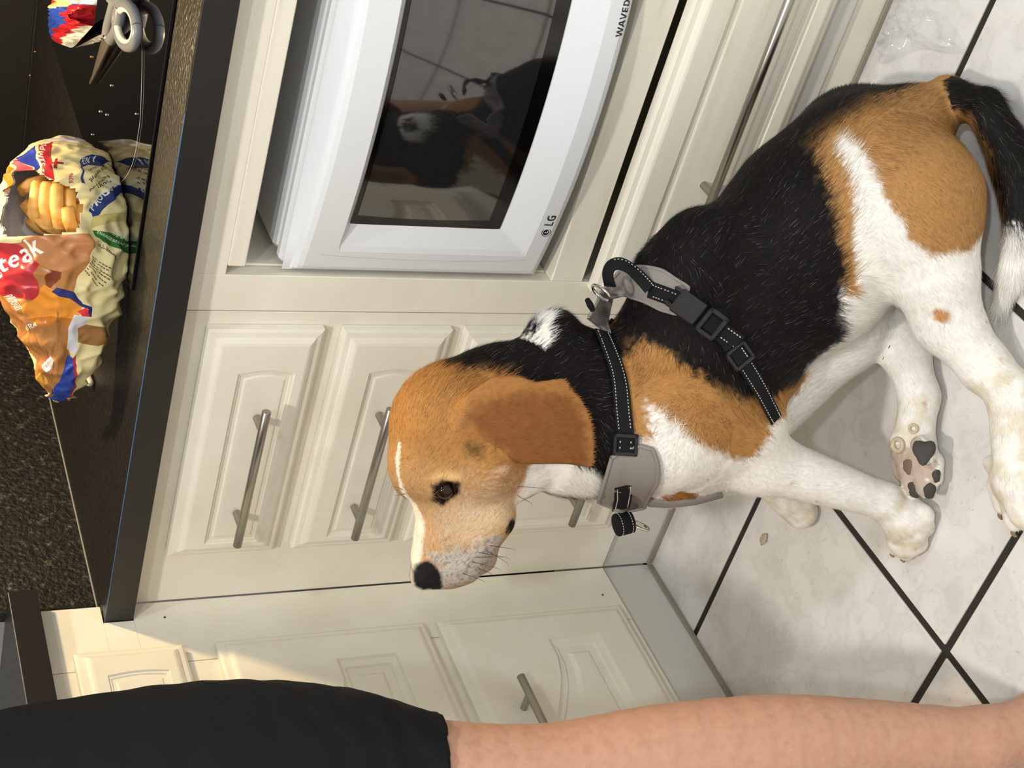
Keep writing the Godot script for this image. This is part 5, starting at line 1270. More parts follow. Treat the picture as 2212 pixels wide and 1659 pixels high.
# short hairs lying along the coat, each with the colour of its root
func build_fur(dog: Node3D) -> void:
	var back := ["sh>n0", "n0>n1", "n1>n2", "n2>n3", "n3>sk2", "sk>fh", "fh>mz0", "mz0>mz1", "mz1>nose", "fl0>fl1", "jaw0>jaw1", "jaw1>chin", "fh>brL", "fh>brR", "n1>scr", "sk>ck", "mz0>fl0"]
	var flow := []
	for b in DOG_BONES:
		var d: Vector3 = (DOG_JOINTS[b[1]][0] - DOG_JOINTS[b[0]][0]).normalized()
		if (b[0] + ">" + b[1]) in back:
			d = -d
		flow.append((d + Vector3(0, -0.25, 0)).normalized())
	var r := RandomNumberGenerator.new()
	r.seed = 99
	var hv := PackedVector3Array()
	var hn := PackedVector3Array()
	var hc := PackedColorArray()
	var per_m2 := 260000.0
	var count := 0
	var m := dog_t.size() / 3
	for t in m:
		var ia := dog_t[t * 3]
		var ib := dog_t[t * 3 + 1]
		var ic := dog_t[t * 3 + 2]
		var a := dog_v[ia]
		var b := dog_v[ib]
		var c := dog_v[ic]
		if a.y < 0.003:
			continue
		var want := (b - a).cross(c - a).length() * 0.5 * per_m2 + r.randf()
		var id := dog_i[ia]
		var col := dog_c[ia]
		var lum := col.g
		var q := a - HEAD_AT
		var n := dog_n[ia]
		var hf := q.dot(HEAD_F)
		var head := a.y > 0.50
		if head and (poly_distance(Vector2(hf, q.dot(HEAD_U)), coat[coat.size() - 1][0]) < 0.001 or a.distance_to(eye_centre(1.0)) < 0.0125):
			continue
		var j := bone_joint(id)
		var dir: Vector3
		var length := 0.0135
		if j == "ear":
			dir = (-HEAD_U * 0.9 - HEAD_F * 0.2)
			length = 0.006
		else:
			dir = flow[id]
			if head:
				length = 0.0078 + 0.006 * smoothstep(0.0, -0.06, hf)
				dir = (dir * 0.6 - HEAD_F * 0.6 + Vector3(0, -0.25, 0))
			elif j.begins_with("ta"):
				length = 0.020
			elif a.y < 0.05:
				length = 0.005
			elif j.begins_with("l") or j.begins_with("r") or j.begins_with("f") or j.begins_with("h"):
				length = 0.0085
			if j.begins_with("q") and n.y > 0.3:
				continue
		for w in int(want):
			var u := r.randf()
			var v := r.randf()
			if u + v > 1.0:
				u = 1.0 - u
				v = 1.0 - v
			var p := a + (b - a) * u + (c - a) * v
			var tdir := (dir + Vector3(r.randf_range(-0.25, 0.25), r.randf_range(-0.25, 0.25), r.randf_range(-0.25, 0.25)))
			tdir = (tdir - n * tdir.dot(n)).normalized()
			var lift := r.randf_range(0.08, 0.30)
			var y := (tdir + n * lift).normalized()
			var x := y.cross(n).normalized()
			var ln := length * r.randf_range(0.6, 1.25)
			var wd := 0.00030
			var k := r.randf_range(0.5, 1.6) if lum < 0.55 else r.randf_range(0.82, 1.12)
			var cc := dog_c[[ia, ib, ic][w % 3]]
			if lum < 0.02 and r.randf() < 0.05:
				cc = Color(0.10, 0.095, 0.09)
			p -= n * 0.0006
			var tip := p + y * ln
			hv.append(p - x * wd)
			hv.append(tip)
			hv.append(p + x * wd)
			cc = Color(cc.r * k, cc.g * k, cc.b * k)
			for e in 3:
				hn.append(n)
				hc.append(cc)
			count += 1
	var arr := []
	arr.resize(Mesh.ARRAY_MAX)
	arr[Mesh.ARRAY_VERTEX] = hv
	arr[Mesh.ARRAY_NORMAL] = hn
	arr[Mesh.ARRAY_COLOR] = hc
	var hairs := ArrayMesh.new()
	hairs.add_surface_from_arrays(Mesh.PRIMITIVE_TRIANGLES, arr)
	var hair := mat(Color.WHITE, 0.6)
	hair.vertex_color_use_as_albedo = true
	hair.metallic_specular = 0.3
	var o := part(dog, "fur", hairs, hair)
	o.set_meta("kind", "stuff")

func pad_mesh(lobes: float, sd: int) -> ArrayMesh:
	# a low leathery cushion, three-lobed for the big pad
	var rings := []
	for i in 7:
		var a := PI * 0.5 * i / 6.5
		var ring := PackedVector3Array()
		for k in 24:
			var t := TAU * k / 24.0
			var r := (1.0 + lobes * cos(3.0 * t + 1.57) * 0.6 + 0.05 * sin(5.0 * t + sd)) * cos(a)
			ring.append(Vector3(cos(t) * r, sin(a) + 0.08 * sin(7.0 * t + i) * cos(a), sin(t) * r))
		rings.append(ring)
	return loft(rings)

func ball(r: float, segs := 24) -> SphereMesh:
	var s := SphereMesh.new()
	s.radius = r
	s.height = 2 * r
	s.radial_segments = segs
	s.rings = segs / 2
	return s

func eye_material() -> StandardMaterial3D:
	var m := mat(srgb(38, 22, 13), 0.10)
	m.metallic_specular = 0.4
	return m

# ------------------------------------------------------------------ the harness
func strap_mesh(path: Array, width: float, thick: float, lift: float, closed := false) -> ArrayMesh:
	var rings := []
	var m := path.size()
	for i in m:
		var p: Vector3 = path[i][0]
		var n: Vector3 = path[i][1]
		var t: Vector3 = (path[(i + 1) % m][0] - path[(i - 1 + m) % m][0]) if closed else (path[mini(i + 1, m - 1)][0] - path[maxi(i - 1, 0)][0])
		t = t.normalized()
		var s := t.cross(n).normalized()
		n = s.cross(t)
		var ring := PackedVector3Array()
		for c in [[-0.5, 0.15], [-0.46, 0.0], [0.46, 0.0], [0.5, 0.15], [0.5, 0.85], [0.46, 1.0], [-0.46, 1.0], [-0.5, 0.85]]:
			ring.append(p + s * width * c[0] + n * (lift + thick * c[1]))
		rings.append(ring)
	if closed:
		rings.append(rings[0])
	return loft(rings, true, not closed, false)

func smooth_path(path: Array, times := 2) -> Array:
	var out := path
	for k in times:
		var nw := []
		for i in out.size():
			var a: Array = out[maxi(i - 1, 0)]
			var b: Array = out[i]
			var c: Array = out[mini(i + 1, out.size() - 1)]
			nw.append([a[0] * 0.25 + b[0] * 0.5 + c[0] * 0.25, (a[1] + b[1] * 2.0 + c[1]).normalized()])
		out = nw
	return out

func path_at(path: Array, f: float) -> Array:
	var x := clampf(f, 0.0, 1.0) * (path.size() - 1)
	var i := mini(int(x), path.size() - 2)
	var a: Array = path[i]
	var b: Array = path[i + 1]
	var p: Vector3 = a[0].lerp(b[0], x - i)
	var n: Vector3 = a[1].lerp(b[1], x - i).normalized()
	var t: Vector3 = (b[0] - a[0]).normalized()
	var s := t.cross(n).normalized()
	return [p, s.cross(t), t, s]

func stitch_mesh(path: Array, offs: Array, f0: float, f1: float, lift: float, pitch := 0.0034) -> ArrayMesh:
	var total := 0.0
	for i in path.size() - 1:
		total += path[i][0].distance_to(path[i + 1][0])
	var st := SurfaceTool.new()
	var bm := box(Vector3(0.0019, 0.0006, 0.0010), 0.0002)
	var n := int(total * (f1 - f0) / pitch)
	for i in n:
		var q := path_at(path, f0 + (f1 - f0) * (i + 0.5) / n)
		for o in offs:
			st.append_from(bm, 0, Transform3D(Basis(q[2], q[1], q[3]), q[0] + q[1] * lift + q[3] * o))
	return st.commit()

func boxes_mesh(list: Array, b := 0.001) -> ArrayMesh:
	var st := SurfaceTool.new()
	for l in list:
		st.append_from(box(l[1], b), 0, Transform3D(Basis.IDENTITY, l[0]))
	return st.commit()

func on_path(parent: Node3D, called: String, mesh: Mesh, m: Material, path: Array, f: float, lift: float) -> MeshInstance3D:
	var q := path_at(path, f)
	return part(parent, called, mesh, m, q[0] + q[1] * lift, Basis(q[2], q[1], q[3]))

func sheet_mesh(rows: Array, thick: float, lift: float) -> ArrayMesh:
	# a closed padded sheet over a grid of [place, outward]; thinner at its rim
	var st := SurfaceTool.new()
	st.begin(Mesh.PRIMITIVE_TRIANGLES)
	st.set_smooth_group(0)
	var m := rows.size()
	var n: int = rows[0].size()
	var top := []
	var low := []
	for i in m:
		var a := []
		var b := []
		for j in n:
			var edge := minf(minf(i, m - 1 - i) / float(m - 1), minf(j, n - 1 - j) / float(n - 1))
			var th := thick * (0.55 + 0.45 * smoothstep(0.0, 0.16, edge))
			var q: Array = rows[i][j]
			a.append(q[0] + q[1] * (lift + th))
			b.append(q[0] + q[1] * (lift - 0.002))
		top.append(a)
		low.append(b)
	for i in m - 1:
		for j in n - 1:
			for v in [top[i][j], top[i][j + 1], top[i + 1][j + 1], top[i][j], top[i + 1][j + 1], top[i + 1][j]]:
				st.add_vertex(v)
			for v in [low[i][j], low[i + 1][j + 1], low[i][j + 1], low[i][j], low[i + 1][j], low[i + 1][j + 1]]:
				st.add_vertex(v)
	var rim := []
	for j in n: rim.append([0, j])
	for i in range(1, m): rim.append([i, n - 1])
	for j in range(n - 2, -1, -1): rim.append([m - 1, j])
	for i in range(m - 2, 0, -1): rim.append([i, 0])
	st.set_smooth_group(1)
	for k in rim.size():
		var a: Array = rim[k]
		var b: Array = rim[(k + 1) % rim.size()]
		for v in [top[a[0]][a[1]], low[a[0]][a[1]], low[b[0]][b[1]], top[a[0]][a[1]], low[b[0]][b[1]], top[b[0]][b[1]]]:
			st.add_vertex(v)
	st.generate_normals()
	return st.commit()

func rim_tube(rows: Array, r: float, lift: float) -> ArrayMesh:
	var m := rows.size()
	var n: int = rows[0].size()
	var pts := []
	for j in n: pts.append(rows[0][j][0] + rows[0][j][1] * lift)
	for i in range(1, m): pts.append(rows[i][n - 1][0] + rows[i][n - 1][1] * lift)
	for j in range(n - 2, -1, -1): pts.append(rows[m - 1][j][0] + rows[m - 1][j][1] * lift)
	for i in range(m - 2, 0, -1): pts.append(rows[i][0][0] + rows[i][0][1] * lift)
	pts.append(pts[0])
	return tube(smooth_curve(pts, 2), r, 8)

func far_loop(loop: Array, seen: Array, gap: float) -> Array:
	# the part of the closed loop that the seen path leaves out, in order
	var m := loop.size()
	var keep := []
	for i in m:
		var d := 9.0
		for s in seen:
			d = minf(d, loop[i][0].distance_to(s[0]))
		keep.append(d > gap and loop[i][0].dot(DOG_N) < 0.0)
	var start := -1
	for i in m:
		if keep[i] and not keep[(i - 1 + m) % m]:
			start = i
	var out := []
	if start < 0:
		return loop
	for k in m:
		if not keep[(start + k) % m]:
			break
		out.append(loop[(start + k) % m])
	return out

func build_harness() -> void:
	var h := thing("dog_harness", "grey padded harness with black stitched straps and plastic buckle worn by the beagle", "harness", DOG_AT)
	var girth := smooth_path(GIRTH, 2)
	var neck := smooth_path(NECK_STRAP, 2)
	part(h, "pad", sheet_mesh(BACK_PAD, 0.0035, 0.002), M.pad)
	part(h, "piping", rim_tube(BACK_PAD, 0.0020, 0.0036), M.pad)
	part(h, "pad", sheet_mesh(CHEST_PAD, 0.006, 0.003), M.pad)
	part(h, "piping", rim_tube(CHEST_PAD, 0.0024, 0.006), M.pad)
	part(h, "pad", sheet_mesh(CHEST_STRAP, 0.004, 0.002), M.pad)
	var gs := part(h, "strap", strap_mesh(girth, 0.0195, 0.0022, 0.0056), M.webbing)
	part(gs, "stitching", stitch_mesh(girth, [-0.0068, 0.0068], 0.62, 1.0, 0.0079), M.stitch)
	part(gs, "stitching", stitch_mesh(girth, [-0.0062, 0.0062], 0.04, 0.15, 0.0079), M.stitch)
	var fl := far_loop(GIRTH_LOOP, girth, 0.03)
	if fl.size() > 3:
		part(h, "strap", strap_mesh(smooth_path(fl, 2), 0.0195, 0.0022, 0.003), M.webbing)
	var ns := part(h, "strap", strap_mesh(neck, 0.0190, 0.0022, 0.004), M.webbing)
	part(ns, "stitching", stitch_mesh(neck, [-0.0066, 0.0066], 0.02, 0.80, 0.0064), M.stitch)
	var fn := far_loop(NECK_LOOP, neck, 0.03)
	if fn.size() > 3:
		part(h, "strap", strap_mesh(smooth_path(fn, 2), 0.0190, 0.0022, 0.003), M.webbing)
	# side-release buckle
	var bk := on_path(h, "buckle", boxes_mesh([[Vector3(-0.004, 0, 0), Vector3(0.034, 0.0085, 0.029)], [Vector3(-0.022, 0, 0.010), Vector3(0.016, 0.006, 0.0055)], [Vector3(-0.022, 0, -0.010), Vector3(0.016, 0.006, 0.0055)]], 0.0022), M.plastic, girth, 0.235, 0.0105)
	part(bk, "frame", frame_mesh(0.026, 0.033, 0.0055, 0.0085), M.plastic, Vector3(0.029, 0.0, 0))
	part(bk, "webbing_end", box(Vector3(0.018, 0.003, 0.0195), 0.001), M.webbing, Vector3(0.030, -0.002, 0))
	var we := part(bk, "webbing_end", box(Vector3(0.026, 0.0026, 0.0195), 0.001), M.webbing, Vector3(0.056, -0.002, 0))
	part(we, "stitching", straight_stitches(0.020, [-0.0066, 0.0066], 5), M.stitch, Vector3(0.0, 0.0016, 0))
	on_path(h, "strap_keeper", box(Vector3(0.009, 0.006, 0.0225), 0.0015), M.webbing, girth, 0.50, 0.008)
	var sl := on_path(h, "slider", frame_mesh(0.026, 0.029, 0.0045, 0.006), M.plastic, girth, 0.575, 0.0085)
	part(sl, "webbing_end", box(Vector3(0.018, 0.003, 0.0195), 0.001), M.webbing, Vector3(0, -0.001, 0))
	part(sl, "stitching", straight_stitches(0.014, [-0.0066], 4), M.stitch, Vector3(0, 0.0008, 0))
	var s2 := on_path(h, "slider", frame_mesh(0.026, 0.028, 0.0045, 0.006), M.plastic, neck, 0.90, 0.0085)
	part(s2, "webbing_end", box(Vector3(0.020, 0.003, 0.0195), 0.001), M.webbing, Vector3(0, -0.001, 0))
	part(s2, "stitching", straight_stitches(0.014, [-0.0060, 0.0060], 2), M.stitch, Vector3(0, 0.0008, 0))
	# grip on the back
	var grip := []
	for p in smooth_curve(GRIP, 4):
		grip.append([p, Vector3.UP])
	var mid := Vector3.ZERO
	for g in grip:
		mid += g[0]
	mid /= grip.size()
	for i in grip.size():
		var t: Vector3 = (grip[mini(i + 1, grip.size() - 1)][0] - grip[maxi(i - 1, 0)][0]).normalized()
		var out: Vector3 = grip[i][0] - mid - Vector3(0, 0.0, 0)
		out = out.normalized() * 0.55 + Vector3(0.549, 0.445, 0.708) * 0.75
		out = (out - t * out.dot(t)).normalized()
		grip[i][1] = out
	var gp := part(h, "grip", strap_mesh(grip, 0.015, 0.003, 0.0), M.webbing)
	part(gp, "stitching", stitch_mesh(grip, [-0.0048], 0.35, 1.0, 0.0033), M.stitch)
	# rings
	part(h, "ring", ring_mesh(0.0115, 0.0165, 0.0018), M.chrome, DRING, Basis(Vector3(0.35, 0.2, 0.9).normalized(), 0.75) * Basis(Vector3(0, 1, 0), 0.35))
	part(h, "ring_tab", box(Vector3(0.014, 0.006, 0.014), 0.002), M.webbing, DRING_TAB, Basis(Vector3(0, 0, 1), 0.6))
	var roll := part(h, "rolled_strap", lathe([Vector2(0.004, -0.0105), Vector2(0.0135, -0.0105), Vector2(0.0142, -0.0095), Vector2(0.0142, 0.0095), Vector2(0.0135, 0.0105), Vector2(0.004, 0.0105)], 28), M.webbing, FRONT_ROLL, Basis(Vector3(0, 0, 1), 0.25))
	var st := SurfaceTool.new()
	var bm := box(Vector3(0.0007, 0.0010, 0.0019), 0.0002)
	for k in 26:
		for o in [-0.0065, 0.0065]:
			st.append_from(bm, 0, Transform3D(Basis(Vector3(0, 1, 0), -TAU * k / 26.0), Vector3(cos(TAU * k / 26.0) * 0.0144, o, sin(TAU * k / 26.0) * 0.0144)))
	part(roll, "stitching", st.commit(), M.stitch)
	part(h, "ring", ring_mesh(0.0115, 0.0105, 0.0018), M.chrome, FRONT_RING, Basis(Vector3(0, 0, 1), 1.25) * Basis(Vector3(1, 0, 0), 0.25))
	# black webbing showing through the slot of the chest pad
	var band := []
	for k in 7:
		var f := k / 6.0 * 2.0
		var i := mini(int(f), 1)
		var n: Vector3 = BADGE[i][1].lerp(BADGE[i + 1][1], f - i).normalized()
		band.append([BADGE[i][0].lerp(BADGE[i + 1][0], f - i) + n * 0.0092, n])
	var bd := part(h, "strap", strap_mesh(band, 0.0225, 0.0018, -0.0005), M.webbing)
	part(bd, "stitching", stitch_mesh(band, [-0.0078, 0.0078], 0.05, 0.95, 0.0015, 0.0024), M.stitch)

func straight_stitches(len: float, offs: Array, n: int) -> ArrayMesh:
	var st := SurfaceTool.new()
	for i in n:
		for o in offs:
			st.append_from(box(Vector3(0.0022, 0.0006, 0.0012), 0.0002), 0, Transform3D(Basis.IDENTITY, Vector3(((i + 0.5) / n - 0.5) * len, 0, o)))
	return st.commit()

func frame_mesh(l: float, w: float, bar: float, t: float) -> ArrayMesh:
	return boxes_mesh([[Vector3(-l / 2 + bar / 2, 0, 0), Vector3(bar, t, w)], [Vector3(l / 2 - bar / 2, 0, 0), Vector3(bar, t, w)], [Vector3(0, 0, -w / 2 + bar / 2), Vector3(l, t, bar)], [Vector3(0, 0, w / 2 - bar / 2), Vector3(l, t, bar)]], 0.0014)

func ring_mesh(rx: float, rz: float, r: float) -> ArrayMesh:
	var pts := []
	for k in 33:
		var a := TAU * k / 32.0
		pts.append(Vector3(cos(a) * rx, 0, sin(a) * rz))
	return tube(pts, r, 10)

# ---- places of small things
const BAG_AT := Vector3(0.4828, 0.9005, -0.0972)
# rings of the bag: where it rests, its upper edge, half its thickness
const BAG_RINGS := [
	[Vector3(-0.2417, 0.0570, -0.0544), Vector3(-0.2424, 0.0626, -0.0574), 0.0040],
	[Vector3(-0.1945, 0.0490, -0.0077), Vector3(-0.2001, 0.0816, -0.0238), 0.0180],
	[Vector3(-0.1427, 0.0330, 0.0077), Vector3(-0.1598, 0.0999, -0.0211), 0.0340],
	[Vector3(-0.0943, 0.0190, 0.0081), Vector3(-0.1156, 0.1159, -0.0363), 0.0480],
	[Vector3(-0.0453, 0.0100, 0.0079), Vector3(-0.0741, 0.1355, -0.0486), 0.0620],
	[Vector3(0.0000, 0.0070, 0.0000), Vector3(-0.0381, 0.1532, -0.0623), 0.0720],
	[Vector3(0.0422, 0.0070, -0.0089), Vector3(-0.0025, 0.1601, -0.0705), 0.0740],
	[Vector3(0.0716, 0.0070, -0.0484), Vector3(0.0296, 0.1508, -0.1062), 0.0720],
	[Vector3(0.0800, 0.0070, -0.1076), Vector3(0.0443, 0.1294, -0.1569), 0.0660],
	[Vector3(0.0714, 0.0090, -0.1816), Vector3(0.0472, 0.1002, -0.2202), 0.0550],
	[Vector3(0.0339, 0.0190, -0.2860), Vector3(0.0250, 0.0531, -0.3005), 0.0280]]
const VIEW_SIDE := Vector3(0.5488, 0.4449, 0.7077)
# print on the bag: colour, outline across and along it
const BAG_PRINT := [
	[Color8(176, 118, 62), [Vector2(0.0786, 0.5733), Vector2(0.8071, 0.6167), Vector2(0.8429, 0.5933), Vector2(0.8000, 0.5233), Vector2(0.6786, 0.4167), Vector2(0.7143, 0.3600), Vector2(0.6857, 0.2633), Vector2(0.7714, 0.2200), Vector2(0.4357, 0.0000), Vector2(0.0286, 0.0700), Vector2(0.0571, 0.2533), Vector2(0.0000, 0.3933), Vector2(0.0214, 0.4867)]],
	[Color8(190, 128, 80), [Vector2(0.3286, 0.5833), Vector2(0.4071, 0.6033), Vector2(0.8143, 0.6167), Vector2(0.8429, 0.5933), Vector2(0.7643, 0.5233), Vector2(0.6286, 0.4933), Vector2(0.4786, 0.5200)]],
	[Color8(186, 44, 52), [Vector2(0.0643, 0.5967), Vector2(0.3286, 0.5833), Vector2(0.4786, 0.5200), Vector2(0.4429, 0.4800), Vector2(0.4643, 0.4233), Vector2(0.3786, 0.4067), Vector2(0.0929, 0.4167), Vector2(0.0214, 0.4600)]],
	[Color8(232, 146, 46), [Vector2(0.2429, 0.3500), Vector2(0.2500, 0.3900), Vector2(0.3786, 0.4067), Vector2(0.4929, 0.4567), Vector2(0.5714, 0.4433), Vector2(0.7786, 0.4000), Vector2(0.7429, 0.3633), Vector2(0.4929, 0.3433)]],
	[Color8(196, 118, 34), [Vector2(0.2571, 0.3500), Vector2(0.5000, 0.3633), Vector2(0.7143, 0.3600), Vector2(0.6714, 0.3400), Vector2(0.3857, 0.3333)]],
	[Color8(120, 56, 24), [Vector2(0.5143, 0.4800), Vector2(0.5643, 0.5033), Vector2(0.6429, 0.4967), Vector2(0.6286, 0.4767), Vector2(0.5429, 0.4467), Vector2(0.5143, 0.4567)]],
	[Color8(36, 44, 110), [Vector2(0.5500, 0.4367), Vector2(0.5929, 0.4500), Vector2(0.7071, 0.4400), Vector2(0.7786, 0.4067), Vector2(0.8357, 0.4000), Vector2(0.8357, 0.3700), Vector2(0.8071, 0.3700), Vector2(0.8071, 0.3933), Vector2(0.7643, 0.4000), Vector2(0.6786, 0.4200), Vector2(0.6000, 0.4233)]],
	[Color8(214, 52, 60), [Vector2(0.7429, 0.3833), Vector2(0.8000, 0.3967), Vector2(0.8214, 0.3700), Vector2(0.7714, 0.3700)]],
	[Color8(214, 212, 218), [Vector2(0.7143, 0.3733), Vector2(0.8214, 0.3667), Vector2(0.8143, 0.3400), Vector2(0.7571, 0.3333), Vector2(0.7857, 0.2533), Vector2(0.6571, 0.2667), Vector2(0.6643, 0.3300)]],
	[Color8(38, 72, 168), [Vector2(0.6786, 0.2500), Vector2(0.7571, 0.2400), Vector2(0.8643, 0.1333), Vector2(1.0000, 0.0067), Vector2(0.0429, 0.0400), Vector2(0.5929, 0.1533)]],
	[Color8(180, 40, 44), [Vector2(0.7571, 0.2400), Vector2(0.7786, 0.2533), Vector2(0.8929, 0.1433), Vector2(1.0000, 0.0333), Vector2(1.0000, 0.0067), Vector2(0.8643, 0.1333)]],
	[Color8(236, 232, 230), [Vector2(0.3071, 0.2333), Vector2(0.4071, 0.2467), Vector2(0.5143, 0.2267), Vector2(0.3857, 0.1900), Vector2(0.2286, 0.2133)]],
	[Color8(208, 70, 90), [Vector2(0.3071, 0.2333), Vector2(0.4071, 0.2467), Vector2(0.4214, 0.2400), Vector2(0.2714, 0.2200)]],
	[Color8(240, 170, 60), [Vector2(0.0143, 0.1600), Vector2(0.2071, 0.1900), Vector2(0.2929, 0.1667), Vector2(0.3286, 0.1433), Vector2(0.0000, 0.1167), Vector2(0.0214, 0.1433)]],
	[Color8(160, 112, 60), [Vector2(0.7643, 0.3333), Vector2(0.8214, 0.3467), Vector2(0.9929, 0.3400), Vector2(0.9929, 0.2967), Vector2(0.9571, 0.2833), Vector2(0.7786, 0.2900)]],
	[Color8(58, 120, 52), [Vector2(0.8500, 0.6267), Vector2(0.9643, 0.6233), Vector2(1.0000, 0.6100), Vector2(1.0000, 0.5700), Vector2(0.8571, 0.6100)]],
	[Color8(40, 58, 112), [Vector2(0.7786, 0.8400), Vector2(0.8071, 0.8600), Vector2(0.8714, 0.8767), Vector2(0.9571, 0.8767), Vector2(1.0000, 0.8667), Vector2(0.9714, 0.8333), Vector2(0.8429, 0.8300), Vector2(0.7857, 0.8167), Vector2(0.7857, 0.7567), Vector2(0.7643, 0.7600)]],
	[Color8(44, 62, 118), [Vector2(0.8214, 0.6767), Vector2(0.9643, 0.7600), Vector2(1.0000, 0.7733), Vector2(1.0000, 0.7467), Vector2(0.8643, 0.6567)]],
	[Color8(186, 40, 48), [Vector2(0.3143, 0.9100), Vector2(0.4500, 0.9367), Vector2(0.5786, 0.7633), Vector2(0.4714, 0.7833)]],
	[Color8(44, 56, 150), [Vector2(0.0500, 0.8600), Vector2(0.2929, 0.9000), Vector2(0.4286, 0.7933), Vector2(0.3286, 0.8133)]],
	[Color8(214, 84, 96), [Vector2(0.0429, 0.8533), Vector2(0.1000, 0.8567), Vector2(0.4000, 0.7933), Vector2(0.2071, 0.7933)]],
	[Color8(228, 118, 36), [Vector2(0.1214, 0.7233), Vector2(0.0357, 0.8000), Vector2(0.0071, 0.8467), Vector2(0.2000, 0.7900), Vector2(0.2429, 0.7267)]],
	[Color8(226, 224, 226), [Vector2(0.2429, 0.9300), Vector2(0.3286, 0.9800), Vector2(1.0000, 0.9967), Vector2(0.8857, 0.9533), Vector2(0.4500, 0.9433)]],
	[Color8(206, 190, 120), [Vector2(0.8571, 0.6633), Vector2(0.9929, 0.6833), Vector2(0.9929, 0.6600), Vector2(0.8357, 0.6300)]]]
const BAG_HOLE := [Vector2(0.1571, 0.7200), Vector2(0.1929, 0.7967), Vector2(0.3786, 0.8033), Vector2(0.5500, 0.7633), Vector2(0.6143, 0.7567), Vector2(0.7357, 0.7367), Vector2(0.7857, 0.6867), Vector2(0.7643, 0.6433), Vector2(0.7286, 0.6200), Vector2(0.6357, 0.6133), Vector2(0.4143, 0.6033), Vector2(0.2714, 0.6067), Vector2(0.1714, 0.6367)]
const BAG_TEXT := [
	["Steak", Vector2(0.1143, 0.4700), Vector2(0.5286, 0.5567), Vector2(0.0500, 0.5233), Color8(240, 236, 228)],
	["SI SIMPL", Vector2(0.4929, 0.7733), Vector2(0.3929, 0.9167), Vector2(0.4286, 0.7767), Color8(236, 226, 210)],
	["+", Vector2(0.6357, 0.8067), Vector2(0.6357, 0.8467), Vector2(0.5000, 0.8067), Color8(176, 44, 44)],
	["97%", Vector2(0.7143, 0.7567), Vector2(0.7143, 0.7900), Vector2(0.6786, 0.7567), Color8(176, 44, 44)],
	["EN 1", Vector2(0.8071, 0.8300), Vector2(0.9071, 0.8467), Vector2(0.8071, 0.8567), Color8(226, 224, 214)],
	["pommes de terre", Vector2(0.8357, 0.7967), Vector2(0.9929, 0.8467), Vector2(0.8286, 0.8100), Color8(52, 48, 44)],
	["plus de 850", Vector2(0.8286, 0.7633), Vector2(0.9929, 0.8300), Vector2(0.8143, 0.7767), Color8(48, 44, 40)],
	["partenaires", Vector2(0.8286, 0.7333), Vector2(0.9714, 0.7900), Vector2(0.8143, 0.7433), Color8(52, 48, 44)],
	["de nos", Vector2(0.8786, 0.7467), Vector2(0.9714, 0.7767), Vector2(0.8714, 0.7567), Color8(52, 48, 44)],
	["PRODUIT", Vector2(0.8571, 0.6767), Vector2(1.0000, 0.7767), Vector2(0.8286, 0.6900), Color8(228, 226, 220)],
	["DECO", Vector2(0.9571, 0.6200), Vector2(1.0000, 0.6067), Vector2(0.9714, 0.6300), Color8(220, 228, 206)],
	["ENGAGEMENT", Vector2(0.8714, 0.6200), Vector2(1.0000, 0.5900), Vector2(0.8786, 0.6267), Color8(220, 228, 206)],
	["7-8 min", Vector2(0.3143, 0.2000), Vector2(0.4786, 0.2267), Vector2(0.2643, 0.2100), Color8(186, 40, 60)],
	["PRODUIT", Vector2(0.1071, 0.4133), Vector2(0.2000, 0.3700), Vector2(0.1643, 0.4233), Color8(240, 232, 224)],
	["EXTRA", Vector2(0.1357, 0.3033), Vector2(0.3500, 0.3300), Vector2(0.1357, 0.3167), Color8(240, 232, 224)]]
const BAG_LINES := [[Vector2(0.8714, 0.5900), Vector2(0.9643, 0.5500)], [Vector2(0.8857, 0.5900), Vector2(0.9571, 0.5467)], [Vector2(0.9000, 0.5867), Vector2(0.9571, 0.5467)], [Vector2(0.9143, 0.5833), Vector2(0.9500, 0.5433)], [Vector2(0.8357, 0.5500), Vector2(0.9571, 0.5067)], [Vector2(0.8286, 0.5433), Vector2(0.9500, 0.5000)], [Vector2(0.8214, 0.5367), Vector2(0.9357, 0.4900)], [Vector2(0.8143, 0.5300), Vector2(0.9286, 0.4833)], [Vector2(0.8071, 0.5200), Vector2(0.9214, 0.4733)], [Vector2(0.7929, 0.5133), Vector2(0.9143, 0.4633)], [Vector2(0.7857, 0.5067), Vector2(0.9000, 0.4567)]]
const TORN_AT := Vector3(0.5895, 0.9055, -0.6013)
const TORN := [Vector3(0.0507, 0.0350, 0.0225), Vector3(0.1043, 0.0300, 0.1344), Vector3(0.1408, 0.0200, 0.2272), Vector3(0.1046, 0.0120, 0.1972), Vector3(0.0768, 0.0060, 0.1702), Vector3(0.0776, 0.0120, 0.1847), Vector3(0.0236, 0.0060, 0.1017), Vector3(-0.0283, 0.0020, 0.0234), Vector3(-0.0419, 0.0080, -0.0079), Vector3(-0.0648, 0.0150, -0.0768), Vector3(-0.0177, 0.0300, -0.0311), Vector3(0.0328, 0.0400, 0.0336)]
const TORN_LAY := [Vector3(-4.9706, 6.3156, 0.2019), Vector3(-11.5031, 5.4930, 0.5022)]
const TORN_MID := [Vector3(0.1065, 0.0450, 0.1947), Vector3(0.0728, 0.0300, 0.1755)]
const SCISSORS_AT := Vector3(0.6834, 0.9055, -0.3465)
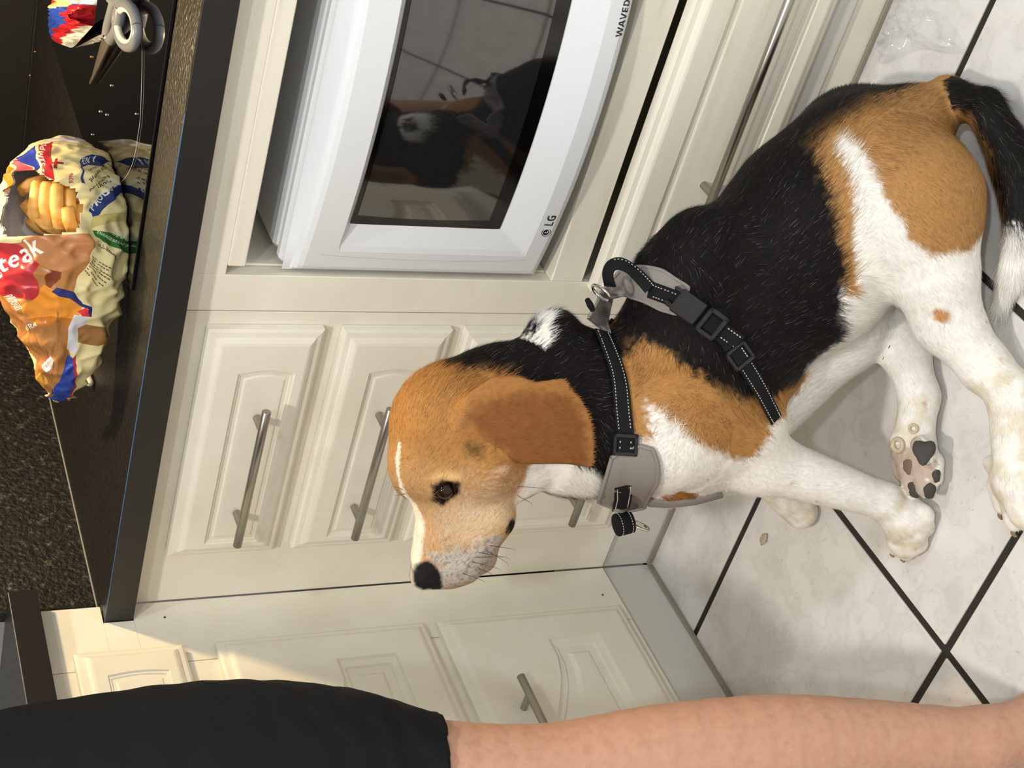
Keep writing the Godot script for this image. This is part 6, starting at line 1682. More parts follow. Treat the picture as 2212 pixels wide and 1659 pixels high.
const SCISSORS_LOOP := [Vector3(0.1060, 0.0120, 0.1828), Vector3(0.0999, 0.0120, 0.1874), Vector3(0.0920, 0.0120, 0.1867), Vector3(0.0831, 0.0120, 0.1808), Vector3(0.0740, 0.0120, 0.1701), Vector3(0.0656, 0.0120, 0.1554), Vector3(0.0585, 0.0120, 0.1382), Vector3(0.0537, 0.0120, 0.1201), Vector3(0.0516, 0.0120, 0.1029), Vector3(0.0525, 0.0120, 0.0883), Vector3(0.0564, 0.0120, 0.0780), Vector3(0.0629, 0.0120, 0.0732), Vector3(0.0713, 0.0120, 0.0742), Vector3(0.0806, 0.0120, 0.0810), Vector3(0.0900, 0.0120, 0.0927), Vector3(0.0984, 0.0120, 0.1082), Vector3(0.1050, 0.0120, 0.1256), Vector3(0.1094, 0.0120, 0.1434), Vector3(0.1110, 0.0120, 0.1598), Vector3(0.1098, 0.0120, 0.1733)]
const SCISSORS_LOOP2 := [Vector3(0.1213, 0.0120, 0.0958), Vector3(0.1141, 0.0120, 0.0976), Vector3(0.1054, 0.0120, 0.0945), Vector3(0.0960, 0.0120, 0.0866), Vector3(0.0868, 0.0120, 0.0747), Vector3(0.0787, 0.0120, 0.0598), Vector3(0.0724, 0.0120, 0.0432), Vector3(0.0688, 0.0120, 0.0267), Vector3(0.0681, 0.0120, 0.0119), Vector3(0.0706, 0.0120, 0.0003), Vector3(0.0759, 0.0120, -0.0067), Vector3(0.0836, 0.0120, -0.0084), Vector3(0.0928, 0.0120, -0.0047), Vector3(0.1026, 0.0120, 0.0040), Vector3(0.1119, 0.0120, 0.0167), Vector3(0.1198, 0.0120, 0.0321), Vector3(0.1256, 0.0120, 0.0486), Vector3(0.1287, 0.0120, 0.0645), Vector3(0.1290, 0.0120, 0.0785), Vector3(0.1265, 0.0120, 0.0893)]
const SCISSORS_BLADE := [Vector3(0.0139, 0.0100, 0.0227), Vector3(0.0312, 0.0100, 0.0562), Vector3(-0.0763, 0.0050, -0.0476), Vector3(-0.1004, 0.0040, -0.0732), Vector3(-0.1024, 0.0040, -0.0798)]
const SCISSORS_BLADE2 := [Vector3(0.0028, 0.0070, -0.0132), Vector3(0.0146, 0.0070, 0.0182), Vector3(-0.0514, 0.0040, -0.0362), Vector3(-0.0854, 0.0030, -0.0659), Vector3(-0.1017, 0.0030, -0.0787)]
const SCISSORS_NECK := [Vector3(0.0200, 0.0090, 0.0406), Vector3(0.0476, 0.0110, 0.0748), Vector3(0.0684, 0.0120, 0.0865), Vector3(0.0846, 0.0120, 0.0886)]
const SCISSORS_NECK2 := [Vector3(0.0116, 0.0080, 0.0122), Vector3(0.0330, 0.0100, 0.0240), Vector3(0.0612, 0.0120, 0.0446), Vector3(0.0801, 0.0120, 0.0521)]
const THREAD := [Vector3(0.7733, 0.9061, -0.1978), Vector3(0.7551, 0.9061, -0.1734), Vector3(0.7180, 0.9061, -0.1512), Vector3(0.6827, 0.9061, -0.1363), Vector3(0.6642, 0.9061, -0.1359), Vector3(0.6384, 0.9061, -0.1368), Vector3(0.6141, 0.9061, -0.1455), Vector3(0.5848, 0.9061, -0.1676), Vector3(0.5589, 0.9061, -0.1968)]
const CAP_AT := [Vector3(0.2310, 0.9065, -0.2048), Vector3(0.2177, 0.9065, -0.2623)]
const CRUMBS := [Vector3(0.3962, 0.9058, -0.8991), Vector3(0.6067, 0.9058, -0.4551), Vector3(0.3386, 0.9058, -0.9271), Vector3(0.5739, 0.9058, -0.3594), Vector3(0.6767, 0.9058, -0.1614), Vector3(0.5909, 0.9058, -0.3186), Vector3(0.5216, 0.9058, -0.3905), Vector3(0.6363, 0.9058, -0.3131)]
const FLOOR_CRUMB := Vector3(0.2417, 0.0030, 0.2005)
const WRAPPER_AT := Vector3(0.9767, 0.0000, 0.0505)
const WRAPPER := [Vector3(-0.0030, 0.0020, -0.0545), Vector3(0.0190, 0.0020, -0.0545), Vector3(0.0429, 0.0020, -0.0185), Vector3(0.0369, 0.0020, 0.0121), Vector3(0.0400, 0.0020, 0.0455), Vector3(0.0243, 0.0020, 0.0998), Vector3(0.0063, 0.0020, 0.0756), Vector3(-0.0141, 0.0020, 0.0239), Vector3(-0.0600, 0.0020, -0.0293), Vector3(-0.0423, 0.0020, -0.0538), Vector3(-0.0508, 0.0020, -0.0545), Vector3(-0.0261, 0.0020, -0.0544)]
const FRIES := [[Vector3(0.5273, 1.0159, -0.1764), Vector3(0.5632, 0.9749, -0.1899)], [Vector3(0.5723, 0.9996, -0.1700), Vector3(0.5250, 0.9979, -0.1435)], [Vector3(0.5769, 0.9895, -0.1587), Vector3(0.5285, 0.9857, -0.1302)], [Vector3(0.5627, 0.9647, -0.1604), Vector3(0.5134, 0.9874, -0.1477)], [Vector3(0.5266, 1.0214, -0.1935), Vector3(0.5075, 0.9926, -0.1718)], [Vector3(0.5241, 1.0098, -0.1701), Vector3(0.5083, 0.9789, -0.1498)], [Vector3(0.5588, 0.9790, -0.1353), Vector3(0.5305, 0.9709, -0.1195)], [Vector3(0.5350, 1.0261, -0.2058), Vector3(0.5528, 0.9936, -0.2104)], [Vector3(0.5629, 1.0074, -0.1874), Vector3(0.5168, 1.0068, -0.1626)], [Vector3(0.5721, 0.9749, -0.1571), Vector3(0.5383, 0.9699, -0.1391)], [Vector3(0.5115, 1.0162, -0.1813), Vector3(0.4996, 0.9872, -0.1652)], [Vector3(0.5571, 0.9649, -0.1477), Vector3(0.5287, 0.9597, -0.1337)], [Vector3(0.5708, 0.9812, -0.1742), Vector3(0.5514, 0.9606, -0.1575)]]
const TATTOO := [[Vector3(0.4797, 0.1007, 0.7338), Vector3(0.4771, 0.1007, 0.7375), Vector3(0.4765, 0.0984, 0.7420), Vector3(0.4777, 0.0953, 0.7455), Vector3(0.4779, 0.0930, 0.7493)], [Vector3(0.4797, 0.1007, 0.7338), Vector3(0.4785, 0.0987, 0.7391), Vector3(0.4791, 0.0957, 0.7433), Vector3(0.4826, 0.0898, 0.7486)], [Vector3(0.4781, 0.0942, 0.7473), Vector3(0.4774, 0.0935, 0.7494), Vector3(0.4806, 0.0895, 0.7515), Vector3(0.4824, 0.0857, 0.7555)], [Vector3(0.4826, 0.0898, 0.7486), Vector3(0.4866, 0.0868, 0.7479), Vector3(0.4921, 0.0838, 0.7459)], [Vector3(0.4829, 0.0896, 0.7482), Vector3(0.4830, 0.0880, 0.7511), Vector3(0.4838, 0.0856, 0.7542)]]
const SCREW_HOLES := [Vector3(0.0006, 0.8175, 0.0305), Vector3(0.0006, 0.1273, 0.0596)]
const LEG := {"hip": [Vector3(0.3175, 1.0935, 0.5636), 0.0900], "th1": [Vector3(0.3516, 0.9293, 0.5773), 0.0840], "th2": [Vector3(0.3659, 0.8101, 0.5974), 0.0710], "th3": [Vector3(0.3626, 0.7190, 0.6249), 0.0600], "kn": [Vector3(0.3741, 0.5965, 0.6508), 0.0530], "ca1": [Vector3(0.3992, 0.4794, 0.6661), 0.0540], "ca2": [Vector3(0.4208, 0.3485, 0.6895), 0.0545], "ca3": [Vector3(0.4376, 0.2344, 0.7126), 0.0430], "an": [Vector3(0.4489, 0.1227, 0.7400), 0.0340]}

# ------------------------------------------------------------------ drawing flat print into an image
func fill_poly(img: Image, pts: Array, c: Color) -> void:
	var lo := INF
	var hi := -INF
	for p in pts:
		lo = minf(lo, p.y)
		hi = maxf(hi, p.y)
	var m := pts.size()
	for y in range(maxi(0, int(floor(lo))), mini(img.get_height() - 1, int(ceil(hi))) + 1):
		var yc := y + 0.5
		var xs := []
		for i in m:
			var a: Vector2 = pts[i]
			var b: Vector2 = pts[(i + 1) % m]
			if (a.y > yc) != (b.y > yc):
				xs.append(a.x + (yc - a.y) / (b.y - a.y) * (b.x - a.x))
		xs.sort()
		for k in range(0, xs.size() - 1, 2):
			var x0 := clampi(int(round(xs[k])), 0, img.get_width())
			var x1 := clampi(int(round(xs[k + 1])), 0, img.get_width())
			if x1 > x0:
				img.fill_rect(Rect2i(x0, y, x1 - x0, 1), c)

var text_cache := {}
func text_triangles(text: String, serif := false) -> PackedVector2Array:
	# the outline of a word, one unit high
	if text_cache.has(text):
		return text_cache[text]
	var tm := TextMesh.new()
	var f := SystemFont.new()
	f.font_names = PackedStringArray(["Droid Serif" if serif else "Droid Sans"])
	f.font_weight = 700
	tm.font = f
	tm.text = text
	tm.font_size = 48
	tm.pixel_size = 1.0 / 48.0
	tm.depth = 0.0
	tm.curve_step = 2.0
	var arr := tm.get_mesh_arrays()
	var out := PackedVector2Array()
	if arr.size():
		var v: PackedVector3Array = arr[Mesh.ARRAY_VERTEX]
		var idx = arr[Mesh.ARRAY_INDEX]
		if idx != null and idx.size():
			for i in idx:
				out.append(Vector2(v[i].x, v[i].y))
		else:
			for p in v:
				out.append(Vector2(p.x, p.y))
	text_cache[text] = out
	return out

# writes text from pixel a to pixel b (along its base line), up to pixel c over a
func print_text(img: Image, text: String, a: Vector2, b: Vector2, c: Vector2, ink: Color) -> void:
	var t := text_triangles(text)
	if t.size() == 0:
		return
	var lo := t[0]
	var hi := t[0]
	for p in t:
		lo = lo.min(p)
		hi = hi.max(p)
	var ex := (b - a) / maxf(hi.x - lo.x, 0.01)
	var ey := (c - a) / maxf(hi.y - lo.y, 0.01)
	for i in range(0, t.size() - 2, 3):
		var q := []
		for k in 3:
			var p := t[i + k] - lo
			q.append(a + ex * p.x + ey * p.y)
		fill_poly(img, q, ink)

# ------------------------------------------------------------------ microwave oven
func build_microwave() -> void:
	var mw := thing("microwave_oven", "white bow-fronted microwave oven with a black window in the cupboard niche", "microwave", Vector3(0.81, 0.369, -0.15))
	var o := -mw.position
	var xl := 0.5585
	var xr := 1.062
	slab(mw, "body", Vector3(xl + 0.012, 0.390, -0.36) + o, Vector3(xr - 0.012, 0.748, -0.034) + o, M.mw_side, 0.006)
	slab(mw, "flange", Vector3(xl + 0.004, 0.388, -0.0335) + o, Vector3(xr - 0.004, 0.7445, -0.0125) + o, M.mw_side, 0.006)
	slab(mw, "seam", Vector3(xl + 0.012, 0.396, -0.0124) + o, Vector3(xr - 0.012, 0.736, -0.0085) + o, M.mw_frame, 0.001)
	for fx in [0.61, 1.0]:
		for fz in [-0.06, -0.32]:
			part(mw, "foot", lathe([Vector2(0.012, 0.0), Vector2(0.014, 0.004), Vector2(0.014, 0.021)], 16), M.mw_frame, Vector3(fx, 0.369, fz) + o)
	# door: a bowed front with a bevelled recess round the window
	var yb := 0.391
	var yt := 0.731
	var wl := 0.635
	var wr := 0.985
	var wb := 0.468
	var wt := 0.671
	var xs := [xl, xl + 0.002, xl + 0.006, xl + 0.012, 0.580, 0.590, 0.597]
	for k in 12: xs.append(lerpf(0.605, wl, k / 11.0))
	for k in range(1, 20): xs.append(lerpf(wl, wr, k / 19.0))
	for k in range(1, 8): xs.append(lerpf(wr, xr - 0.02, k / 7.0))
	xs.append_array([xr - 0.012, xr - 0.006, xr - 0.002, xr])
	var ys := [yb, yb + 0.002, yb + 0.006, yb + 0.012, yb + 0.02, 0.418, 0.424, 0.428]
	for k in range(1, 10): ys.append(lerpf(0.428, wb, k / 9.0))
	for k in range(1, 12): ys.append(lerpf(wb, wt, k / 11.0))
	ys.append_array([wt + 0.004, wt + 0.008, wt + 0.011, 0.69, 0.70, 0.71, yt - 0.012, yt - 0.006, yt - 0.002, yt])
	var bow := func(x: float) -> float:
		var s := (x - 0.81) / 0.252
		return 0.033 * (1.0 - s * s)
	var dz := func(x: float, y: float) -> float:
		var e := minf(minf(x - xl, xr - x), minf(y - yb, yt - y))
		var rnd := -0.010 * pow(1.0 - clampf(e / 0.012, 0.0, 1.0), 2.0)
		var side := clampf((x - 0.600) / (wl - 0.600), 0.0, 1.0)
		var bot := clampf((y - 0.424) / (wb - 0.424), 0.0, 1.0)
		var top := clampf((wt + 0.011 - y) / 0.011, 0.0, 1.0)
		var right := clampf((1.03 - x) / 0.045, 0.0, 1.0)
		return bow.call(x) + rnd - 0.016 * minf(minf(side, bot), minf(top, right))
	var st := SurfaceTool.new()
	st.begin(Mesh.PRIMITIVE_TRIANGLES)
	st.set_smooth_group(-1)
	for i in xs.size() - 1:
		for j in ys.size() - 1:
			var p := []
			for c in [[0, 0], [0, 1], [1, 1], [1, 0]]:
				var x: float = xs[i + c[0]]
				var y: float = ys[j + c[1]]
				p.append(Vector3(x, y, dz.call(x, y)) + o)
			for t in [0, 1, 2, 0, 2, 3]:
				st.add_vertex(p[t])
	# the door's rim back to the seam; its top slopes up to the flange
	st.set_smooth_group(1)
	var rim := []
	for x in xs: rim.append(Vector2(x, yb))
	for j in range(1, ys.size()): rim.append(Vector2(xr, ys[j]))
	for i in range(xs.size() - 2, -1, -1): rim.append(Vector2(xs[i], yt))
	for j in range(ys.size() - 2, 0, -1): rim.append(Vector2(xl, ys[j]))
	for k in rim.size():
		var a: Vector2 = rim[k]
		var b: Vector2 = rim[(k + 1) % rim.size()]
		var back := func(v: Vector2) -> Vector3:
			return Vector3(v.x, v.y + (0.010 if v.y > yt - 0.001 else 0.0), -0.008) + o
		var p := [Vector3(a.x, a.y, dz.call(a.x, a.y)) + o, Vector3(b.x, b.y, dz.call(b.x, b.y)) + o, back.call(b), back.call(a)]
		for t in [0, 1, 2, 0, 2, 3]:
			st.add_vertex(p[t])
	st.generate_normals()
	var door := part(mw, "door", st.commit(), M.mw_white)
	# window
	var pane := func(l: float, r: float, b: float, t: float, lift: float, bulge: float) -> ArrayMesh:
		var s2 := SurfaceTool.new()
		s2.begin(Mesh.PRIMITIVE_TRIANGLES)
		s2.set_smooth_group(0)
		for i in 30:
			for j in 16:
				var p := []
				for c in [[0, 0], [0, 1], [1, 1], [1, 0]]:
					var fy: float = (j + c[1]) / 16.0
					var ll := l - bulge * sin(PI * fy)
					var x: float = lerpf(ll, r, (i + c[0]) / 30.0)
					p.append(Vector3(x, lerpf(b, t, fy), bow.call(x) - 0.016 + lift) + o)
				for k in [0, 1, 2, 0, 2, 3]:
					s2.add_vertex(p[k])
		s2.generate_normals()
		return s2.commit()
	part(door, "window_frame", pane.call(wl - 0.002, wr, wb, wt, 0.0012, 0.004), M.mw_frame)
	part(door, "window_mesh", pane.call(wl + 0.012, wr - 0.01, wb + 0.020, wt - 0.006, 0.0018, 0.003), M.mw_glass)
	# vertical joint of the door's end cap
	var joint := []
	for k in 13:
		var f := k / 12.0
		var x := 0.592 - 0.010 * sin(PI * (f * 0.8 + 0.1)) + 0.004
		var y := lerpf(yb + 0.006, yt - 0.006, f)
		joint.append(Vector3(x, y, dz.call(x, y) + 0.0) + o)
	part(door, "joint", tube(joint, 0.0006, 6), M.mw_grey)
	# lettering
	var word := func(text: String, x: float, y: float, tall: float, wide: float, gap: float) -> void:
		var tr := text_triangles(text)
		if tr.size() == 0:
			return
		var lo := tr[0]
		var hi := tr[0]
		for p in tr:
			lo = lo.min(p)
			hi = hi.max(p)
		var s3 := SurfaceTool.new()
		s3.begin(Mesh.PRIMITIVE_TRIANGLES)
		for i in range(0, tr.size() - 2, 3):
			var q := []
			for k in 3:
				var p: Vector2 = (tr[i + k] - lo) / (hi - lo)
				var px := x + p.x * wide
				var py := y + p.y * tall
				q.append(Vector3(px, py, dz.call(px, py) + gap) + o)
			tri(s3, q[0], q[1], q[2], Vector3(0, 0, 1))
		var tt := part(door, "lettering", s3.commit(), M.ink)
		tt.set_meta("label", "small dark lettering")
	word.call("LG", 0.652, 0.4055, 0.0120, 0.0165, 0.0004)
	word.call("WAVEDOM", 0.918, 0.3995, 0.0085, 0.066, 0.0004)
	var lc := Vector3(0.641, 0.4105, dz.call(0.641, 0.4105) + 0.0005) + o
	var disc := part(door, "emblem", lathe([Vector2(0.0064, -0.0002), Vector2(0.0064, 0.0002)], 28), M.ink, lc, Basis(Vector3(1, 0, 0), PI / 2) * Basis(Vector3(0, 0, 1), 0.0))
	part(disc, "emblem_ring", ring_mesh(0.0050, 0.0050, 0.00035), M.mw_white, Vector3(0, 0.0003, 0))
	part(disc, "emblem_stroke", boxes_mesh([[Vector3(-0.0004, 0, 0.0002), Vector3(0.0008, 0.0004, 0.0046)], [Vector3(0.0012, 0, 0.0021), Vector3(0.0030, 0.0004, 0.0008)]], 0.0001), M.mw_white, Vector3(0, 0.0003, 0))

# ------------------------------------------------------------------ the torn bag and what lies round it
func bag_point(v: float, th: float, shrink: float) -> Vector3:
	var x := clampf(v, 0.0, 1.0) * (BAG_RINGS.size() - 1)
	var i := mini(int(x), BAG_RINGS.size() - 2)
	var f := x - i
	var p: Vector3 = BAG_RINGS[i][0].lerp(BAG_RINGS[i + 1][0], f)
	var q: Vector3 = BAG_RINGS[i][1].lerp(BAG_RINGS[i + 1][1], f)
	var h: float = lerpf(BAG_RINGS[i][2], BAG_RINGS[i + 1][2], f) - shrink
	var a := (q - p) * 0.5
	a -= a.normalized() * minf(shrink, a.length() * 0.5)
	var b: Vector3 = VIEW_SIDE - a.normalized() * VIEW_SIDE.dot(a.normalized())
	return (p + q) * 0.5 + a * cos(th) + b.normalized() * maxf(h, 0.001) * sin(th) * (1.0 if sin(th) > 0.0 else 0.45)

func build_bag() -> void:
	var bag := thing("chips_bag", "torn open plastic bag of chips with red, brown and cream print slumped on the worktop", "bag", BAG_AT)
	var w := 2048
	var hgt := 2048
	var img := Image.create(w, hgt, false, Image.FORMAT_RGB8)
	img.fill(Color8(236, 220, 162))
	var sc := Vector2(w, hgt)
	for r in BAG_PRINT:
		var pl := []
		for p in r[1]:
			pl.append(p * sc)
		fill_poly(img, pl, r[0])
	# chips printed on the brown ground
	var r2 := RandomNumberGenerator.new()
	r2.seed = 3
	for k in 70:
		var c := Vector2(r2.randf_range(0.05, 0.6), r2.randf_range(0.05, 0.36))
		if img.get_pixel(int(c.x * w), int(c.y * hgt)).is_equal_approx(Color8(176, 118, 62)):
			var d := Vector2(r2.randf_range(0.02, 0.06), 0).rotated(r2.randf() * TAU)
			var s := Vector2(-d.y, d.x).normalized() * 0.007
			fill_poly(img, [(c - d - s) * sc, (c + d - s) * sc, (c + d + s) * sc, (c - d + s) * sc], Color8(176, 118, 62).lerp(Color8(206, 142, 72) if k % 2 else Color8(140, 86, 40), 0.5))
	for l in BAG_LINES:
		var a: Vector2 = l[0] * sc
		var b: Vector2 = l[1] * sc
		var s2 := (b - a).normalized().orthogonal() * 4.0
		var n := 9
		for k in n:
			if (k * 7 + int(a.x)) % 5 == 0:
				continue
			fill_poly(img, [a.lerp(b, k / float(n)) - s2, a.lerp(b, (k + 0.8) / n) - s2, a.lerp(b, (k + 0.8) / n) + s2, a.lerp(b, k / float(n)) + s2], Color8(120, 104, 76))
	for t in BAG_TEXT:
		print_text(img, t[0], t[1] * sc, t[2] * sc, t[3] * sc, t[4])
	var m := mat(Color.WHITE, 0.34)
	m.albedo_texture = ImageTexture.create_from_image(img)
	var lining := mat(srgb(226, 226, 230), 0.35)
	lining.backlight_enabled = true
	lining.backlight = Color(0.35, 0.35, 0.36)
	m.backlight_enabled = true
	m.backlight = Color(0.22, 0.20, 0.17)
	var crumple := FastNoiseLite.new()
	crumple.seed = 8
	crumple.frequency = 16.0
	crumple.fractal_type = FastNoiseLite.FRACTAL_RIDGED
	crumple.fractal_octaves = 2
	var hole := PackedVector2Array()
	for p in BAG_HOLE:
		hole.append(p)
	var nv := 170
	var nt := 150
	for layer in 2:
		var st := SurfaceTool.new()
		st.begin(Mesh.PRIMITIVE_TRIANGLES)
		st.set_smooth_group(0)
		var pts := []
		for i in nv + 1:
			var row := []
			for j in nt + 1:
				var th := TAU * j / nt
				var p := bag_point(i / float(nv), th, 0.0 if layer == 0 else 0.0022)
				var c := bag_point(i / float(nv), PI * 0.5, 0.05)
				var out := (p - c).normalized()
				p += out * 0.0095 * (crumple.get_noise_3dv(bag_point(i / float(nv), th, 0.0)) - 0.25) * minf(1.0, i / 8.0)
				p.y = maxf(p.y, 0.0052 + (0.0015 if layer else 0.0))
				row.append(p)
			pts.append(row)
		for i in nv:
			for j in nt:
				var uv := Vector2((1.0 - cos(TAU * (j + 0.5) / nt)) * 0.5, (i + 0.5) / nv)
				if j < nt / 2 and Geometry2D.is_point_in_polygon(uv, hole):
					continue
				var q := [[i, j], [i, j + 1], [i + 1, j + 1], [i + 1, j]]
				for k in ([0, 1, 2, 0, 2, 3] if layer == 0 else [0, 2, 1, 0, 3, 2]):
					var ij: Array = q[k]
					st.set_uv(Vector2((1.0 - cos(TAU * ij[1] / nt)) * 0.5, ij[0] / float(nv)))
					st.add_vertex(pts[ij[0]][ij[1]])
		st.generate_normals()
		part(bag, "printed_film" if layer == 0 else "lining", st.commit(), m if layer == 0 else lining)
	# chips showing in the mouth of the bag
	var fm := mat(Color.WHITE, 0.5)
	fm.albedo_texture = noise_tex(0.03, 3, [[0.0, srgb(206, 138, 56)], [0.5, srgb(228, 170, 84)], [1.0, srgb(238, 196, 120)]], 128, 61)
	triplanar(fm, Vector3(14, 14, 14))
	var names := ["lying across the mouth of the bag", "standing upright near the fold", "standing beside the tallest chip", "leaning to the lower rim", "lowest on the grey lining", "under the leaning chip", "short, against the lower rim", "tucked under the upper rim", "set flat behind the upright chips", "wedged in the corner of the mouth", "half sunk below the others", "upright against the printed fold", "bridging to the printed fold"]
	for k in FRIES.size():
		var a: Vector3 = FRIES[k][0]
		var b: Vector3 = FRIES[k][1]
		var mid := (a + b) * 0.5
		var bend := (VIEW_SIDE + Vector3(0, 0.3, 0)).normalized() * 0.004
		var pts2 := [a - mid, a.lerp(b, 0.1) - mid, a.lerp(b, 0.5) - mid + bend, a.lerp(b, 0.9) - mid, b - mid]
		solo("potato_chip", tube(pts2, [0.007, 0.0105, 0.0115, 0.0105, 0.007], 4), fm, "thick golden potato chip " + names[k], "chip", mid, Basis.IDENTITY, "chips in the mouth of the bag")

func crumpled_patch(rim: Array, mids: Array, amp: float, sd: int, n := 14) -> ArrayMesh:
	# a crumpled film spanned over a rim: rings shrinking towards the middle
	var nz := FastNoiseLite.new()
	nz.seed = sd
	nz.frequency = 28.0
	nz.fractal_type = FastNoiseLite.FRACTAL_RIDGED
	nz.fractal_octaves = 3
	var out := smooth_curve(rim, 6, true)
	var c := Vector3.ZERO
	for m in mids:
		c += m / mids.size()
	var rows := []
	for i in n + 1:
		var f := i / float(n)
		var row := PackedVector3Array()
		for p in out:
			var q: Vector3 = p.lerp(c, f)
			q.y += amp * (nz.get_noise_3dv(q) - 0.2) * minf(1.0, f * 4.0)
			q.y = maxf(q.y, 0.0008)
			row.append(q)
		rows.append(row)
	var st := SurfaceTool.new()
	st.begin(Mesh.PRIMITIVE_TRIANGLES)
	st.set_smooth_group(0)
	var k := out.size()
	for i in n:
		for j in k:
			var l := (j + 1) % k
			for v in [[i, j], [i, l], [i + 1, l], [i, j], [i + 1, l], [i + 1, j]]:
				var p: Vector3 = rows[v[0]][v[1]]
				st.set_uv(Vector2(p.x, p.z))
				st.add_vertex(p)
	st.generate_normals()
	return st.commit()

func build_small_things() -> void:
	# the torn-off strip of the bag
	var img := Image.create(256, 256, false, Image.FORMAT_RGB8)
	img.fill(Color8(40, 70, 168))
	# laid out over x and z of the strip, see uv scale below
	fill_poly(img, [Vector2(0, 0), Vector2(256, 0), Vector2(256, 62), Vector2(180, 74), Vector2(40, 98), Vector2(0, 96)], Color8(222, 206, 140))
	fill_poly(img, [Vector2(0, 0), Vector2(86, 0), Vector2(60, 66), Vector2(0, 84)], Color8(176, 34, 44))
	fill_poly(img, [Vector2(180, 0), Vector2(256, 0), Vector2(256, 70), Vector2(184, 66)], Color8(196, 206, 214))
	fill_poly(img, [Vector2(186, 78), Vector2(256, 70), Vector2(256, 150), Vector2(184, 150)], Color8(176, 34, 44))
	fill_poly(img, [Vector2(0, 210), Vector2(60, 190), Vector2(200, 146), Vector2(256, 146), Vector2(256, 156), Vector2(90, 236), Vector2(0, 240)], Color8(176, 34, 44))
	fill_poly(img, [Vector2(60, 240), Vector2(256, 150), Vector2(256, 256), Vector2(60, 256)], Color8(206, 206, 202))
	var tm := mat(Color.WHITE, 0.3)
	tm.albedo_texture = ImageTexture.create_from_image(img)
	# picture down on the strip runs along -x of the kitchen
	tm.uv1_scale = Vector3(1, 1, 1)
	var torn := solo("torn_strip", remap_uv(crumpled_patch(TORN, TORN_MID, 0.02, 4), TORN_LAY), tm, "blue, red and cream torn strip of plastic film lying by the scissors", "film", TORN_AT)
	torn.position.y += 0.0
	# scissors
	var sc := thing("scissors", "scissors with grey and cream plastic handles on the glossy cooking plate", "scissors", SCISSORS_AT)
	var grey := mat(srgb(116, 118, 122), 0.35)
	var inner := mat(srgb(226, 218, 196), 0.4)
	var blade := mat(srgb(176, 168, 158), 0.38, 1.0)
	for k in 2:
		var lp: Array = SCISSORS_LOOP if k == 0 else SCISSORS_LOOP2
		var pts := smooth_curve(lp, 2, true)
		pts.append(pts[0])
		var h := part(sc, "handle", tube(pts, 0.0066, 12), grey)
		var c := Vector3.ZERO
		for p in lp:
			c += p / lp.size()
		var ins := []
		for p in pts:
			ins.append(p.lerp(c, 0.17) + Vector3(0, 0.001, 0))
		part(h, "inner_ring", tube(ins, 0.0046, 10), inner)
		part(h, "shank", tube(smooth_curve(SCISSORS_NECK if k == 0 else SCISSORS_NECK2, 4), 0.0075, 10), grey)
		var bl: Array = SCISSORS_BLADE if k == 0 else SCISSORS_BLADE2
		var st := SurfaceTool.new()
		st.begin(Mesh.PRIMITIVE_TRIANGLES)
		var top := []
		var low := []
		for p in bl:
			top.append(p + Vector3(0, 0.001, 0))
			low.append(p - Vector3(0, 0.001, 0))
		for t in [[0, 1, 2], [0, 2, 3], [0, 3, 4]]:
			tri(st, top[t[0]], top[t[1]], top[t[2]], Vector3.UP)
			tri(st, low[t[0]], low[t[1]], low[t[2]], Vector3.DOWN)
		for t in 5:
			var u := (t + 1) % 5
			var nn: Vector3 = (top[u] - top[t]).cross(Vector3.UP).normalized()
			quad(st, top[t], top[u], low[u], low[t], nn)
		part(sc, "blade", st.commit(), blade)
	part(sc, "rivet", lathe([Vector2(0.0045, 0.0), Vector2(0.0045, 0.002), Vector2(0.003, 0.003)], 16), M.chrome, SCISSORS_BLADE[0] + Vector3(0, 0.002, 0))
	# loose bits
	solo("thread", tube(smooth_curve(THREAD, 5), 0.00022, 6), mat(srgb(200, 198, 192), 0.6), "fine white thread trailing over the edge of the cooking plate", "thread")
	var ca: Vector3 = CAP_AT[0]
	var cb: Vector3 = CAP_AT[1]
	var d := (cb - ca).normalized()
	solo("plastic_peg", tube([ca - d * 0.0002, ca + d * 0.0012, ca + d * 0.005, ca + d * 0.03, cb - d * 0.002, cb], [0.0022, 0.0042, 0.0058, 0.0060, 0.0056, 0.003], 16), mat(srgb(206, 200, 188), 0.45), "small rounded white plastic peg poking out from under the bag's tail", "peg")
	var crumb := crumb_mesh(0.0014, 5)
	for k in CRUMBS.size():
		solo("crumb", crumb, mat(srgb(196, 150, 90), 0.8) if k < 3 else mat(srgb(170, 164, 150), 0.8), "tiny golden crumb fallen towards the back of the black cooking plate" if k < 3 else "tiny pale speck on the glossy plate between scissors and bag", "crumb", CRUMBS[k], Basis(Vector3.UP, k * 1.3), "golden crumbs" if k < 3 else "pale specks on the cooking plate")
	solo("food_scrap", crumb_mesh(0.009, 12), mat(srgb(186, 172, 150), 0.7), "dried pale food scrap on the tile beside the joint", "scrap", FLOOR_CRUMB, Basis(Vector3.UP, 0.5).scaled(Vector3(1.3, 0.25, 0.9)))
	# clear wrapper on the floor
	var film := mat(Color(0.95, 0.95, 0.97, 0.16), 0.06)
	film.transparency = BaseMaterial3D.TRANSPARENCY_ALPHA
	film.metallic_specular = 0.9
	solo("clear_wrapper", crumpled_patch(WRAPPER, [Vector3(0.01, 0.02, 0.0)], 0.022, 17, 16), film, "crumpled clear plastic wrapper on the tiles by the plinth", "wrapper", WRAPPER_AT)
	# glass dish on the taller unit
	var gm := mat(Color(0.72, 0.80, 0.84, 0.3), 0.02)
	gm.transparency = BaseMaterial3D.TRANSPARENCY_ALPHA
	gm.metallic_specular = 1.0
	var gl := thing("glass_dish", "clear glass dish standing on the taller unit's worktop", "dish", Vector3(-0.15, 1.0243, 0.16))
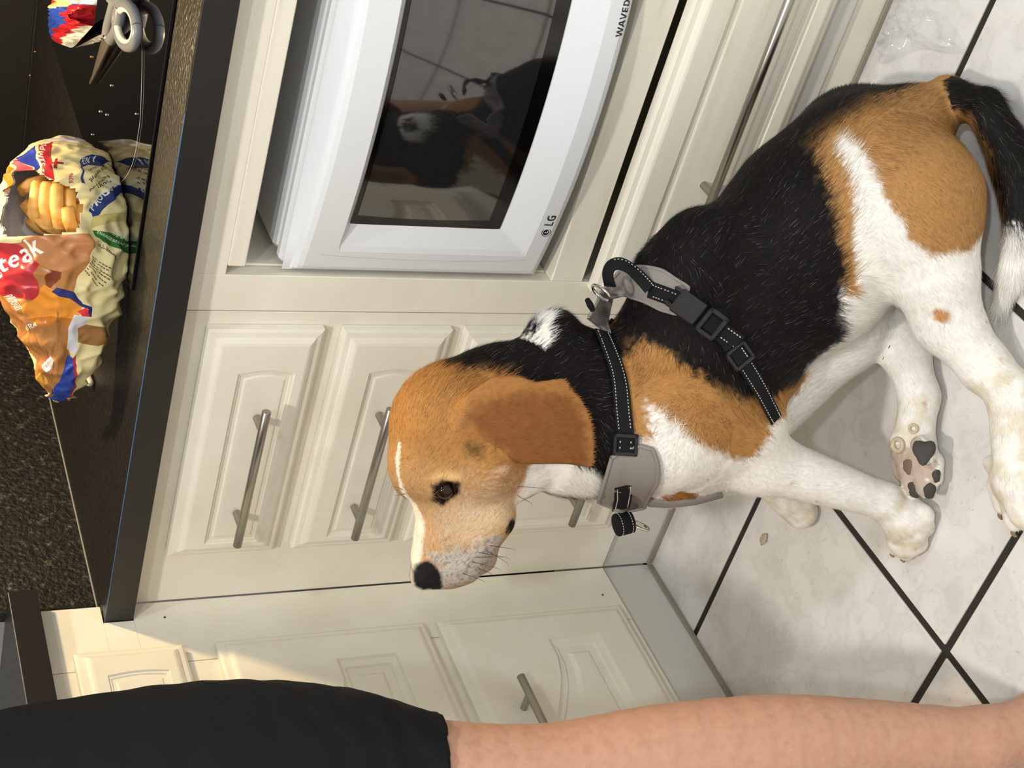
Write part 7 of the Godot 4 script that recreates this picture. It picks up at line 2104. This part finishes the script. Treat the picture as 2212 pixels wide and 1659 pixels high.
	part(gl, "bowl", lathe([Vector2(0.05, 0.0), Vector2(0.062, 0.003), Vector2(0.085, 0.03), Vector2(0.098, 0.07), Vector2(0.101, 0.09), Vector2(0.098, 0.091), Vector2(0.094, 0.07), Vector2(0.081, 0.033), Vector2(0.058, 0.008), Vector2(0.0, 0.006)], 48), gm)
	part(gl, "lip", ring_mesh(0.0995, 0.0995, 0.002), gm, Vector3(0, 0.0905, 0))

func remap_uv(mesh: ArrayMesh, lay: Array) -> ArrayMesh:
	# flat print laid over a strip: u and v are linear in its own x and z
	var arr := mesh.surface_get_arrays(0)
	var v: PackedVector3Array = arr[Mesh.ARRAY_VERTEX]
	var uv := PackedVector2Array()
	for p in v:
		var q := Vector3(p.x, p.z, 1.0)
		uv.append(Vector2(q.dot(lay[0]), q.dot(lay[1])).clamp(Vector2(0.01, 0.01), Vector2(0.99, 0.99)))
	arr[Mesh.ARRAY_TEX_UV] = uv
	var out := ArrayMesh.new()
	out.add_surface_from_arrays(Mesh.PRIMITIVE_TRIANGLES, arr)
	return out

func crumb_mesh(r: float, sd: int) -> ArrayMesh:
	var q := RandomNumberGenerator.new()
	q.seed = sd
	var rings := []
	for i in 5:
		var a := PI * (i + 0.3) / 5.0
		var ring := PackedVector3Array()
		for k in 9:
			var t := TAU * k / 9
			ring.append(Vector3(cos(t) * sin(a), -cos(a), sin(t) * sin(a)) * r * q.randf_range(0.7, 1.15))
		rings.append(ring)
	return loft(rings)

# ------------------------------------------------------------------ the person standing at the taller unit, seen from the waist down
func field_mesh(prims: Array, lo: Vector3, hi: Vector3, cell: float, cuts: Array, wrinkle := 0.0) -> ArrayMesh:
	var nn := ((hi - lo) / cell).ceil()
	var nx := int(nn.x)
	var ny := int(nn.y)
	var nz := int(nn.z)
	var D := PackedFloat32Array()
	D.resize(nx * ny * nz)
	D.fill(9.0)
	var ID := PackedInt32Array()
	ID.resize(nx * ny * nz)
	grid_fill(D, ID, prims, lo, cell, nx, ny, nz)
	var ns := FastNoiseLite.new()
	ns.seed = 21
	ns.frequency = 9.0
	for z in nz:
		for y in ny:
			for x in nx:
				var i := (z * ny + y) * nx + x
				if absf(D[i]) > 0.04:
					continue
				var p := lo + Vector3(x, y, z) * cell
				if wrinkle > 0.0:
					# folds that run round the leg, gathered towards the hem
					var g: float = smoothstep(0.95, 0.74, p.y)
					D[i] += wrinkle * (0.25 + 0.75 * g) * (sin(p.y * 150.0 + p.x * 60.0 + p.z * 90.0 + 4.0 * ns.get_noise_3dv(p)) * 0.5 + ns.get_noise_3dv(p * 2.0))
				for c in cuts:
					D[i] = maxf(D[i], (p - c[0]).dot(c[1]))
	var V := PackedVector3Array()
	var N := PackedVector3Array()
	var I := PackedInt32Array()
	var T := PackedInt32Array()
	surface_nets(D, ID, lo, cell, nx, ny, nz, V, N, I, T)
	var arr := []
	arr.resize(Mesh.ARRAY_MAX)
	arr[Mesh.ARRAY_VERTEX] = V
	arr[Mesh.ARRAY_NORMAL] = N
	arr[Mesh.ARRAY_INDEX] = T
	var mesh := ArrayMesh.new()
	mesh.add_surface_from_arrays(Mesh.PRIMITIVE_TRIANGLES, arr)
	return mesh

func build_person() -> void:
	var at := Vector3(0.44, 0, 0.74)
	var who := thing("person", "person in black shorts standing with a bare tattooed leg beside the taller unit", "person", at)
	var z := Vector3.ZERO
	var other := Vector3(-0.125, 0.0, -0.055)
	var skin_prims := []
	var short_prims := []
	for s in 2:
		var off := -at + (other if s == 1 else Vector3.ZERO)
		var J := {}
		for k in LEG:
			J[k] = [LEG[k][0] + off, LEG[k][1]]
		if s == 1:
			J["hip"][0] += Vector3(-0.01, 0, 0.0)
		var ank: Vector3 = J["an"][0]
		J["heel"] = [Vector3(ank.x + 0.022, 0.036, ank.z + 0.006), 0.033]
		J["arch"] = [Vector3(ank.x - 0.07, 0.040, ank.z - 0.02), 0.031]
		J["ball"] = [Vector3(ank.x - 0.135, 0.027, ank.z - 0.035), 0.025]
		for b in [["an", "heel"], ["an", "arch"], ["heel", "arch"], ["arch", "ball"]]:
			skin_prims.append([J[b[0]][0], J[b[1]][0], J[b[0]][1], J[b[1]][1], 0.02, z, 1.0])
		# the leg itself: one smooth taper through its joints
		var chain := []
		for k in LEG:
			chain.append(J[k])
		var cp := []
		var cr := []
		for c in chain:
			cp.append(c[0])
			cr.append(Vector2(c[1], 0))
		cp = smooth_curve(cp, 4)
		cr = smooth_curve(cr, 4)
		for i in cp.size() - 1:
			skin_prims.append([cp[i], cp[i + 1], cr[i].x, cr[i + 1].x, 0.004, z, 1.0])
			if i < 16:
				short_prims.append([cp[i], cp[i + 1], cr[i].x + 0.0065, cr[i + 1].x + 0.0065, 0.004, z, 1.0])
		for t in 5:
			var bp: Vector3 = J["ball"][0] + Vector3(-0.012 + 0.006 * absf(t - 1.5), -0.008, (t - 2) * 0.016)
			var len: float = [0.045, 0.042, 0.036, 0.030, 0.024][t]
			skin_prims.append([bp, bp + Vector3(-len, -0.004, 0), [0.0135, 0.0100, 0.0095, 0.0090, 0.0085][t], [0.0115, 0.0085, 0.008, 0.0075, 0.007][t], 0.006, z, 1.0])
	var hip: Vector3 = LEG["hip"][0] - at
	var hip2: Vector3 = hip + other + Vector3(-0.01, 0, 0)
	var mid := (hip + hip2) * 0.5
	for pr in [[hip, hip2, 0.088, 0.088], [mid + Vector3(0, 0.12, 0), mid + Vector3(0, 0.24, 0), 0.12, 0.12]]:
		short_prims.append([pr[0], pr[1], pr[2], pr[3], 0.015, z, 1.0])
		skin_prims.append([pr[0], pr[1], pr[2] - 0.008, pr[3] - 0.008, 0.015, z, 1.0])
	var hem: Vector3 = LEG["th3"][0] - at
	var ax: Vector3 = (LEG["kn"][0] - LEG["th2"][0]).normalized()
	var skin := mat(srgb(255, 255, 255), 0.55)
	skin.albedo_texture = noise_tex(0.045, 5, [[0.0, srgb(178, 126, 102)], [0.4, srgb(188, 140, 114)], [0.7, srgb(193, 148, 122)], [1.0, srgb(186, 134, 112)]], 512, 71)
	triplanar(skin, Vector3(3, 3, 3), false)
	part(who, "body", field_mesh(skin_prims, Vector3(-0.42, -0.006, -0.45), Vector3(0.14, 1.15, 0.14), 0.009, [[Vector3(0, 0.0008, 0), Vector3.DOWN]]), skin)
	var cloth := mat(srgb(22, 23, 25), 0.8)
	cloth.metallic_specular = 0.25
	triplanar(cloth, Vector3(12, 12, 12), false)
	var sh := part(who, "shorts", field_mesh(short_prims, Vector3(-0.42, 0.60, -0.45), Vector3(0.14, 1.42, 0.14), 0.006, [[hem + ax * 0.012, ax], [Vector3(0, 1.35, 0), Vector3.UP]], 0.0022), cloth)
	sh.set_meta("label", "snug black shorts")
	var ink := mat(srgb(86, 92, 96), 0.6)
	for l in TATTOO:
		var pts := []
		for p in l:
			pts.append(p - at)
		var t := part(who, "tattoo", tube(smooth_curve(pts, 4), 0.0007, 6), ink)
		t.set_meta("label", "grey-blue line tattoo at the ankle")

func _ready() -> void:
	rng.seed = 7
	setup_view()
	make_materials()
	build_room()
	build_cupboards()
	build_dog()
	build_harness()
	build_microwave()
	build_bag()
	build_small_things()
	build_person()
